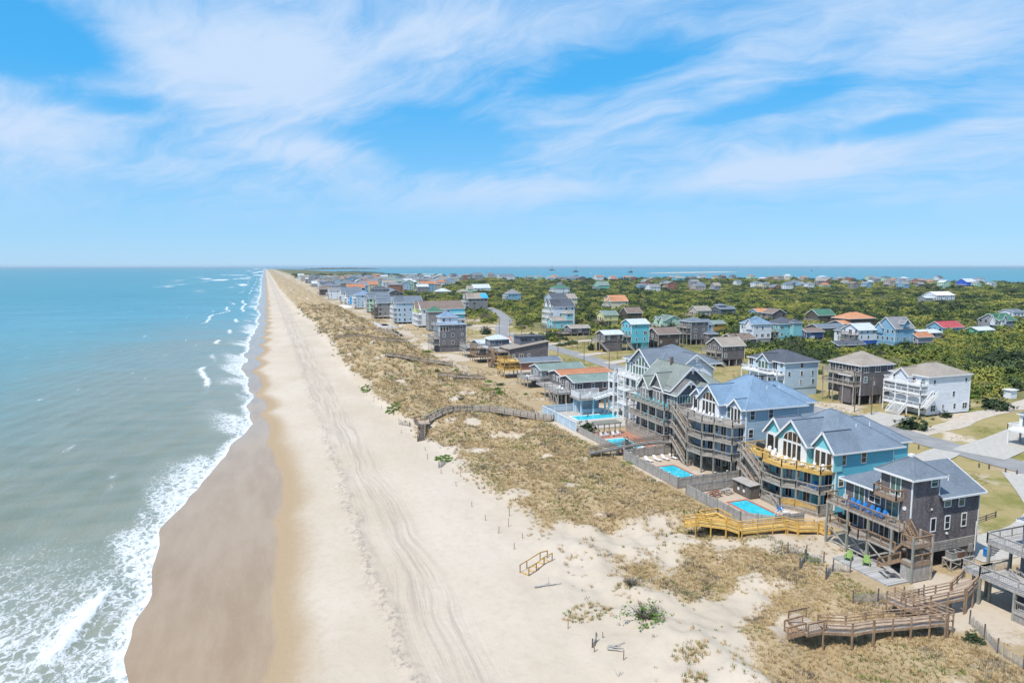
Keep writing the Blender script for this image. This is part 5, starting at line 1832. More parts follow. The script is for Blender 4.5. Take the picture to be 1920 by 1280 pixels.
# arched walk between the blue and the shingle house
walkway('timber_boardwalk', 'arched grey boardwalk between the blue house and the shingle house', [
    [(72.4, 109.9, 6.6), (69.0, 110.5, 6.8), (65.0, 111.2, 6.5), (60.5, 112.4, 5.7), (56.5, 113.6, 5.0)]], 1.4, 'deck_grey', 'dark_wood', 'grey_wood', bars=2, gap=2.4)
for i, (pts, lb) in enumerate([([(62, 236, 5.2), (52, 243, 6.0), (46, 247, 6.6), (41, 251, 5.6)], 'short dark boardwalk ending halfway over the dune'),
                               ([(64, 204, 4.9), (57, 210, 5.4), (52, 214, 6.2)], 'dark boardwalk below the yellow deck house'),
                               ([(62, 318, 5.0), (50, 326, 6.6), (40, 331, 7.0), (30, 334, 6.4)], 'dark boardwalk over the dune seaward of the shingle tower'),
                               ([(62, 372, 5.0), (50, 380, 6.6), (40, 385, 7.2), (26, 389, 6.2)], 'long dark boardwalk seaward of the pale blue house'),
                               ([(62, 462, 5.0), (48, 470, 6.8), (30, 476, 6.4)], 'faint boardwalk far up the dune'),
                               ([(62, 540, 5.0), (48, 548, 6.8), (34, 553, 6.6)], 'farthest boardwalk visible on the dune')]):
    pts = [(x, y, max(zt(x + k, y) for k in (-2, -1, 0, 1, 2)) + 0.5) for x, y, z in pts]
    walkway('timber_boardwalk', lb, [pts], 1.5, 'deck_brown', 'dark_wood', 'dark_wood', bars=1 if i > 2 else 2, gap=3.0 if i < 2 else 5.0)


# ------------------------------------------------------------------ the other houses
FOOT = [(76, 61, 14, 12, 1), (80, 80, 22, 17, 1), (80, 99, 22, 16, 1), (80, 120, 18, 18, 1), (86, 134, 18, 18, 1), (78, 44, 18, 16, 1)]
def house(label, X, Y, dx, dy, eave, roof='gx', rise=2.2, wall='shingle_grey', roofm='roof_grey', trim='white_paint', stilt=2.4, st=None, skirt=None,
          decks=None, dk='grey_wood', dfl='deck_grey', dw=2.2, lod=1, zg=None, over=0.4, group=None, rz=0.0, front=None, extra=None, sides='X', vents=0, cat='house', name='beach_house'):
    """a house with its walls, roof, windows, decks and pilings; eave height over the ground; local x inland, y up the coast"""
    zg = zt(X, Y) if zg is None else zg
    T = thing(name, label, cat, (X, Y, zg), group, rz, True)
    FOOT.append((X, Y, dx, dy, (dw if decks else 0) + min(7.0, 1.5 + Y * 0.012)))
    a, b = dx / 2, dy / 2
    st = st or max(1, round((eave - stilt) / 2.8))
    fh = (eave - stilt) / st
    floors = [stilt + i * fh for i in range(st)]
    if roof == 'gx':
        gwall(T, 'X', -a, a, -b, b, stilt - 0.1, eave, eave + rise - 0.12, wall)
        gable(T, 'X', -a, a, -b, b, eave, rise, roofm, over, trim)
    elif roof == 'gy':
        gwall(T, 'Y', -a, a, -b, b, stilt - 0.1, eave, eave + rise - 0.12, wall)
        gable(T, 'Y', -a, a, -b, b, eave, rise, roofm, over, trim)
    elif roof == 'hip':
        wallbox(T, -a, a, -b, b, stilt - 0.1, eave, wall)
        hip(T, -a, a, -b, b, eave, rise, roofm, over, trim)
    else:   # one slope falling to the ocean
        MB().prism([(-a, stilt - 0.1), (-a, eave), (a, eave + rise), (a, stilt - 0.1)][::-1], 'Y', -b, b).build('wall', wall, T)
        MB().slab([(-a - over, -b - over, eave + 0.1), (a + over, -b - over, eave + rise + 0.1), (a + over, b + over, eave + rise + 0.1), (-a - over, b + over, eave + 0.1)], 0.18).build('roof', roofm, T)
    if stilt > 0.6:
        if skirt:
            wallbox(T, -a + 0.15, a - 0.15, -b + 0.15, b - 0.15, -0.3, stilt - 0.1, skirt, 'ground_floor_wall')
        elif lod < 3:
            nx, ny = max(2, round(dx / 3.2)), max(2, round(dy / 3.2))
            for i in range(nx + 1):
                for j in range(ny + 1):
                    if i in (0,) or j in (0,) or (i == nx and j == ny):
                        post(T, -a + 0.2 + (dx - 0.4) * i / nx, -b + 0.2 + (dy - 0.4) * j / ny, -0.3, stilt - 0.1, 'grey_wood', 0.26, 'piling')
            wallbox(T, a * 0.15, a - 0.4, -b + 0.5, b - 0.5, -0.3, stilt - 0.12, wall, 'ground_floor_wall')
    fr = lod == 1
    wr = random.Random(int(X * 7 + Y * 13))
    # windows on the ocean side and the near side
    sp = 2.3 if lod < 3 else 3.4
    for f in floors:
        n = max(1, int((dy - 0.8) / sp))
        for i in range(n):
            y = -b + dy * (i + 0.5) / n
            if lod < 3 and (i + int(f)) % 2 == 0 and decks and any(abs(f - q) < 1.0 for q in decks):
                win(T, '-X', -a, y, f + 0.12, 1.6, 2.0, trim, 'v', name='door', frame=fr)
            else:
                win(T, '-X', -a, y, f + 0.85, 1.05, 1.35, trim, frame=fr)
        n = max(1, int((dx - 0.8) / (sp + 0.5)))
        for i in range(n):
            x = -a + dx * (i + 0.5) / n + wr.uniform(-0.35, 0.35)
            if lod < 3 and wr.random() < 0.34:
                continue
            ww, wh = wr.choice(((0.95, 1.35), (0.75, 1.2), (1.5, 1.35), (0.7, 0.9)))
            win(T, '-Y', -b, x, f + 0.75 + (1.35 - wh), ww, wh, trim, 'hv' if ww > 1.2 else 'h', frame=fr)
    if lod == 1:
        trims(T, 'corner_trim', trim, [(-a - 0.04, -a + 0.1, -b - 0.04, -b + 0.1, stilt, eave - 0.1), (a - 0.1, a + 0.04, -b - 0.04, -b + 0.1, stilt, eave - 0.1), (-a - 0.04, -a + 0.1, b - 0.1, b + 0.04, stilt, eave - 0.1)])
    for i, z in enumerate(decks or []):
        if 'X' in sides:
            deck(T, rect(-a - dw, -a, -b, b), z, dfl, dk, [(0, 1), (1, 2), (2, 3)], sp=0.17 if lod == 1 else (0.35 if lod == 2 else None), name='deck', t=0.3)
        if 'Y' in sides:
            deck(T, [(a, -b - dw), (-a, -b - dw), (-a, -b), (a, -b)], z, dfl, dk, [(0, 1), (1, 2), (3, 0)], sp=0.17 if lod == 1 else (0.35 if lod == 2 else None), name='deck', t=0.3)
    if decks:
        n = max(1, round(dy / 3.4)) if lod < 3 else 1
        if 'X' in sides:
            for i in range(n + 1):
                post(T, -a - dw + 0.12, -b + 0.15 + (dy - 0.3) * i / n, -0.4, max(decks) - 0.1 + (0 if lod > 1 else 0), dk, 0.2)
        if 'Y' in sides:
            n = max(1, round(dx / 3.4)) if lod < 3 else 1
            for i in range(n + 1):
                post(T, -a + 0.15 + (dx - 0.3) * i / n, -b - dw + 0.12, -0.4, max(decks) - 0.1, dk, 0.2)
    if extra:
        extra(T, a, b, eave, zg)
    return T


def wing(x0, x1, y0, y1, e, roof, rise, wall, roofm, z0=0.0, trim='white_paint', wins=True):
    """a lower or higher wing, as a builder to pass as extra"""
    def f(T, a, b, eave, zg):
        X0, X1, Y0, Y1 = x0, x1, y0, y1
        if roof == 'hip':
            wallbox(T, X0, X1, Y0, Y1, z0, e, wall, 'wing_wall')
            hip(T, X0, X1, Y0, Y1, e, rise, roofm, 0.4, trim, 'wing_roof')
        else:
            gwall(T, roof[1].upper(), X0, X1, Y0, Y1, z0, e, e + rise - 0.1, wall, 'wing_wall')
            gable(T, roof[1].upper(), X0, X1, Y0, Y1, e, rise, roofm, 0.4, trim, 'wing_roof')
        if wins:
            for i in range(max(1, int((Y1 - Y0) / 2.2))):
                win(T, '-X', X0, Y0 + 1.1 + 2.2 * i, e - 1.9, 0.9, 1.2, trim)
            for i in range(max(1, int((X1 - X0) / 2.6))):
                win(T, '-Y', Y0, X0 + 1.2 + 2.6 * i, e - 1.9, 0.9, 1.2, trim)
    return f


def both(*fs):
    def f(*k):
        for g in fs:
            g(*k)
    return f


def gab(y, hw, ze, zp, xf, roofm, wall, depth=4.0, glaz=0):
    """a gable bay facing the ocean"""
    def f(T, a, b, eave, zg):
        gwall(T, 'X', xf, xf + depth, y - hw + .12, y + hw - .12, ze - 2.6, ze, zp - .12, wall, 'bay_wall')
        gable(T, 'X', xf, xf + depth, y - hw, y + hw, ze, zp - ze, roofm, 0.25, name='bay_roof', ends=(1.5, 0))
        for i in range(glaz):
            win(T, '-X', xf, y - hw + 0.3 + (2 * hw - 0.6) * (i + .5) / glaz, ze - 2.2, (2 * hw - 0.9) / glaz - 0.2, 1.9, mull='', pane='glass_green')
    return f


def flight(p, q, w, mat, side=(1, 0)):
    def f(T, a, b, eave, zg):
        stairs(T, p, q, w, mat, side)
    return f


# second row, inland of the road
def porch_front(T, a, b, eave, zg):
    # white porch house: arches, wide steps
    for z in (2.4, 5.4):
        for i in range(4):
            y = -b + (2 * b) * i / 3
            if i < 3:
                m_ = MB()
                for k in range(6):
                    t0, t1 = math.pi * k / 6, math.pi * (k + 1) / 6
                    r = (2 * b) / 6 - 0.15
                    yc = y + b / 3
                    m_.beam((-a - 2.3, yc - r * math.cos(t0), z + 1.9 + 0.6 * math.sin(t0)), (-a - 2.3, yc - r * math.cos(t1), z + 1.9 + 0.6 * math.sin(t1)), 0.1, 0.16)
                m_.build('porch_arch', 'white_paint', T)
    stairs(T, (-a - 2.4, -1.8, 2.4), (-a - 5.0, -1.8, 0.1), 3.6, 'white_paint', (0, 1))
    stairs(T, (-a - 2.0, -b - 0.2, 2.4), (-a + 1.6, -b - 0.2, 5.3), 1.2, 'white_paint', (0, -1))


house('white three storey house with arched porches and tan hip roof', 154.5, 122.5, 14, 10.5, 9.6, 'hip', 2.4, 'white_siding', 'roof_tan', stilt=0.4, st=3, decks=[2.4, 5.5, 7.6][:3], dk='white_paint', dfl='white_paint', dw=2.4, extra=both(porch_front, gab(0.8, 2.0, 9.4, 11.2, -8.6, 'roof_tan', 'white_siding', 5)))
house('dark shingle house with tan pyramid roof beside the white porch house', 148, 137.5, 11, 10.5, 10.4, 'hip', 3.0, 'shingle_dark', 'roof_tan', stilt=2.6, decks=[5.3, 8.0], extra=both(wing(-7.4, -5.5, -4, -0.5, 7.8, 'hip', 0.9, 'shingle_dark', 'roof_tan', 0.6)))
house('light blue three storey house with white balconies and charcoal roof', 138.5, 156.0, 11.5, 15, 9.4, 'hip', 2.6, 'pale_blue', 'roof_charcoal', stilt=2.3, st=3, skirt='pale_blue', decks=[2.4, 6.2], dk='white_paint', dfl='white_paint', dw=2.6,
      extra=both(gab(-0.5, 2.4, 9.3, 11.3, -7.2, 'roof_charcoal', 'pale_blue', 5, 3), flight((-8.4, -2.2, 2.4), (-11, -2.2, 0), 2.6, 'white_paint', (0, 1)), wing(2, 6, 6, 10, 9.0, 'hip', 1.2, 'white_siding', 'roof_pale', 0)))
house('dark shingle house with tan gable roof and round corner decks', 156.5, 205.5, 9.6, 9.0, 7.6, 'gx', 2.6, 'shingle_dark', 'roof_tan', stilt=2.6, decks=[2.6, 5.2], dw=2.6, extra=flight((-6.5, -4.5, 2.6), (-4.0, -6.0, 0), 1.1, 'grey_wood', (0, 1)))
# around the turquoise house
house('dark house on stilts with pale metal roof beside the turquoise house', 137, 258, 8.5, 7.6, 7.4, 'gx', 1.4, 'shingle_dark', 'roof_pale', stilt=4.4, st=1, skirt='shingle_dark', decks=[4.4], dw=2.4, extra=flight((-6.6, -3.8, 4.4), (-3.0, -5.2, 0), 1.1, 'silver_wood', (0, 1)))
house('bright turquoise house with pale roof on tall stilts', 150, 259, 8.6, 8.6, 11.4, 'gx', 1.8, 'turquoise', 'roof_pale', stilt=3.2, st=3, decks=[3.2, 6.0], dk='silver_wood', extra=flight((-6.4, -4.3, 3.2), (-3.6, -6, 0), 1.1, 'silver_wood', (0, 1)))
house('dark brown house with two brown gables and white windows', 166, 262, 11, 9.4, 6.4, 'gx', 2.4, 'shingle_brown', 'roof_brown', stilt=1.2, st=2, decks=[3.6], extra=wing(-6.5, -1.5, 4.0, 11, 6.6, 'gx', 2.0, 'shingle_dark', 'roof_brown', 1.0))
house('tall grey shingle tower house with flat slate hip roof', 186, 268, 9.2, 9.2, 10.6, 'hip', 1.7, 'shingle_grey', 'roof_slate', stilt=2.4, st=3, decks=[5.2, 7.9], extra=both(wing(2.5, 7.5, -8.0, -4.0, 5.2, 'hip', 1.2, 'shingle_grey', 'roof_slate', 0.6), wing(3, 8.5, -3, 6, 9.2, 'gx', 2, 'pale_blue', 'roof_slate', 0)))
house('mint green house with grey green gabled roof', 216, 336, 11.5, 10.5, 5.4, 'gy', 2.6, 'mint', 'roof_green', stilt=2.2, decks=[2.2], dk='white_paint', extra=both(gab(-3, 2.2, 5.4, 7.6, -6.6, 'roof_green', 'mint', 5), gab(3.0, 2.0, 5.4, 7.4, -6.6, 'roof_green', 'mint', 5)))
house('mustard yellow house among the trees', 226, 306, 7.4, 6.6, 5.6, 'gx', 1.4, 'mustard', 'roof_green', stilt=0.6, lod=2)
house('white house with steep blue hip roof', 216, 262, 10, 9.6, 9.2, 'hip', 3.4, 'white_siding', 'roof_blue', stilt=2.4, st=2, skirt='grey_siding', decks=[2.6], dk='white_paint', extra=gab(-2.0, 2.2, 9.1, 11.6, -5.6, 'roof_blue', 'white_siding', 5))
house('low brown roofed house before the white house with blue roof', 200, 254, 12, 9.6, 3.6, 'gx', 2.0, 'shingle_brown', 'roof_brown', stilt=0.6, lod=2, decks=[0.8], dw=3.0, extra=wing(-5.8, -1, -8.5, -4, 3.4, 'hip', 1.4, 'shingle_brown', 'roof_brown'))
house('white tall house with charcoal gables behind the low teal house', 157, 356, 13, 12, 13.4, 'gx', 3.8, 'white_siding', 'roof_charcoal', stilt=1.0, st=4, decks=[4.0, 7.2, 10.2], dk='white_paint', dfl='white_paint', dw=2.0, extra=both(gab(-3.2, 2.4, 13.2, 16.4, -7.3, 'roof_charcoal', 'white_siding', 6, 2), gab(2.6, 2.9, 13.2, 17.0, -7.3, 'roof_charcoal', 'white_siding', 6, 3)))
house('pale teal house with low tan roof and dark deck', 151, 343, 11.5, 7.4, 6.6, 'gx', 1.6, 'aqua', 'roof_tan', stilt=2.0, decks=[2.2], dw=3.4, dk='dark_wood', extra=wing(3.0, 6.6, -3.6, 3.6, 10.2, 'hip', 1.4, 'aqua', 'roof_tan', 2))
house('low dark shingle house with long dark deck beside the teal house', 152, 322, 10.6, 8.2, 4.2, 'gx', 1.3, 'shingle_dark', 'roof_tan', stilt=1.4, st=1, decks=[1.4], dw=5.0, dk='dark_wood')
house('pale yellow house on stilts with grey gable roof', 195, 370, 9.6, 8.6, 6.8, 'gx', 2.2, 'yellow', 'roof_green', stilt=3.0, st=1, decks=[3.0], dw=3.4, dk='dark_wood', extra=flight((-6, -4.4, 3.0), (-2.6, -5.6, 0), 1.1, 'dark_wood', (0, 1)))
house('brown roofed gable house behind the yellow house', 234, 410, 11, 10, 4.6, 'gx', 3.4, 'shingle_brown', 'roof_brown', stilt=1.0, lod=2)
house('cream manor with bright orange roof and white bays', 271, 500, 15, 13, 7.6, 'gx', 4.6, 'cream', 'roof_orange', stilt=1.0, st=2, lod=2, decks=[3.8], dk='white_paint', extra=both(gab(-4, 2.4, 7.4, 10.4, -8.6, 'roof_orange', 'cream', 6, 2), gab(3.8, 2.4, 7.4, 10.4, -8.6, 'roof_orange', 'cream', 6, 2)))
house('beige house with brown roof among the trees', 278, 394, 10.5, 10, 6.2, 'gx', 2.8, 'beige', 'roof_tan', stilt=2.4, st=1, lod=2, decks=[2.8], dw=3.2)
house('dark grey modern house with flat tower', 309, 410, 12.5, 11.5, 5.8, 'gx', 1.6, 'slate_siding', 'roof_slate', stilt=2.0, st=1, lod=2, extra=wing(-5.5, 0.5, -2.5, 3.2, 8.2, 'hip', 1.0, 'slate_siding', 'roof_slate', 5))
house('low house with orange roof half hidden by trees', 336, 404, 11, 9.5, 3.2, 'gx', 2.2, 'sky_blue', 'roof_orange', stilt=0.5, lod=2)
house('dark gabled house with deck behind the orange roofed house', 318, 368, 11, 9.8, 5.0, 'gy', 2.8, 'shingle_dark', 'roof_brown', stilt=2.0, lod=2, decks=[2.0])
house('aqua house with charcoal pyramid roof and porch tower', 232, 263, 11, 9.4, 8.8, 'hip', 2.8, 'aqua', 'roof_charcoal', stilt=2.4, st=2, skirt='aqua', decks=[2.4, 5.2], dk='grey_wood', extra=wing(1.0, 6.2, -6.8, -1.2, 9.4, 'hip', 1.6, 'aqua', 'roof_charcoal', 3))
house('low navy house with white windows and brown roof', 251, 265, 10.5, 7.4, 4.2, 'gx', 1.5, 'navy', 'roof_brown', stilt=1.4, st=1, extra=flight((-2, -4.2, 1.4), (-4.4, -4.2, 0), 1.2, 'white_paint', (0, -1)))
house('long low house with slate roof behind the navy house', 286, 290, 18.5, 10, 3.0, 'gx', 1.8, 'shingle_grey', 'roof_slate', stilt=0.5, lod=2)
house('house with broad orange hip roof', 331, 315, 19, 14, 5.0, 'hip', 3.4, 'shingle_brown', 'roof_orange', stilt=1.4, st=1, lod=2, extra=wing(-15.5, -9, -8, 3, 2.4, 'gx', 1.6, 'shingle_brown', 'roof_orange', 0))
house('house with dark green gable roof', 333, 343, 13.5, 10.5, 5.2, 'gx', 3.4, 'shingle_brown', 'roof_darkgreen', stilt=1.4, lod=2, decks=[1.8])
house('white house with royal blue ground floor and pale roof', 253, 237, 10.5, 9.6, 7.6, 'gx', 2.6, 'white_siding', 'roof_pale', stilt=2.8, st=2, skirt='royal_blue', decks=[2.9, 5.4], dk='grey_wood', extra=wing(-5.0, -0.5, 2, 9.5, 6.4, 'hip', 1.6, 'white_siding', 'roof_slate', 0.4))
house('tall sky blue house with steep grey gabled roof and dormer', 264, 228, 11, 10, 8.8, 'gx', 4.6, 'sky_blue', 'roof_grey', stilt=2.4, st=2, skirt='sky_blue', extra=both(wing(-1.5, 1.4, -5.8, -3.4, 11.0, 'gy', 1.6, 'sky_blue', 'roof_grey', 8.9, wins=False), gab(3.0, 2.0, 8.6, 11.0, -6.0, 'roof_grey', 'sky_blue', 5)))
house('low slate roofed shed before the white and blue house', 240, 232, 15, 7.4, 1.9, 'gx', 1.3, 'shingle_dark', 'roof_charcoal', stilt=0.2, st=1, lod=2)
house('grey house with rust orange roof beside the tall sky blue house', 274, 224, 9, 6.6, 4.8, 'gx', 1.7, 'grey_siding', 'roof_rust', stilt=2.0, st=1)
house('low house with flat pale roof beyond the tall sky blue house', 309, 250, 13, 9, 3.2, 'gx', 1.2, 'grey_siding', 'roof_pale', stilt=0.4, lod=2)
house('blue house with red gable roof', 344, 266, 15, 9.6, 3.6, 'gx', 2.8, 'sky_blue', 'roof_red', stilt=0.6, lod=2)
house('low green house with pale roof beside the red roofed house', 348, 250, 11.5, 7.4, 3.2, 'gx', 1.4, 'green_siding', 'roof_pale', stilt=0.4, lod=2)
house('grey house with dark green roof and white pointed gables', 391, 271, 14, 12, 5.6, 'gx', 3.6, 'grey_siding', 'roof_darkgreen', stilt=1.0, st=2, lod=2, extra=both(gab(-3, 1.6, 5.4, 8.6, -7.8, 'roof_darkgreen', 'white_siding', 4), wing(-6, -2.6, -7.0, -4.6, 6.6, 'gy', 2.4, 'white_siding', 'roof_darkgreen', 2)))
house('white modern house with slate roof at the far right', 481, 324, 11, 9.8, 5.2, 'gx', 1.4, 'white_siding', 'roof_slate', stilt=1.6, lod=2, decks=[2.0], dk='white_paint')
house('large white house with pale roof alone in the thicket', 660, 520, 26, 16, 6.8, 'gx', 3.4, 'white_siding', 'roof_white', stilt=2.0, lod=2, decks=[2.4], dk='white_paint', extra=wing(-24, -13, -5, 4, 4.2, 'gx', 1.8, 'grey_siding', 'roof_pale'))
house('grey shingled house with bright blue tarp on its roof', 160, 532, 16, 15, 10.2, 'gx', 4.0, 'shingle_silver', 'roof_tan', stilt=1.6, st=3, lod=2, decks=[4.4, 7.2], dk='white_paint', extra=both(gab(-4, 3, 10, 13.4, -8.8, 'roof_tan', 'shingle_silver', 6, 2), gab(3.4, 3.0, 10, 13.6, -8.8, 'roof_tan', 'white_siding', 6, 2),
      lambda T, a, b, e, z: MB().slab([(3.0, -b - 0.5, e + 0.1), (8.6, -b - 0.5, e + 0.1), (8.6, -1.6, e + 3.5), (3.0, -1.6, e + 3.5)], 0.06).build('blue_tarp', 'bright_blue', T)))
house('sky blue box house with grey roof standing alone in the trees', 236, 654, 13.5, 12, 8.2, 'hip', 4.4, 'sky_blue', 'roof_grey', stilt=0.6, st=2, lod=2, decks=[3.6, 6.0], dk='white_paint')
house('house with dark green hip roof deep in the trees', 358, 812, 20, 17, 8.0, 'hip', 4.6, 'white_siding', 'roof_darkgreen', stilt=1.0, lod=2, decks=[3.6], dk='white_paint', extra=wing(-2.6, 2.6, -2.6, 2.6, 13.4, 'hip', 1.6, 'white_siding', 'roof_slate', 9))
house('house with slate and brown gables behind the white tall house', 256, 580, 24, 18, 6.8, 'gx', 4.2, 'pale_blue', 'roof_charcoal', stilt=0.6, lod=2, extra=wing(4, 12, -12, 3, 6.6, 'gx', 4.0, 'cream', 'roof_tan'))
house('sea green house with white balconies near the sound', 473, 918, 18, 16, 8.0, 'gx', 5.4, 'seagreen', 'roof_green', stilt=1.0, lod=3, decks=[3.6, 6.2], dk='white_paint')
house('white and grey house with many gables near the sound', 517, 846, 16, 14, 7.0, 'gx', 4.0, 'white_siding', 'roof_grey', stilt=1.0, lod=3, decks=[3.6], dk='white_paint')
house('house with low pale blue hip roof in the trees', 216, 866, 19, 16, 3.4, 'hip', 4.0, 'beige', 'roof_pale', stilt=0.4, lod=3)
house('house with low tan hip roof in the trees', 241, 858, 14, 12, 2.8, 'hip', 3.6, 'beige', 'roof_tan', stilt=0.4, lod=3)
house('white house cluster with pale gables in the trees', 280, 908, 24, 20, 6.0, 'gx', 5.0, 'white_siding', 'roof_pale', stilt=0.6, lod=3, extra=wing(-20, -10, -8, 4, 5, 'gx', 4, 'mint', 'roof_tan', wins=False))

# the beach front beyond the white house
house('low dark house with rust orange and green roofs on tall stilts', 80.5, 162, 13.5, 9.0, 6.2, 'gx', 1.1, 'shingle_dark', 'roof_green', stilt=3.4, st=1, decks=[3.4], dw=4.6, dk='silver_wood', dfl='deck_silver',
      extra=both(wing(-6.0, 9, 5.0, 13.5, 6.3, 'gx', 1.0, 'shingle_dark', 'roof_rust', 3.3), lambda T, a, b, e, z: deck(T, rect(-10.4, -6.0, 4.5, 13), 3.3, 'deck_silver', 'silver_wood', [(1, 2), (2, 3)]),
                 lambda T, a, b, e, z: [MB().beam((-11.2, y0, 0.2), (-11.2, y0 + 2.6, 3.1), 0.1, 0.2).beam((-11.1, y0 + 2.6, 0.2), (-11.1, y0, 3.1), 0.1, 0.2).build('brace', 'silver_wood', T) for y0 in (-4.3, -0.9)],
                 lambda T, a, b, e, z: [post(T, x, y, -0.4, 3.3, 'silver_wood', 0.28, 'piling') for x in (-9, -6.8) for y in (-4.3, -1.6, 1.1, 3.8)]))
house('low grey house with pale green roof and white chairs on its deck', 82.5, 188.5, 14, 8.6, 5.4, 'gx', 1.2, 'grey_siding', 'roof_green', stilt=2.6, st=1, decks=[2.6], dw=4.4, dk='silver_wood', dfl='deck_silver', skirt='shingle_dark')
house('low brick coloured house with slate roof and new yellow deck', 83.0, 206.5, 14, 7.4, 5.2, 'gx', 0.9, 'brick_red', 'roof_slate', stilt=2.6, st=1, decks=[3.0, 5.4], dw=5.6, dk='new_wood', dfl='deck_new', extra=both(flight((-11.8, -2.0, 5.4), (-7.8, -2.0, 3.0), 1.2, 'new_wood', (0, -1)), lambda T, a, b, e, z: [MB().beam((-12.4, y0, 0.2), (-12.4, y0 + 2.8, 2.7), 0.1, 0.2).beam((-12.3, y0 + 2.8, 0.2), (-12.3, y0, 2.7), 0.1, 0.2).build('brace', 'dark_wood', T) for y0 in (-3.4, 0.3)]))
house('dark house with clerestory roof and grey decks', 87, 229, 15, 10, 6.6, 'shed', 2.4, 'shingle_dark', 'roof_tan', stilt=2.6, st=1, decks=[3.2, 5.9], dw=4.4, dk='brown_wood', extra=both(lambda T, a, b, e, z: wallbox(T, -2, 7.4, -1.5, 4.9, 6, 10.4, 'slate_siding', 'clerestory_wall'), lambda T, a, b, e, z: [win(T, '-Y', -1.5, -1.0 + i * 1.3, 9.0, 0.8, 0.7, frame=False) for i in range(7)],
      lambda T, a, b, e, z: MB().slab([(-2.4, -1.9, 10.7), (7.8, -1.9, 10.7), (7.8, 5.3, 10.5), (-2.4, 5.3, 10.5)], .2).build('upper_roof', 'roof_charcoal', T), flight((-12.2, 1, 5.9), (-12.2, -4, 3.2), 1.1, 'brown_wood'), flight((-13.2, -4, 3.2), (-13.2, 1, 0), 1.1, 'brown_wood')))
house('grey house with low pyramid roof lantern and brown decks', 82, 243.5, 11.5, 9.0, 5.6, 'hip', 0.6, 'shingle_grey', 'roof_pale', stilt=2.8, st=1, decks=[2.8, 5.6], dw=4.0, dk='brown_wood', extra=wing(-4.0, 3.4, -3.2, 3.2, 8.6, 'hip', 1.5, 'slate_siding', 'roof_pale', 5.4))
house('low grey house with pale metal roof and silver decks', 84.5, 259.5, 13, 10.5, 5.6, 'gx', 1.0, 'shingle_grey', 'roof_pale', stilt=2.8, st=1, decks=[2.8, 4.2], dw=5.2, dk='silver_wood', dfl='deck_silver', extra=wing(2, 10, 3, 9, 5.4, 'gx', 1.2, 'beige', 'roof_rust', 0))
house('dark shingle tower house with blue roof and white lantern room', 73, 281, 11.5, 10.5, 11.6, 'hip', 0.9, 'shingle_grey', 'roof_blue', stilt=2.6, st=3, skirt='shingle_grey', decks=[3.4, 5.8], dw=2.6, dk='silver_wood', extra=both(wing(-4.6, 2.6, -3.6, 3.6, 14.6, 'hip', 2.2, 'white_siding', 'roof_blue', 11.5), lambda T, a, b, e, z: deck(T, rect(-7.2, -4.6, -4.6, 4.6), 11.4, 'deck_silver', 'silver_wood', [(0, 1), (1, 2), (2, 3)]),
      lambda T, a, b, e, z: [win(T, '-X', -a, -b + 0.9 + i * 1.25, 8.7, 0.95, 1.8, mull='', pane='glass_warm') for i in range(8)] + [win(T, '-Y', -b, -a + 0.9 + i * 1.25, 8.7, 0.95, 1.8, mull='', pane='glass_warm') for i in range(3)] + [MB().box(-a - 0.03, -a, -b + 0.2, b - 0.2, 8.4, 10.8).build('trim_panel', 'white_paint', T)]))
house('slim grey shingle tower with green pyramid roof', 88, 372, 8.2, 7.6, 10.8, 'hip', 2.6, 'shingle_silver', 'roof_darkgreen', stilt=0.6, st=3, lod=2)
house('long white house with brown roofs and lime yellow gable', 98, 400, 26, 17, 11.0, 'gx', 4.2, 'white_siding', 'roof_brown', stilt=1.2, st=3, lod=2, decks=[1.4, 4.6, 7.8], dk='white_paint', dfl='white_paint', extra=both(gab(1.5, 3.2, 10.8, 15.0, -15.0, 'roof_brown', 'lime', 7), lambda T, a, b, e, z: wallbox(T, 4, 12.9, -8.6, -8.5, 4, 10.4, 'turquoise', 'side_panel'), lambda T, a, b, e, z: [deck(T, [(a, -b - 2), (2, -b - 2), (2, -b), (a, -b)], q, 'white_paint', 'white_paint', [(0, 1), (1, 2), (3, 0)], sp=0.35) for q in (4.6, 7.8)]))
house('pale blue gabled house with white balconies before the grey arched house', 84, 428, 16, 14, 13.4, 'gx', 3.8, 'pale_blue', 'roof_slate', stilt=1.2, st=4, lod=2, decks=[4.2, 7.2, 10.2], dk='white_paint', dfl='white_paint', extra=both(gab(-3.6, 2.8, 13.2, 16.6, -9.4, 'roof_slate', 'white_siding', 6, 2), gab(3.4, 2.6, 13.2, 16.2, -9.4, 'roof_blue', 'pale_blue', 6, 2)))
house('weathered grey house with arched white gable and three decks', 81, 476, 19, 17, 11.0, 'gx', 4.0, 'shingle_silver', 'roof_slate', stilt=2.0, st=3, lod=2, decks=[2.2, 5.0, 8.0], dk='dark_wood', extra=gab(-4, 3.0, 10.6, 13.6, -10.4, 'roof_slate', 'white_siding', 7, 3))
house('grey green house with slate roof and pale balconies', 82, 536, 16, 14, 11.4, 'gx', 4.4, 'mint', 'roof_slate', stilt=1.4, st=3, lod=2, decks=[4.2, 7.4], dk='white_paint', extra=gab(-2.6, 2.8, 11, 14.4, -9.2, 'roof_slate', 'grey_siding', 6, 2))
house('white balconied house with light blue hip roof', 78, 588, 14, 13, 11.6, 'hip', 3.6, 'pale_blue', 'roof_blue', stilt=1.4, st=4, lod=2, decks=[3.8, 6.6, 9.2], dk='white_paint', dfl='white_paint')
house('white house with bright blue side wall', 77, 655, 13.5, 12, 9.0, 'gx', 3.6, 'white_siding', 'roof_slate', stilt=1.0, st=3, lod=2, decks=[3.6, 6.2], dk='white_paint', dfl='white_paint', extra=lambda T, a, b, e, z: wallbox(T, -4, a - 1, -b - 0.08, -b - 0.01, 0, e - 2, 'bright_blue', 'side_panel'))
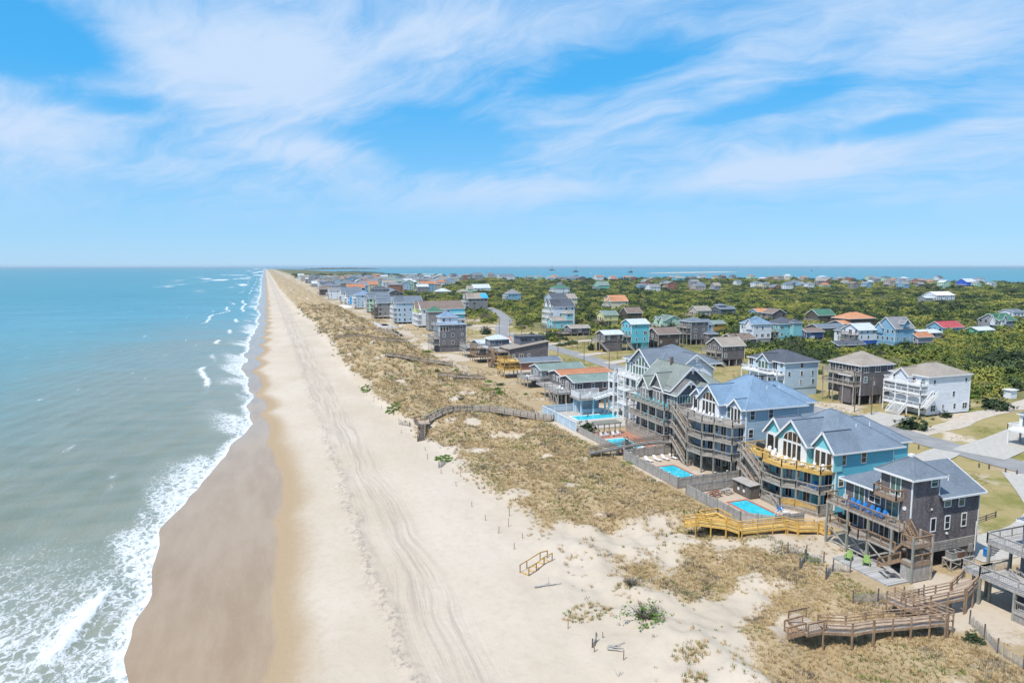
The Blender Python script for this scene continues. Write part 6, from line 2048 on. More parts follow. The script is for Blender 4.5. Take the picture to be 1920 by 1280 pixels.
house('white house with wide slate roofs up the beach row', 79, 690, 20, 17, 10.4, 'gx', 4.8, 'white_siding', 'roof_slate', stilt=1.0, st=3, lod=3, decks=[3.8, 6.8], dk='white_paint')
house('narrow white house with grey roof in the beach row', 69, 756, 12, 11, 10.2, 'gx', 3.0, 'white_siding', 'roof_grey', stilt=1.0, st=3, lod=3, decks=[3.8, 6.6], dk='white_paint')
house('brown shingle house at the far end of the beach row', 66, 842, 12, 11, 8.8, 'gx', 3.2, 'shingle_brown', 'roof_brown', stilt=1.6, st=2, lod=3, decks=[4.0], dk='grey_wood')
terrace(62.4, 72, 392, 424, 4.6, 'concrete', 'pale concrete pool terrace seaward of the lime gabled house')
pool(63.6, 69.5, 408, 422, 4.62, 'long pool seaward of the pale blue house', 'white_paint', False)
fence([(62.2, 392), (62.2, 424)], 4.4, 1.8, 'white_siding', 'white fence seaward of the lime gabled house pool', step=4, board=0.5, postm='white_paint')
terrace(62.4, 72, 340, 378, 4.5, 'pool_deck', 'tan pool terrace seaward of the slim grey tower')
fence([(62.2, 338), (62.2, 378)], 4.4, 1.6, 'grey_wood', 'grey fence seaward of the slim grey tower', step=4, board=0.5)
terrace(62.4, 70, 600, 640, 4.6, 'white_paint', 'white walled terrace before the bright blue side house')
for i, (x, y) in enumerate(((71.8, 186.2), (71.9, 187.6))):
    chair(x, y, zt(82.5, 188.5) + 2.62, 0.2, 'white_paint', ('near', 'far')[i] + ' white chair on the deck of the low grey house', 'white chairs on the low grey house')
for i, (x, y) in enumerate(((71.4, 160.6), (71.8, 163.2))):
    chair(x, y, zt(80.5, 162) + 3.42, 0.3, 'white_paint', ('near', 'far')[i] + ' white chair on the deck of the low dark house', 'white chairs on the low dark house')
chair(78.0, 241.0, zt(82, 243.5) + 5.62 - 2.8, 0, 'yellow_plastic', 'yellow chair on the deck of the house with pyramid lantern', 'yellow chairs')
o = thing('utility_hut', 'small white utility box in the dunes at the picture edge', 'hut', (190, 126.5, zt(190, 126.5)))
MB().box(188.6, 191.0, 125.5, 127.5, zt(190, 126.5), zt(190, 126.5) + 2.2).build('wall', 'white_siding', o)
MB().slab([(188.3, 125.2, zt(190, 126.5) + 2.4), (191.3, 125.2, zt(190, 126.5) + 2.4), (191.3, 127.8, zt(190, 126.5) + 2.4), (188.3, 127.8, zt(190, 126.5) + 2.4)], 0.2).build('roof', 'white_paint', o)
# edge house across the road: only its corner shows
house('white house on stilts across the road at the right picture edge', 149, 87.5, 12, 11, 6.0, 'hip', 2.5, 'white_siding', 'roof_slate', stilt=3.2, st=1, decks=[3.2], dw=3.4, dk='white_paint', dfl='white_paint')

# ------------------------------------------------------------------ far village
far_rng = random.Random(5)
WCOL = [('white_siding', 'white'), ('pale_blue', 'pale blue'), ('grey_siding', 'grey'), ('shingle_silver', 'silver grey'), ('sky_blue', 'sky blue'), ('beige', 'beige'), ('shingle_grey', 'dark'), ('cream', 'cream'), ('mint', 'mint'), ('brick_red', 'red'), ('white_siding', 'white')]
RCOL = [('roof_slate', 'slate'), ('roof_grey', 'grey'), ('roof_bluegrey', 'blue grey'), ('roof_charcoal', 'charcoal'), ('roof_tan', 'tan'), ('roof_green', 'green grey'), ('roof_pale', 'pale'), ('roof_brown', 'brown'), ('roof_slate', 'slate'), ('roof_grey', 'grey'), ('roof_rust', 'rust')]
BOX = []


def free(x, y, r):
    for a, b, c in BOX:
        if abs(a - x) < r + c and abs(b - y) < (r + c) * 1.2:
            return False
    BOX.append((x, y, r))
    return True


def far_house(x, y, place, big=1.0):
    w, wn = far_rng.choice(WCOL)
    r, rn = far_rng.choice(RCOL)
    dx, dy = far_rng.uniform(10, 16) * big, far_rng.uniform(9, 14) * big
    form = far_rng.choice(['gx', 'gy', 'hip'])
    h = far_rng.choice([5.4, 8.0, 8.4, 10.5]) * (0.6 + 0.4 * big)
    lb = 'far %s house with %s %s roof %s' % (wn, rn, 'hip' if form == 'hip' else 'gable', place)
    house(lb, x, y, dx, dy, h, form, far_rng.uniform(2.6, 4.4), w, r, stilt=0.4, lod=3, decks=[h * 0.45] if far_rng.random() < 0.6 else None, dk=far_rng.choice(['white_paint', 'grey_wood']), group='far houses ' + place)


n = 0
tries = 0
while n < 195 and tries < 9000:          # the crowded village left of the middle
    tries += 1
    y = 760 + 1150 * far_rng.random() ** 1.25
    lo, hi = 84, 150 + (y - 760) * 0.36
    x = lo + (hi - lo) * far_rng.random()
    if y > 880 or x < 140:
        if free(x, y, 9.5 + y * 0.0025):
            far_house(x, y, 'in the crowded village', 1.3)
            n += 1
n = tries = 0
while n < 62 and tries < 1500:           # along the sound
    tries += 1
    y = far_rng.uniform(1060, 1640)
    sd = float(np.interp(y, SD_Y, SD_X))
    x = sd - far_rng.uniform(60, 190) if y < 1500 else far_rng.uniform(560, 1180)
    if x > 600 and free(x, y, 20):
        far_house(x, y, 'along the sound', 1.3)
        n += 1
n = tries = 0
while n < 34 and tries < 800:           # scattered along the inland road
    tries += 1
    x, y = far_rng.uniform(560, 1200), far_rng.uniform(820, 1080)
    if free(x, y, 18):
        far_house(x, y, 'along the inland road', 1.0)
        n += 1
for X, Y, dx, dy, e, r, w, rf_, lb in [(509, 1670, 22, 20, 14, 6, 'grey_siding', 'roof_slate', 'tall grey manor with slate roofs at the harbour'), (560, 1722, 20, 18, 14, 5.5, 'beige', 'roof_slate', 'tall beige manor beside the harbour'), (600, 1715, 44, 20, 11, 5, 'white_siding', 'roof_slate', 'row of white town houses at the harbour'), (452, 1614, 15, 14, 9, 4.5, 'sky_blue', 'roof_pale', 'sky blue house near the harbour'),
                                       (706, 1568, 62, 24, 7, 3.6, 'pale_blue', 'roof_slate', 'long pale building on the sound'), (923, 1398, 22, 19, 9, 4, 'turquoise', 'roof_tan', 'bright turquoise house on the sound'), (1113, 1484, 13, 13, 12, 3.4, 'slate_siding', 'roof_brown', 'dark tall house on the sound'), (1152, 857, 24, 20, 10, 5.6, 'royal_blue', 'roof_pale', 'royal blue and white house beside the sound'),
                                       (1197, 1044, 28, 22, 6.5, 5, 'mustard', 'roof_grey', 'mustard yellow house beside the sound'), (1244, 1023, 22, 18, 9, 4.4, 'brick_red', 'roof_grey', 'dark red house beside the sound')]:
    house(lb, X, Y, dx, dy, e, 'gx', r, w, rf_, stilt=0.4, lod=3, decks=[e * 0.5], dk='white_paint')
for i in range(3):
    o = thing('white_tent', ('left', 'middle', 'right')[i] + ' white pavilion roof beyond the crowded village', 'pavilion', (330 + i * 90, 2020 - i * 60, 3), 'white pavilions', 0, True)
    MB().box(-16, 16, -10, 10, 0, 5).build('wall', 'white_siding', o)
    hip(o, -17, 17, -11, 11, 5, 6, 'roof_white', 1.0)


# ------------------------------------------------------------------ plants
vr = np.random.default_rng(3)


def quads_mesh(name, V, nq, mats, idx=None, tri=False):
    k = 3 if tri else 4
    me = bpy.data.meshes.new(name)
    me.vertices.add(len(V))
    me.vertices.foreach_set('co', np.asarray(V, np.float32).ravel())
    me.loops.add(nq * k)
    me.loops.foreach_set('vertex_index', np.arange(nq * k, dtype=np.int32))
    me.polygons.add(nq)
    me.polygons.foreach_set('loop_start', np.arange(0, nq * k, k, dtype=np.int32))
    me.polygons.foreach_set('loop_total', np.full(nq, k, np.int32))
    me.update(calc_edges=True)
    for m_ in mats:
        me.materials.append(M(m_))
    return me


def leaf_cloud(n_clump, per, size, rx=1.0, rz=0.8, ragged=0.25, low=0.05, seed=0, up=0.35):
    """leaf faces gathered in clumps through a lumpy dome about 1 m in radius"""
    r = np.random.default_rng(seed)
    th = r.uniform(0, 2 * np.pi, n_clump)
    u = r.uniform(low, 1.0, n_clump)
    rad_ = r.uniform(0.62, 1.0, n_clump) ** 0.6 * (1 + ragged * r.normal(0, 0.6, n_clump))
    c = np.stack([np.cos(th) * np.sqrt(1 - u * u) * rx * rad_, np.sin(th) * np.sqrt(1 - u * u) * rx * rad_, u * rz * rad_ * 1.15], 1)
    N = n_clump * per
    cc = np.repeat(c, per, 0)
    off = r.normal(0, 1, (N, 3))
    off /= np.linalg.norm(off, axis=1)[:, None] + 1e-6
    cs = r.uniform(0.12, 0.27, n_clump)
    p = cc + off * np.repeat(cs, per)[:, None] * r.uniform(0.3, 1.0, N)[:, None] * np.array([1, 1, 0.75])
    nrm = off * 0.7 + cc * 0.5 + np.array([0, 0, up]) + r.normal(0, 0.35, (N, 3))
    nrm /= np.linalg.norm(nrm, axis=1)[:, None]
    a = np.cross(nrm, r.normal(0, 1, (N, 3)))
    a /= np.linalg.norm(a, axis=1)[:, None]
    b = np.cross(nrm, a)
    s = size * r.uniform(0.6, 1.3, N)[:, None]
    V = np.empty((N, 4, 3))
    V[:, 0] = p - a * s
    V[:, 1] = p - b * s * 0.6 + nrm * s * 0.15
    V[:, 2] = p + a * s
    V[:, 3] = p + b * s * 0.6 + nrm * s * 0.15
    return V.reshape(-1, 3), N


def bush_mesh(name, mat, n_clump=34, per=16, size=0.10, seed=0, rz=0.8, **kw):
    V, N = leaf_cloud(n_clump, per, size, rz=rz, seed=seed, **kw)
    # leafy inner mass so that the middle is closed
    V2, N2 = leaf_cloud(18, 7, size * 2.6, rx=0.7, rz=rz * 0.75, seed=seed + 50)
    return quads_mesh(name, np.concatenate([V, V2]), N + N2, [mat])


def tuft_mesh(name, mat, n=16, h=0.6, spread=0.32, w=0.045, seed=0):
    r = np.random.default_rng(seed)
    V = []
    for i in range(n):
        t = r.uniform(0, 2 * np.pi)
        lean = r.uniform(0.1, 1.0)
        b = np.array([math.cos(t), math.sin(t), 0]) * r.uniform(0, spread)
        d = np.array([math.cos(t + r.normal(0, .7)), math.sin(t + r.normal(0, .7)), 0]) * lean * h * 0.75
        s = np.array([-math.sin(t), math.cos(t), 0]) * w * r.uniform(0.6, 1.2)
        top = b + d + np.array([0, 0, h * r.uniform(0.55, 1.0) * (1 - 0.35 * lean)])
        V += [b - s, b + s, top]
    return quads_mesh(name, np.array(V), n, [mat], tri=True)


def twig_mesh(name, mat, n=60, seed=0):
    r = np.random.default_rng(seed)
    V = []
    for i in range(n):
        t = r.uniform(0, 2 * np.pi)
        b = np.array([math.cos(t), math.sin(t), 0]) * r.uniform(0, 0.3)
        top = np.array([math.cos(t), math.sin(t), 0]) * r.uniform(0.3, 1.0) + np.array([0, 0, r.uniform(0.4, 0.9)])
        s = np.cross(top - b, r.normal(0, 1, 3))
        s = s / np.linalg.norm(s) * 0.035
        V += [b - s, b + s, top]
    return quads_mesh(name, np.array(V), n, [mat], tri=True)


def source_collection(name, meshes):
    c = bpy.data.collections.new(name)
    for i, me in enumerate(meshes):
        c.objects.link(bpy.data.objects.new('%s_%02d' % (name, i), me))
    return c


def scatter(name, coll, P, scale, rotz, idx, label, cat):
    """one mass of plants: copies of the source plants stood on points"""
    me = bpy.data.meshes.new(name)
    me.vertices.add(len(P))
    me.vertices.foreach_set('co', np.asarray(P, np.float32).ravel())
    for k, v, ty in (('pscale', scale, 'FLOAT_VECTOR'), ('prot', rotz, 'FLOAT_VECTOR'), ('pidx', idx, 'INT')):
        a = me.attributes.new(k, ty, 'POINT')
        a.data.foreach_set('vector' if ty == 'FLOAT_VECTOR' else 'value', np.asarray(v, np.int32 if ty == 'INT' else np.float32).ravel())
    o = link(name, me)
    ng = bpy.data.node_groups.new(name, 'GeometryNodeTree')
    ng.interface.new_socket('Geometry', in_out='INPUT', socket_type='NodeSocketGeometry')
    ng.interface.new_socket('Geometry', in_out='OUTPUT', socket_type='NodeSocketGeometry')
    gi, go = ng.nodes.new('NodeGroupInput'), ng.nodes.new('NodeGroupOutput')
    ci = ng.nodes.new('GeometryNodeCollectionInfo')
    ci.inputs[0].default_value = coll
    ci.inputs['Separate Children'].default_value = True
    ci.inputs['Reset Children'].default_value = True
    ip = ng.nodes.new('GeometryNodeInstanceOnPoints')
    ip.inputs['Pick Instance'].default_value = True

    def at_(nm, ty):
        n_ = ng.nodes.new('GeometryNodeInputNamedAttribute')
        n_.data_type = ty
        n_.inputs[0].default_value = nm
        return n_.outputs[0]
    L_ = ng.links
    L_.new(gi.outputs[0], ip.inputs['Points'])
    L_.new(ci.outputs[0], ip.inputs['Instance'])
    L_.new(at_('pidx', 'INT'), ip.inputs['Instance Index'])
    er = ng.nodes.new('FunctionNodeEulerToRotation')
    L_.new(at_('prot', 'FLOAT_VECTOR'), er.inputs[0])
    L_.new(er.outputs[0], ip.inputs['Rotation'])
    L_.new(at_('pscale', 'FLOAT_VECTOR'), ip.inputs['Scale'])
    L_.new(ip.outputs[0], go.inputs[0])
    md = o.modifiers.new('plants', 'NODES')
    md.node_group = ng
    return tag(o, label, cat, kind='stuff')


def jitter(x0, x1, y0, y1, s):
    xs_, ys_ = np.arange(x0, x1, s), np.arange(y0, y1, s)
    X_, Y_ = np.meshgrid(xs_, ys_)
    X_ = X_.ravel() + vr.uniform(-.5, .5, X_.size) * s
    Y_ = Y_.ravel() + vr.uniform(-.5, .5, Y_.size) * s
    return X_, Y_


def in_view(X_, Y_, pad=0.06):
    c_, s_ = math.cos(rad(19.8)), math.sin(rad(19.8))
    x, y = X_ * c_ - Y_ * s_, X_ * s_ + Y_ * c_
    return (y > 10) & (np.abs(x / np.maximum(y, 1)) < 0.75 + pad)


def road_dist(X_, Y_):
    d = np.full(X_.shape, 1e9)
    for (x0, y0), (x1, y1) in list(zip(ROAD, ROAD[1:])) + [((128, 105), (143, 108)), ((143, 108), (165, 115)), ((165, 115), (184, 119)), ((184, 119), (230, 136)), ((126, 89), (168, 103)), ((128, 116), (142, 121)), ((117, 285), (160, 300)), ((117, 222), (140, 232)), ((118, 246), (131, 250)), ((92, 82), (123, 93)), ((80, 58.4), (104, 62)), ((104, 62), (122, 78))]:
        vx, vy = x1 - x0, y1 - y0
        t = np.clip(((X_ - x0) * vx + (Y_ - y0) * vy) / (vx * vx + vy * vy), 0, 1)
        d = np.minimum(d, np.hypot(X_ - x0 - t * vx, Y_ - y0 - t * vy))
    return d


def house_clear(X_, Y_, pad):
    ok = np.ones(X_.shape, bool)
    for x, y, dx, dy, fr in FOOT:
        # keep a gap, wider towards the camera side so that the house is seen
        ok &= ~((X_ > x - dx / 2 - pad - fr) & (X_ < x + dx / 2 + pad) & (Y_ > y - dy / 2 - pad - fr * 0.6) & (Y_ < y + dy / 2 + pad))
    return ok


# the dune grass
tufts = source_collection('grass_tuft', [tuft_mesh('tuft%d' % i, 'straw', 15 + i, 0.55 + 0.08 * (i % 3), 0.30, 0.042, i) for i in range(6)] + [tuft_mesh('tuftg%d' % i, 'green_blade', 14, 0.45, 0.3, 0.05, 20 + i) for i in range(2)] + [tuft_mesh('tuftd%d' % i, 'twig', 16, 0.5, 0.35, 0.035, 24 + i) for i in range(2)])
PX, PY, PS = [], [], []
for (y0, y1, s, sc) in ((30, 75, 0.32, 0.8), (75, 135, 0.44, 1.0), (135, 210, 0.8, 1.5), (210, 360, 1.5, 2.3), (360, 640, 3.0, 3.6)):
    X_, Y_ = jitter(24, 62, y0, y1, s)
    k = in_view(X_, Y_)
    X_, Y_ = X_[k], Y_[k]
    k = vr.random(X_.size) < veg_cover(X_, Y_) * 0.95
    X_, Y_ = X_[k], Y_[k]
    PX.append(X_); PY.append(Y_); PS.append(np.full(X_.size, sc))
# rough grass on the lots
for (y0, y1, s, sc) in ((36, 140, 0.70, 0.7), (140, 300, 1.2, 1.15), (300, 480, 2.2, 1.8)):
    X_, Y_ = jitter(57, 150, y0, y1, s)
    n_ = fbm(X_ / 9, Y_ / 9, 4, 130)
    k = in_view(X_, Y_) & (vr.random(X_.size) < sst(n_, 0.36, 0.58) * 0.85) & (road_dist(X_, Y_) > 5.6) & house_clear(X_, Y_, 0.8)
    k &= ~((X_ > 60.5) & (X_ < 76) & (Y_ > 71) & (Y_ < 152)) & ~((X_ > 63) & (X_ < 70) & (Y_ > 53) & (Y_ < 63))
    X_, Y_ = X_[k], Y_[k]
    PX.append(X_); PY.append(Y_); PS.append(np.full(X_.size, sc))
X_, Y_, S_ = np.concatenate(PX), np.concatenate(PY), np.concatenate(PS)
k = ~((X_ > 60.5) & (X_ < 76) & (Y_ > 71) & (Y_ < 152))
X_, Y_, S_ = X_[k], Y_[k], S_[k]
n_ = fbm(X_ / 6, Y_ / 6, 3, 131)
gi_ = np.where((n_ > 0.55) & (vr.random(X_.size) < 0.6), vr.integers(6, 8, X_.size), vr.integers(0, 6, X_.size))
n5 = fbm(X_ / 4, Y_ / 4, 3, 133)
gi_ = np.where((n5 > 0.60) & (vr.random(X_.size) < 0.5), vr.integers(8, 10, X_.size), gi_)
S_ = S_ * vr.uniform(0.5, 1.2, X_.size) * (0.7 + 0.6 * n5)
print('dune grass tufts', X_.size)
scatter('dune_grass', tufts, np.stack([X_, Y_, terrain_z(X_, Y_) - 0.03], 1), np.stack([S_, S_, S_ * vr.uniform(0.75, 1.1, X_.size)], 1), np.stack([X_ * 0, X_ * 0, vr.uniform(0, 6.28, X_.size)], 1), gi_, 'straw coloured dune grass with greener patches', 'dune grass')

# green creepers at the dune foot
vine = source_collection('creeper_patch', [bush_mesh('vine%d' % i, 'leaf_bright', 16, 12, 0.10, 90 + i, rz=0.25) for i in range(3)])
for x, y, rx_, ry_, n_, lb in ((29.7, 172, 1.7, 5.5, 60, 'bright green creeper patch on the dune face beyond the stairs'), (31.8, 127, 1.8, 2.6, 40, 'bright green creeper patch below the dark boardwalk stairs'), (27.5, 207, 1.2, 6, 50, 'green creeper strip along the far dune edge'), (61.6, 63.0, 1.0, 1.4, 16, 'green creeper among the sand fences by the patio'), (60.5, 106.5, 1.2, 1.4, 12, 'green creeper beside the blue house pool fence')):
    a_, r_ = vr.uniform(0, 6.28, n_), np.sqrt(vr.random(n_))
    X_, Y_ = x + np.cos(a_) * r_ * rx_, y + np.sin(a_) * r_ * ry_
    s_ = vr.uniform(0.3, 0.6, n_)
    scatter('beach_creeper', vine, np.stack([X_, Y_, terrain_z(X_, Y_) - 0.02], 1), np.stack([s_, s_, s_], 1), np.stack([X_ * 0, X_ * 0, a_], 1), vr.integers(0, 3, n_), lb, 'creeper')

# the thicket
thick = [bush_mesh('thicket%d' % i, 'leaf_thicket', 34 + 3 * (i % 3), 15, 0.105 + 0.01 * (i % 2), i, rz=0.62 + 0.14 * (i % 3), ragged=0.3) for i in range(4)]
thick += [bush_mesh('cedar%d' % i, 'leaf_cedar', 40, 15, 0.09, 14 + i, rz=1.0, ragged=0.35) for i in range(2)]
thick += [bush_mesh('yellow_bush%d' % i, 'leaf_yellow', 36, 14, 0.10, 18 + i, rz=0.6, ragged=0.3) for i in range(1)]
thick += [twig_mesh('twigs%d' % i, 'twig', 90, i) for i in range(2)]
thicket_src = source_collection('thicket_plant', thick)


def wood_mask(X_, Y_):
    w = sst(X_ + 26 * (fbm(X_ / 30, Y_ / 30, 3, 103) - .5), 122 + 42 * sst(Y_, 320, 200), 150 + 46 * sst(Y_, 320, 200))
    w = np.maximum(w, sst(X_, 92, 110) * sst(Y_, 440, 520))
    w = w * (1 - 0.92 * sst(fbm(X_ / 38, Y_ / 30, 4, 104), 0.55, 0.64))
    # open dune and lawns at the right
    w = w * (1 - sst(X_, 120, 140) * (1 - sst(X_ - (Y_ - 118) * 2.0, 190, 215)) * (1 - sst(Y_, 126, 134)))
    for x, y, r_ in ((172, 198, 12), (150, 232, 16), (170, 236, 14), (205, 243, 9), (140, 275, 16), (150, 305, 16), (130, 345, 14), (160, 395, 8), (178, 258, 10), (240, 250, 8)):
        w = w * sst(np.hypot(X_ - x, Y_ - y), r_ * 0.8, r_ * 1.1)
    sd = np.interp(Y_, SD_Y, SD_X)
    return w * (X_ < sd - 60)


TX, TY, TS, TZ = [], [], [], []
for (d0, d1, s, sc) in ((0, 260, 2.5, 2.0), (260, 430, 3.4, 2.5), (430, 750, 5.2, 3.6), (750, 1250, 9.0, 5.4), (1250, 2900, 17, 8.5)):
    X_, Y_ = jitter(95, min(1900, d1 + 100), 40, d1 + 60, s)
    D_ = np.hypot(X_, Y_)
    k = in_view(X_, Y_) & (D_ >= d0) & (D_ < d1)
    X_, Y_ = X_[k], Y_[k]
    k = (vr.random(X_.size) < wood_mask(X_, Y_)) & (road_dist(X_, Y_) > 7) & house_clear(X_, Y_, 1.2 + sc * 0.4)
    X_, Y_ = X_[k], Y_[k]
    TX.append(X_); TY.append(Y_)
    v_ = 0.62 + 0.75 * fbm(X_ / 14, Y_ / 14, 3, 140)
    TS.append(sc * v_ * vr.uniform(0.45, 1.1, X_.size) * np.where(vr.random(X_.size) < 0.16, 1.55, 1.0))
    TZ.append(np.full(X_.size, 1.25 if d1 < 500 else (1.0 if d1 < 900 else 0.62)))
X_, Y_, S_, Zs = (np.concatenate(q) for q in (TX, TY, TS, TZ))
sp_ = fbm(X_ / 22, Y_ / 22, 3, 150) + vr.normal(0, 0.10, X_.size)
idx = np.where(sp_ < 0.33, vr.integers(4, 6, X_.size), np.where(sp_ > 0.62, 6, vr.integers(0, 4, X_.size)))
idx = np.where(vr.random(X_.size) < 0.08, vr.integers(7, 9, X_.size), idx)
D_ = np.hypot(X_, Y_)
print('thicket', X_.size)
Zg = terrain_z(X_, Y_)
ROTS = vr.uniform(0, 6.28, X_.size)
order = np.argsort(D_)
own = [i for i in order if idx[i] < 7 and S_[i] > 1.0][:120]
mask = np.ones(X_.size, bool)
mask[own] = False
scatter('thicket', thicket_src, np.stack([X_, Y_, Zg - 0.15], 1)[mask], np.stack([S_, S_, S_ * Zs], 1)[mask], np.stack([X_ * 0, X_ * 0, ROTS], 1)[mask], idx[mask], 'dense green maritime thicket stretching to the sound', 'thicket')
stem_me = MB()
for k in range(4):
    a_ = k * 1.6
    stem_me.tube((0, 0, -0.1), (0.45 * math.cos(a_), 0.45 * math.sin(a_), 0.75), 0.05, 0.02, 5)
stem_me = stem_me.mesh('stem', 'pole_wood', org=(0, 0, 0))


def shrub(x, y, s, sz, label, me, group=None, name='shrub', cat='shrub', rz=0.0):
    o = thing(name, label, cat, (x, y, zt(x, y) - 0.08), group, rz)
    o.scale = (s, s, sz)
    link('foliage', me, o)
    link('stem', stem_me, o)
    return o


for i in own:
    x, y = float(X_[i]), float(Y_[i])
    area = 'behind the white porch house' if x > 150 and y < 150 else ('behind the light blue balcony house' if y < 200 and x < 175 else ('at the front of the thicket' if y < 215 else 'beside the road'))
    look = 'dark cedar like shrub' if idx[i] in (4, 5) else ('yellow green shrub' if idx[i] == 6 else 'rounded green shrub')
    shrub(x, y, float(S_[i]), float(S_[i] * Zs[i]), ('tall ' if S_[i] > 2.2 else '') + look + ' of the thicket edge ' + area, thick[int(idx[i])], 'thicket shrubs ' + area, rz=float(ROTS[i]))

# single shrubs and small trees
B_DARK = [bush_mesh('dark_bush%d' % i, 'leaf_dark', 44, 16, 0.085, 30 + i, rz=0.95, ragged=0.35) for i in range(3)]
B_MID = [bush_mesh('mid_bush%d' % i, 'leaf_mid', 40, 15, 0.09, 40 + i, rz=0.8) for i in range(3)]
B_BRT = [bush_mesh('bright_bush%d' % i, 'leaf_bright', 36, 15, 0.085, 60 + i, rz=0.7) for i in range(2)]
for i, (x, y, s, sz, kind, lb) in enumerate([
        (64.2, 130.4, 2.0, 2.5, 'd', 'dark pine shrub beside the pergola fence'), (64.6, 113.6, 1.3, 2.3, 'd', 'dark pine shrub standing before the shingle house pool'),
        (133.6, 109.0, 3.2, 2.6, 'd', 'dark cedar shrub at the road corner before the white porch house'), (171.5, 117.5, 3.6, 3.0, 'd', 'large dark shrub right of the white porch house'),
        (129.5, 141.5, 2.4, 3.0, 'm', 'green shrub before the light blue balcony house'), (151.0, 115.0, 1.5, 1.4, 'd', 'small dark shrub at the foot of the white porch house'),
        (178.5, 131.5, 3.2, 2.4, 'b', 'bright green shrub at the thicket corner'), (206, 139, 1.8, 1.6, 'b', 'small bright green shrub beside the utility hut'), (168, 124, 2.4, 2.2, 'd', 'dark shrub behind the white porch house corner'),
        (58.2, 242.1, 1.0, 0.9, 'b', 'green dune bush seaward of the pale roofed house'), (54.8, 228.8, 1.1, 0.9, 'm', 'low green dune bush below the lantern house'), (60.0, 223.5, 1.2, 1.1, 'b', 'round green dune bush seaward of the clerestory house'),
        (59.4, 214.5, 1.2, 0.8, 'm', 'flat green dune bush before the grass patch'), (50.1, 220.8, 0.8, 0.6, 'm', 'small green dune bush farthest from the houses'), (57.8, 183.5, 0.9, 0.9, 'b', 'green dune bush left of the bush pair'),
        (62.3, 185.8, 1.4, 0.9, 'b', 'green dune bush, farther of the pair by the low grey house'), (61.0, 179.5, 1.4, 1.2, 'b', 'round green dune bush, nearer of the pair by the low grey house'), (64.2, 199.2, 1.4, 0.8, 'b', 'low green bush below the yellow deck'),
        (65.6, 192.6, 1.5, 0.8, 'm', 'green bush beside the low grey house stilts'), (67.2, 175.6, 0.8, 0.7, 'b', 'small green bush between the two low houses'), (108.5, 341.7, 3.2, 3.6, 'd', 'dark pine tree by the road bend'),
        (123.9, 279.5, 2.2, 1.7, 'm', 'rounded hedge bush at the junction, seaward end'), (128.2, 282.0, 2.4, 1.9, 'm', 'rounded hedge bush at the junction, middle'), (132.8, 285.5, 2.4, 2.0, 'm', 'rounded hedge bush at the junction, landward end'),
        (129.6, 260.5, 1.6, 3.4, 'd', 'dark pine tree before the dark house on stilts'), (107.4, 260.8, 2.4, 1.7, 'm', 'rounded bush beside the road behind the lantern house'), (62.2, 277, 1.8, 1.4, 'b', 'green bush seaward of the shingle tower house'),
        (62.0, 49.5, 0.9, 0.5, 'm', 'low dark bush under the brown boardwalk'), (62.6, 43.2, 1.0, 0.7, 'd', 'small dark bush by the sand fence at the right edge'), (52.0, 247.0, 0.7, 0.8, 'd', 'lone dark bush in the dune before the short boardwalk'),
        (63.4, 345, 1.6, 1.6, 'd', 'dark bush along the grey fence, near one'), (63.6, 356, 1.6, 1.8, 'd', 'dark bush along the grey fence, middle one'), (63.6, 367, 1.6, 1.8, 'd', 'dark bush along the grey fence, far one')]):
    shrub(x, y, s, sz, lb, {'d': B_DARK, 'm': B_MID, 'b': B_BRT}[kind][i % (3 if kind != 'b' else 2)], rz=i * 1.3)
# thin straggling shrub on the open sand
V, N = leaf_cloud(70, 9, 0.055, rx=1.0, rz=0.55, ragged=0.5, seed=77)
strag = quads_mesh('straggling', V, N, ['leaf_bright'])
o = shrub(35.6, 58.2, 2.3, 1.7, 'straggling light green shrub on the white sand', strag)
link('twigs', twig_mesh('strag_twigs', 'twig', 70, 5), o)
for i, (x, y, s, lb) in enumerate([(38.5, 66.2, 1.2, 'grey brown leafless bush on the sand'), (46.5, 86.5, 1.0, 'grey twiggy bush on the dune crest'), (54.5, 75.5, 1.0, 'grey twiggy bush left of the yellow boardwalk'), (47.6, 172, 1.4, 'grey leafless bush on the middle dune, near one'), (45, 186, 1.4, 'grey leafless bush on the middle dune, far one')]):
    o = thing('leafless_bush', lb, 'bush', (x, y, zt(x, y) - 0.05))
    o.scale = (s, s, s)
    link('twigs', cached(('tw', i % 2), lambda: twig_mesh('twigs', 'twig', 130, 9 + i)), o)
for x, y, r_, n_, lb in [(31.4, 63.2, 1.9, 70, 'green beach grass patch on the open sand'), (38.2, 66.6, 1.0, 30, 'brown beach grass clump on the sand slope'), (35.6, 50.6, 1.2, 40, 'green grass clumps at the lower edge of the sand'), (33.6, 47.0, 1.0, 30, 'low grass clumps at the bottom of the picture')]:
    a_, q_ = vr.uniform(0, 6.28, n_), np.sqrt(vr.random(n_))
    Xc, Yc = x + np.cos(a_) * q_ * r_ * 1.5, y + np.sin(a_) * q_ * r_
    s_ = vr.uniform(0.5, 1.0, n_)
    scatter('beach_grass', tufts, np.stack([Xc, Yc, terrain_z(Xc, Yc) - 0.02], 1), np.stack([s_, s_, s_], 1), np.stack([Xc * 0, Xc * 0, a_], 1), vr.integers(4, 8, n_), lb, 'grass')


# ------------------------------------------------------------------ small things
def stake(x, y, h, label, group, tilt=(0, 0), mat='brown_wood', w=0.075):
    h = h * 0.85
    g = zt(x, y)
    o = thing('wooden_stake', label, 'stake', (x, y, g), group)
    MB().beam((x, y, g - 0.3), (x + tilt[0] * h, y + tilt[1] * h, g + h), w, w).build('shaft', mat, o)
    MB().beam((x + tilt[0] * h, y + tilt[1] * h, g + h), (x + tilt[0] * (h + .05), y + tilt[1] * (h + .05), g + h + 0.05), w * 0.7, w * 0.7).build('tip', mat, o)
    return o


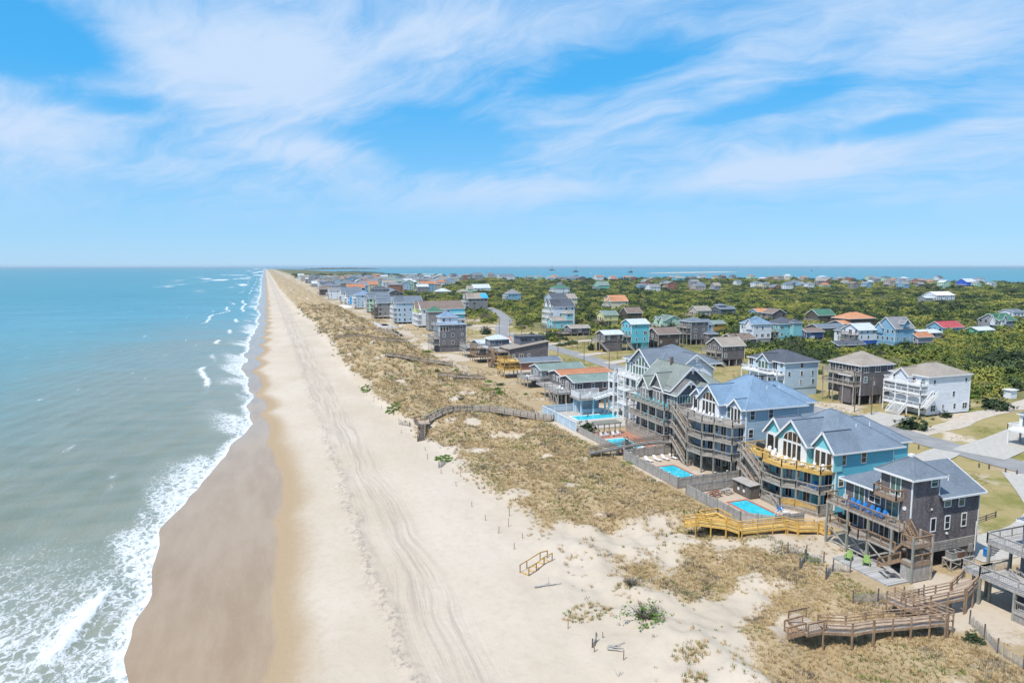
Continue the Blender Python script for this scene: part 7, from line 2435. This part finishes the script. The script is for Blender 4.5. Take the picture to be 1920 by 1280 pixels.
for i, (x, y, h) in enumerate([(28.8, 118, 1.0), (31, 117.9, 0.8), (29.5, 110.3, 0.9), (31.4, 114.4, 1.0), (29.1, 99.3, 1.0), (33.2, 93.5, 1.6), (29.6, 87.8, 1.2), (31.9, 90.1, 1.5), (32.1, 84.8, 0.8), (29.8, 81.9, 1.0), (29.4, 93.2, 1.0), (28.2, 61.2, 0.9), (30.6, 58.0, 0.7), (28.7, 56.1, 1.2), (30.2, 53.1, 1.1)]):
    stake(x, y, h, 'reddish wooden stake standing in the open sand below the dune', 'stakes in the sand', (RND.uniform(-.12, .12), RND.uniform(-.12, .12)))
for i, (x, y) in enumerate([(29, 168), (27.5, 178), (27, 188), (26.5, 199), (26, 212), (27.5, 150), (29.5, 134), (28.5, 128)]):
    stake(x, y, RND.uniform(0.8, 1.3), 'dark stake of the broken fence line along the far dune foot', 'stakes along the far dune foot', (RND.uniform(-.2, .2), RND.uniform(-.2, .2)), 'dark_wood')


def sand_fence(pts, label, h=1.1, sp=0.11, tilt=0.0):
    """slatted sand fence held by wires between posts"""
    o = thing('sand_fence', label, 'fence', (pts[0][0], pts[0][1], zt(*pts[0])))
    sl = MB()
    for (x0, y0), (x1, y1) in zip(pts, pts[1:]):
        L = math.hypot(x1 - x0, y1 - y0)
        n = int(L / sp)
        for i in range(n):
            t = i / n
            x, y = x0 + (x1 - x0) * t, y0 + (y1 - y0) * t
            g = zt(x, y)
            hh = h * RND.uniform(0.75, 1.05)
            tx = RND.uniform(-.06, .06) + tilt
            if RND.random() < 0.9:
                sl.beam((x, y, g - 0.1), (x + tx * hh, y + tx * 0.4, g + hh), 0.035, 0.035)
        for t in (0.33, 0.8):
            sl.beam((x0, y0, zt(x0, y0) + h * t), (x1, y1, zt(x1, y1) + h * t), 0.015, 0.015)
    s_ = sl.build('slats', 'silver_wood', o)
    s_['kind'] = 'stuff'
    for x, y in pts:
        g = zt(x, y)
        MB().beam((x, y, g - 0.3), (x + RND.uniform(-.05, .05), y, g + h * 1.35), 0.10, 0.10).build('post', 'dark_wood', o)
    return o


sand_fence([(58.4, 61.4), (60.2, 62.6), (62.2, 61.6)], 'weathered sand fence left of the board patio, upper run')
sand_fence([(59.2, 58.2), (61.6, 59.6), (63.2, 58.6)], 'weathered sand fence left of the board patio, lower run')
sand_fence([(60.2, 65.4), (61.8, 64.0), (60.6, 63.0)], 'broken sand fence below the yellow boardwalk')
sand_fence([(57.6, 52.8), (60.4, 52.2), (63.4, 51.6), (65.8, 51.2)], 'grey sand fence between the patio and the brown boardwalk')
sand_fence([(65.2, 45.6), (64.0, 43.2), (62.6, 41.0), (62.2, 38.4), (61.6, 34.0)], 'grey sand fence running down the right picture edge')
sand_fence([(30.4, 155.0), (28.6, 158.5)], 'leaning sand fence beyond the beach stairs', tilt=0.3)
sand_fence([(29.2, 121.5), (31.0, 124.0)], 'short sand fence below the green creeper', tilt=0.25)
sand_fence([(28.8, 56.8), (29.6, 57.6)], 'fallen scrap of sand fence beside the straggling shrub', 0.7, tilt=0.5)
# buried handrails on the beach
o = thing('buried_handrails', 'half buried yellow brown handrails of old steps on the sand', 'handrails', (31, 76, zt(31, 76)))
for k, P in enumerate([[(28.9, 74.2), (30.2, 75.0), (31.6, 75.9), (33.0, 76.6)], [(28.2, 75.4), (29.4, 76.2), (31.6, 77.2), (32.8, 77.7)]]):
    for x, y in P:
        g = zt(x, y)
        MB().beam((x, y, g - 0.3), (x, y, g + 1.05), 0.11, 0.11).build('post', 'brown_wood', o)
    for (x0, y0), (x1, y1) in zip(P, P[1:]):
        MB().beam((x0, y0, zt(x0, y0) + 1.0), (x1, y1, zt(x1, y1) + 1.0), 0.06, 0.14).build('handrail', 'new_wood', o)
        if k == 0:
            MB().beam((x0, y0, zt(x0, y0) + 0.04), (x1, y1, zt(x1, y1) + 0.04), 0.16, 0.06).build('rail_board', 'brown_wood', o)
for i in range(5):
    t = i / 4
    x0, y0, x1, y1 = 28.9 + 3.6 * t, 74.4 + 2.2 * t, 28.4 + 3.6 * t, 75.4 + 2.0 * t
    MB().beam((x0, y0, zt(x0, y0) + 0.06), (x1, y1, zt(x1, y1) + 0.06), 0.20, 0.05).build('tread', 'new_wood', o)


def driftwood(x, y, parts, label):
    g = zt(x, y)
    o = thing('driftwood', label, 'driftwood', (x, y, g))
    for (a, b, c, d_, e, f_, r) in parts:
        MB().tube((x + a, y + b, g + c), (x + d_, y + e, g + f_), r, r * 0.5, 7).build('branch', 'silver_wood', o)


driftwood(29.8, 70.7, [(-1.5, 0.2, 0.1, 1.8, -0.2, 0.15, 0.11), (0.2, 0, 0.1, 0.3, 0.1, 1.0, 0.05), (-0.8, 0, .1, 0.6, 0.5, 0.1, 0.06)], 'long bleached driftwood log on the sand below the handrails')
driftwood(30.6, 55.4, [(-0.6, 0.5, 0.1, 0.6, -0.5, 0.2, 0.09), (-0.4, 0.7, 0.1, 0.9, -0.2, 0.15, 0.08), (-0.8, 0.3, 0.1, 0.3, -0.9, 0.2, 0.08), (-0.2, 0.2, .2, 1.2, 0.3, .25, .06)], 'pile of grey driftwood planks beside the straggling shrub')
driftwood(28.7, 51.3, [(0, 0, 0, 0.3, 0.4, 0.5, 0.04), (0, 0, 0, -0.2, 0.5, 0.55, 0.04), (0.1, 0, 0, 0.6, 0.2, 0.4, 0.03)], 'small fan of dead twigs low on the sand')


# utility poles with their wires
def pole(x, y, h, label, group='utility poles along the road', arm=True, drum=False, r=0.14):
    g = zt(x, y)
    o = thing('utility_pole', label, 'pole', (x, y, g), group)
    MB().tube((x, y, g - 0.3), (x, y, g + h), r, r * 0.7, 8).build('shaft', 'pole_wood', o)
    if arm:
        MB().box(x - 0.9, x + 0.9, y - 0.06, y + 0.06, g + h - 0.7, g + h - 0.55).build('crossarm', 'pole_wood', o)
        for k in (-0.8, 0, 0.8):
            MB().tube((x + k, y, g + h - 0.55), (x + k, y, g + h - 0.35), 0.05, n=6).build('insulator', 'grey_metal', o)
    if drum:
        MB().tube((x + 0.3, y, g + h - 2.2), (x + 0.3, y, g + h - 1.2), 0.26, n=10).build('transformer', 'grey_metal', o)
    return o, (x, y, g + h - 0.35)


def wire(par, p, q, sag):
    mb = MB()
    p, q = Vector(p), Vector(q)
    last = p
    for i in range(1, 9):
        t = i / 8
        c = p.lerp(q, t) - Vector((0, 0, sag * 4 * t * (1 - t)))
        mb.tube(last, c, 0.018, n=4)
        last = c
    mb.build('wire', 'black_metal', par)


PL = [(135.2, 126.8, 9.5, 'bare pole left of the transformer pole by the road', False), (136.4, 122.9, 9.5, 'grey pole with transformer before the white porch house', True), (109.9, 206.9, 9.0, 'dark pole at the roadside behind the low orange roofed house', False), (106.0, 218.5, 9.0, 'dark pole behind the low grey house', False), (105.9, 241.5, 9.0, 'dark pole behind the clerestory house', False), (127.6, 233.7, 9, 'dark pole across the road near the yellow sign', False),
      (125.1, 264.2, 9, 'dark pole before the junction hedge', False), (124.9, 332.2, 8, 'thin pole beside the road bend', False), (115.6, 324.3, 9, 'dark pole at the inner road bend', False), (115.0, 339.0, 9, 'thin pole above the road bend', False), (201.5, 252.1, 9, 'thin pole at the low brown house', False), (213.4, 246.5, 10, 'tall pole before the aqua house', False), (110.8, 282, 8.5, 'dark pole seaward of the junction', False)]
tops = {}
for x, y, h, lb, dr in PL:
    o, tp = pole(x, y, h, lb, drum=dr)
    tops[(x, y)] = (o, tp)
for a, b in (((136.4, 122.9), (135.2, 126.8)), ((109.9, 206.9), (106.0, 218.5)), ((106.0, 218.5), (105.9, 241.5)), ((105.9, 241.5), (110.8, 282)), ((110.8, 282), (115.6, 324.3)), ((135.2, 126.8), (109.9, 206.9))):
    for k in (-0.8, 0.8):
        p, q = tops[a][1], tops[b][1]
        wire(tops[a][0], (p[0] + k, p[1], p[2]), (q[0] + k, q[1], q[2]), 1.0)
# low posts along the road edge
for i, (x, y) in enumerate([(121.2, 100.0), (119.4, 96.1), (114.4, 95.0), (120.0, 79.7), (120.6, 78.2), (119.3, 82.1), (118.6, 83.4), (121.5, 104.5), (122.0, 109.0)]):
    stake(x, y, 0.9, 'short dark post along the road verge behind the teal house', 'posts along the verge', mat='dark_wood', w=0.2)
# split rail fence behind the dark house
o = thing('rail_fence', 'low split rail fence behind the dark shingled house', 'fence', (90, 63, G))
for i in range(6):
    x, y = 84 + i * 2.6, 62.8 + i * 0.5
    MB().beam((x, y, zt(x, y) - .2), (x, y, zt(x, y) + 0.9), 0.14).build('post', 'dark_wood', o)
    if i:
        for z in (0.4, 0.75):
            MB().beam((x - 2.6, y - 0.5, zt(x, y) + z), (x, y, zt(x, y) + z), 0.06, 0.12).build('rail', 'dark_wood', o)
# yellow road sign
g = zt(139.8, 262)
o = thing('road_sign', 'yellow diamond road sign before the dark house on stilts', 'sign', (124.0, 240.0, zt(124, 240)))
g = zt(124, 240)
MB().tube((124, 240, g - .2), (124, 240, g + 2.6), 0.05).build('post', 'grey_metal', o)
MB().prism([(124, g + 2.0), (124.6, g + 2.6), (124, g + 3.2), (123.4, g + 2.6)], 'Y', 239.9, 239.94).build('panel', 'yellow_plastic', o)
# turbine-like flag and bins
for i, (x, y, mt, lb) in enumerate([(82.5, 56.2, 'blue_plastic', 'blue bin at the back corner of the dark shingled house'), (88.6, 73.2, 'black_metal', 'black bin behind the teal house'), (119.2, 112, 'grey_metal', 'grey bin beside the road behind the teal house')]):
    g = zt(x, y)
    o = thing('wheeled_bin', lb, 'bin', (x, y, g))
    MB().prism([(x - .26, g + .12), (x + .26, g + .12), (x + .32, g + 1.0), (x - .32, g + 1.0)], 'Y', y - .3, y + .3).build('body', mt, o)
    MB().box(x - .34, x + .34, y - .33, y + .33, g + 1.0, g + 1.07).build('lid', mt, o)
    for k in (-.2, .2):
        MB().tube((x + .2, y + k - .03, g + .1), (x + .2, y + k + .03, g + .1), 0.1, n=8).build('wheel', 'black_metal', o)


# boats on the sound
def boat(x, y, L, kind, label):
    o = thing('boat', label, 'boat', (x, y, 0), 'boats on the sound', rad(RND.uniform(-30, 30)), True)
    w, h = L * 0.16, L * 0.11
    P = [(-L / 2, -w), (L * 0.25, -w), (L / 2, 0), (L * 0.25, w), (-L / 2, w)]
    hb = MB().slab([(a, b, h) for a, b in P], h + 0.3)
    hb.build('hull', 'white_siding' if kind == 'motor' else 'black_metal', o)
    MB().box(-L * 0.2, L * 0.12, -w * 0.6, w * 0.6, h, h + L * 0.12).build('cabin', 'white_siding' if kind == 'motor' else 'rust', o)
    if kind == 'ship':
        MB().tube((L * 0.05, 0, h), (L * 0.05, 0, h + L * 0.75), L * 0.012).build('mast', 'black_metal', o)
        MB().beam((L * 0.05, 0, h + L * 0.7), (-L * 0.4, 0, h + L * 0.2), L * 0.012).build('boom', 'black_metal', o)


for x, y, L, k, lb in [(2548, 5963, 60, 'ship', 'small dark work ship far out on the sound'), (2165, 3806, 45, 'ship', 'dark dredge boat with tall mast by the sandbar'), (2007, 4280, 50, 'ship', 'low dark barge on the sound'), (1653, 3334, 14, 'motor', 'white motor boat, farther of two'), (1470, 2909, 14, 'motor', 'white motor boat, nearer of two'), (4313, 4562, 30, 'ship', 'dark boat far right on the sound'), (3465, 3338, 16, 'motor', 'white speeding boat right of the sandbar')]:
    boat(x, y, L, k, lb)

# number alike far houses from left to right so that each label points to one
_c, _s = math.cos(rad(19.8)), math.sin(rad(19.8))


def screen_u(o):
    x, y = o.location.x, o.location.y
    return (x * _c - y * _s) / max(1.0, x * _s + y * _c)


same = {}
for o in COL.objects:
    if o.parent is None and o.get('group', '').startswith('far houses'):
        same.setdefault(o['label'], []).append(o)
CNT = ['leftmost', 'second from left', 'third from left', 'fourth from left', 'fifth from left', 'sixth from left', 'seventh from left', 'eighth from left']
for lb, os_ in same.items():
    if len(os_) > 1:
        for i, o in enumerate(sorted(os_, key=screen_u)):
            o['label'] = lb + ', ' + CNT[min(i, 7)]

# ------------------------------------------------------------------ sea air
hz = MB().box(-31000, 31000, -31000, 31000, -5, 46)
world_org()
hz = hz.build('haze', None)
hm = bpy.data.materials.new('haze')
hm.use_nodes = True
hn = NT(hm.node_tree)
hm.node_tree.nodes.remove(hm.node_tree.nodes['Principled BSDF'])
pv = hn.n('ShaderNodeVolumePrincipled')
pv.inputs['Color'].default_value = (0.78, 0.90, 1.0, 1)
pv.inputs['Density'].default_value = 0.000045
pv.inputs['Anisotropy'].default_value = 0.2
hn.L.new(pv.outputs[0], hm.node_tree.nodes['Material Output'].inputs['Volume'])
hz.data.materials.append(hm)
tag(hz, 'thin pale sea haze over the whole coast', 'haze', kind='stuff')
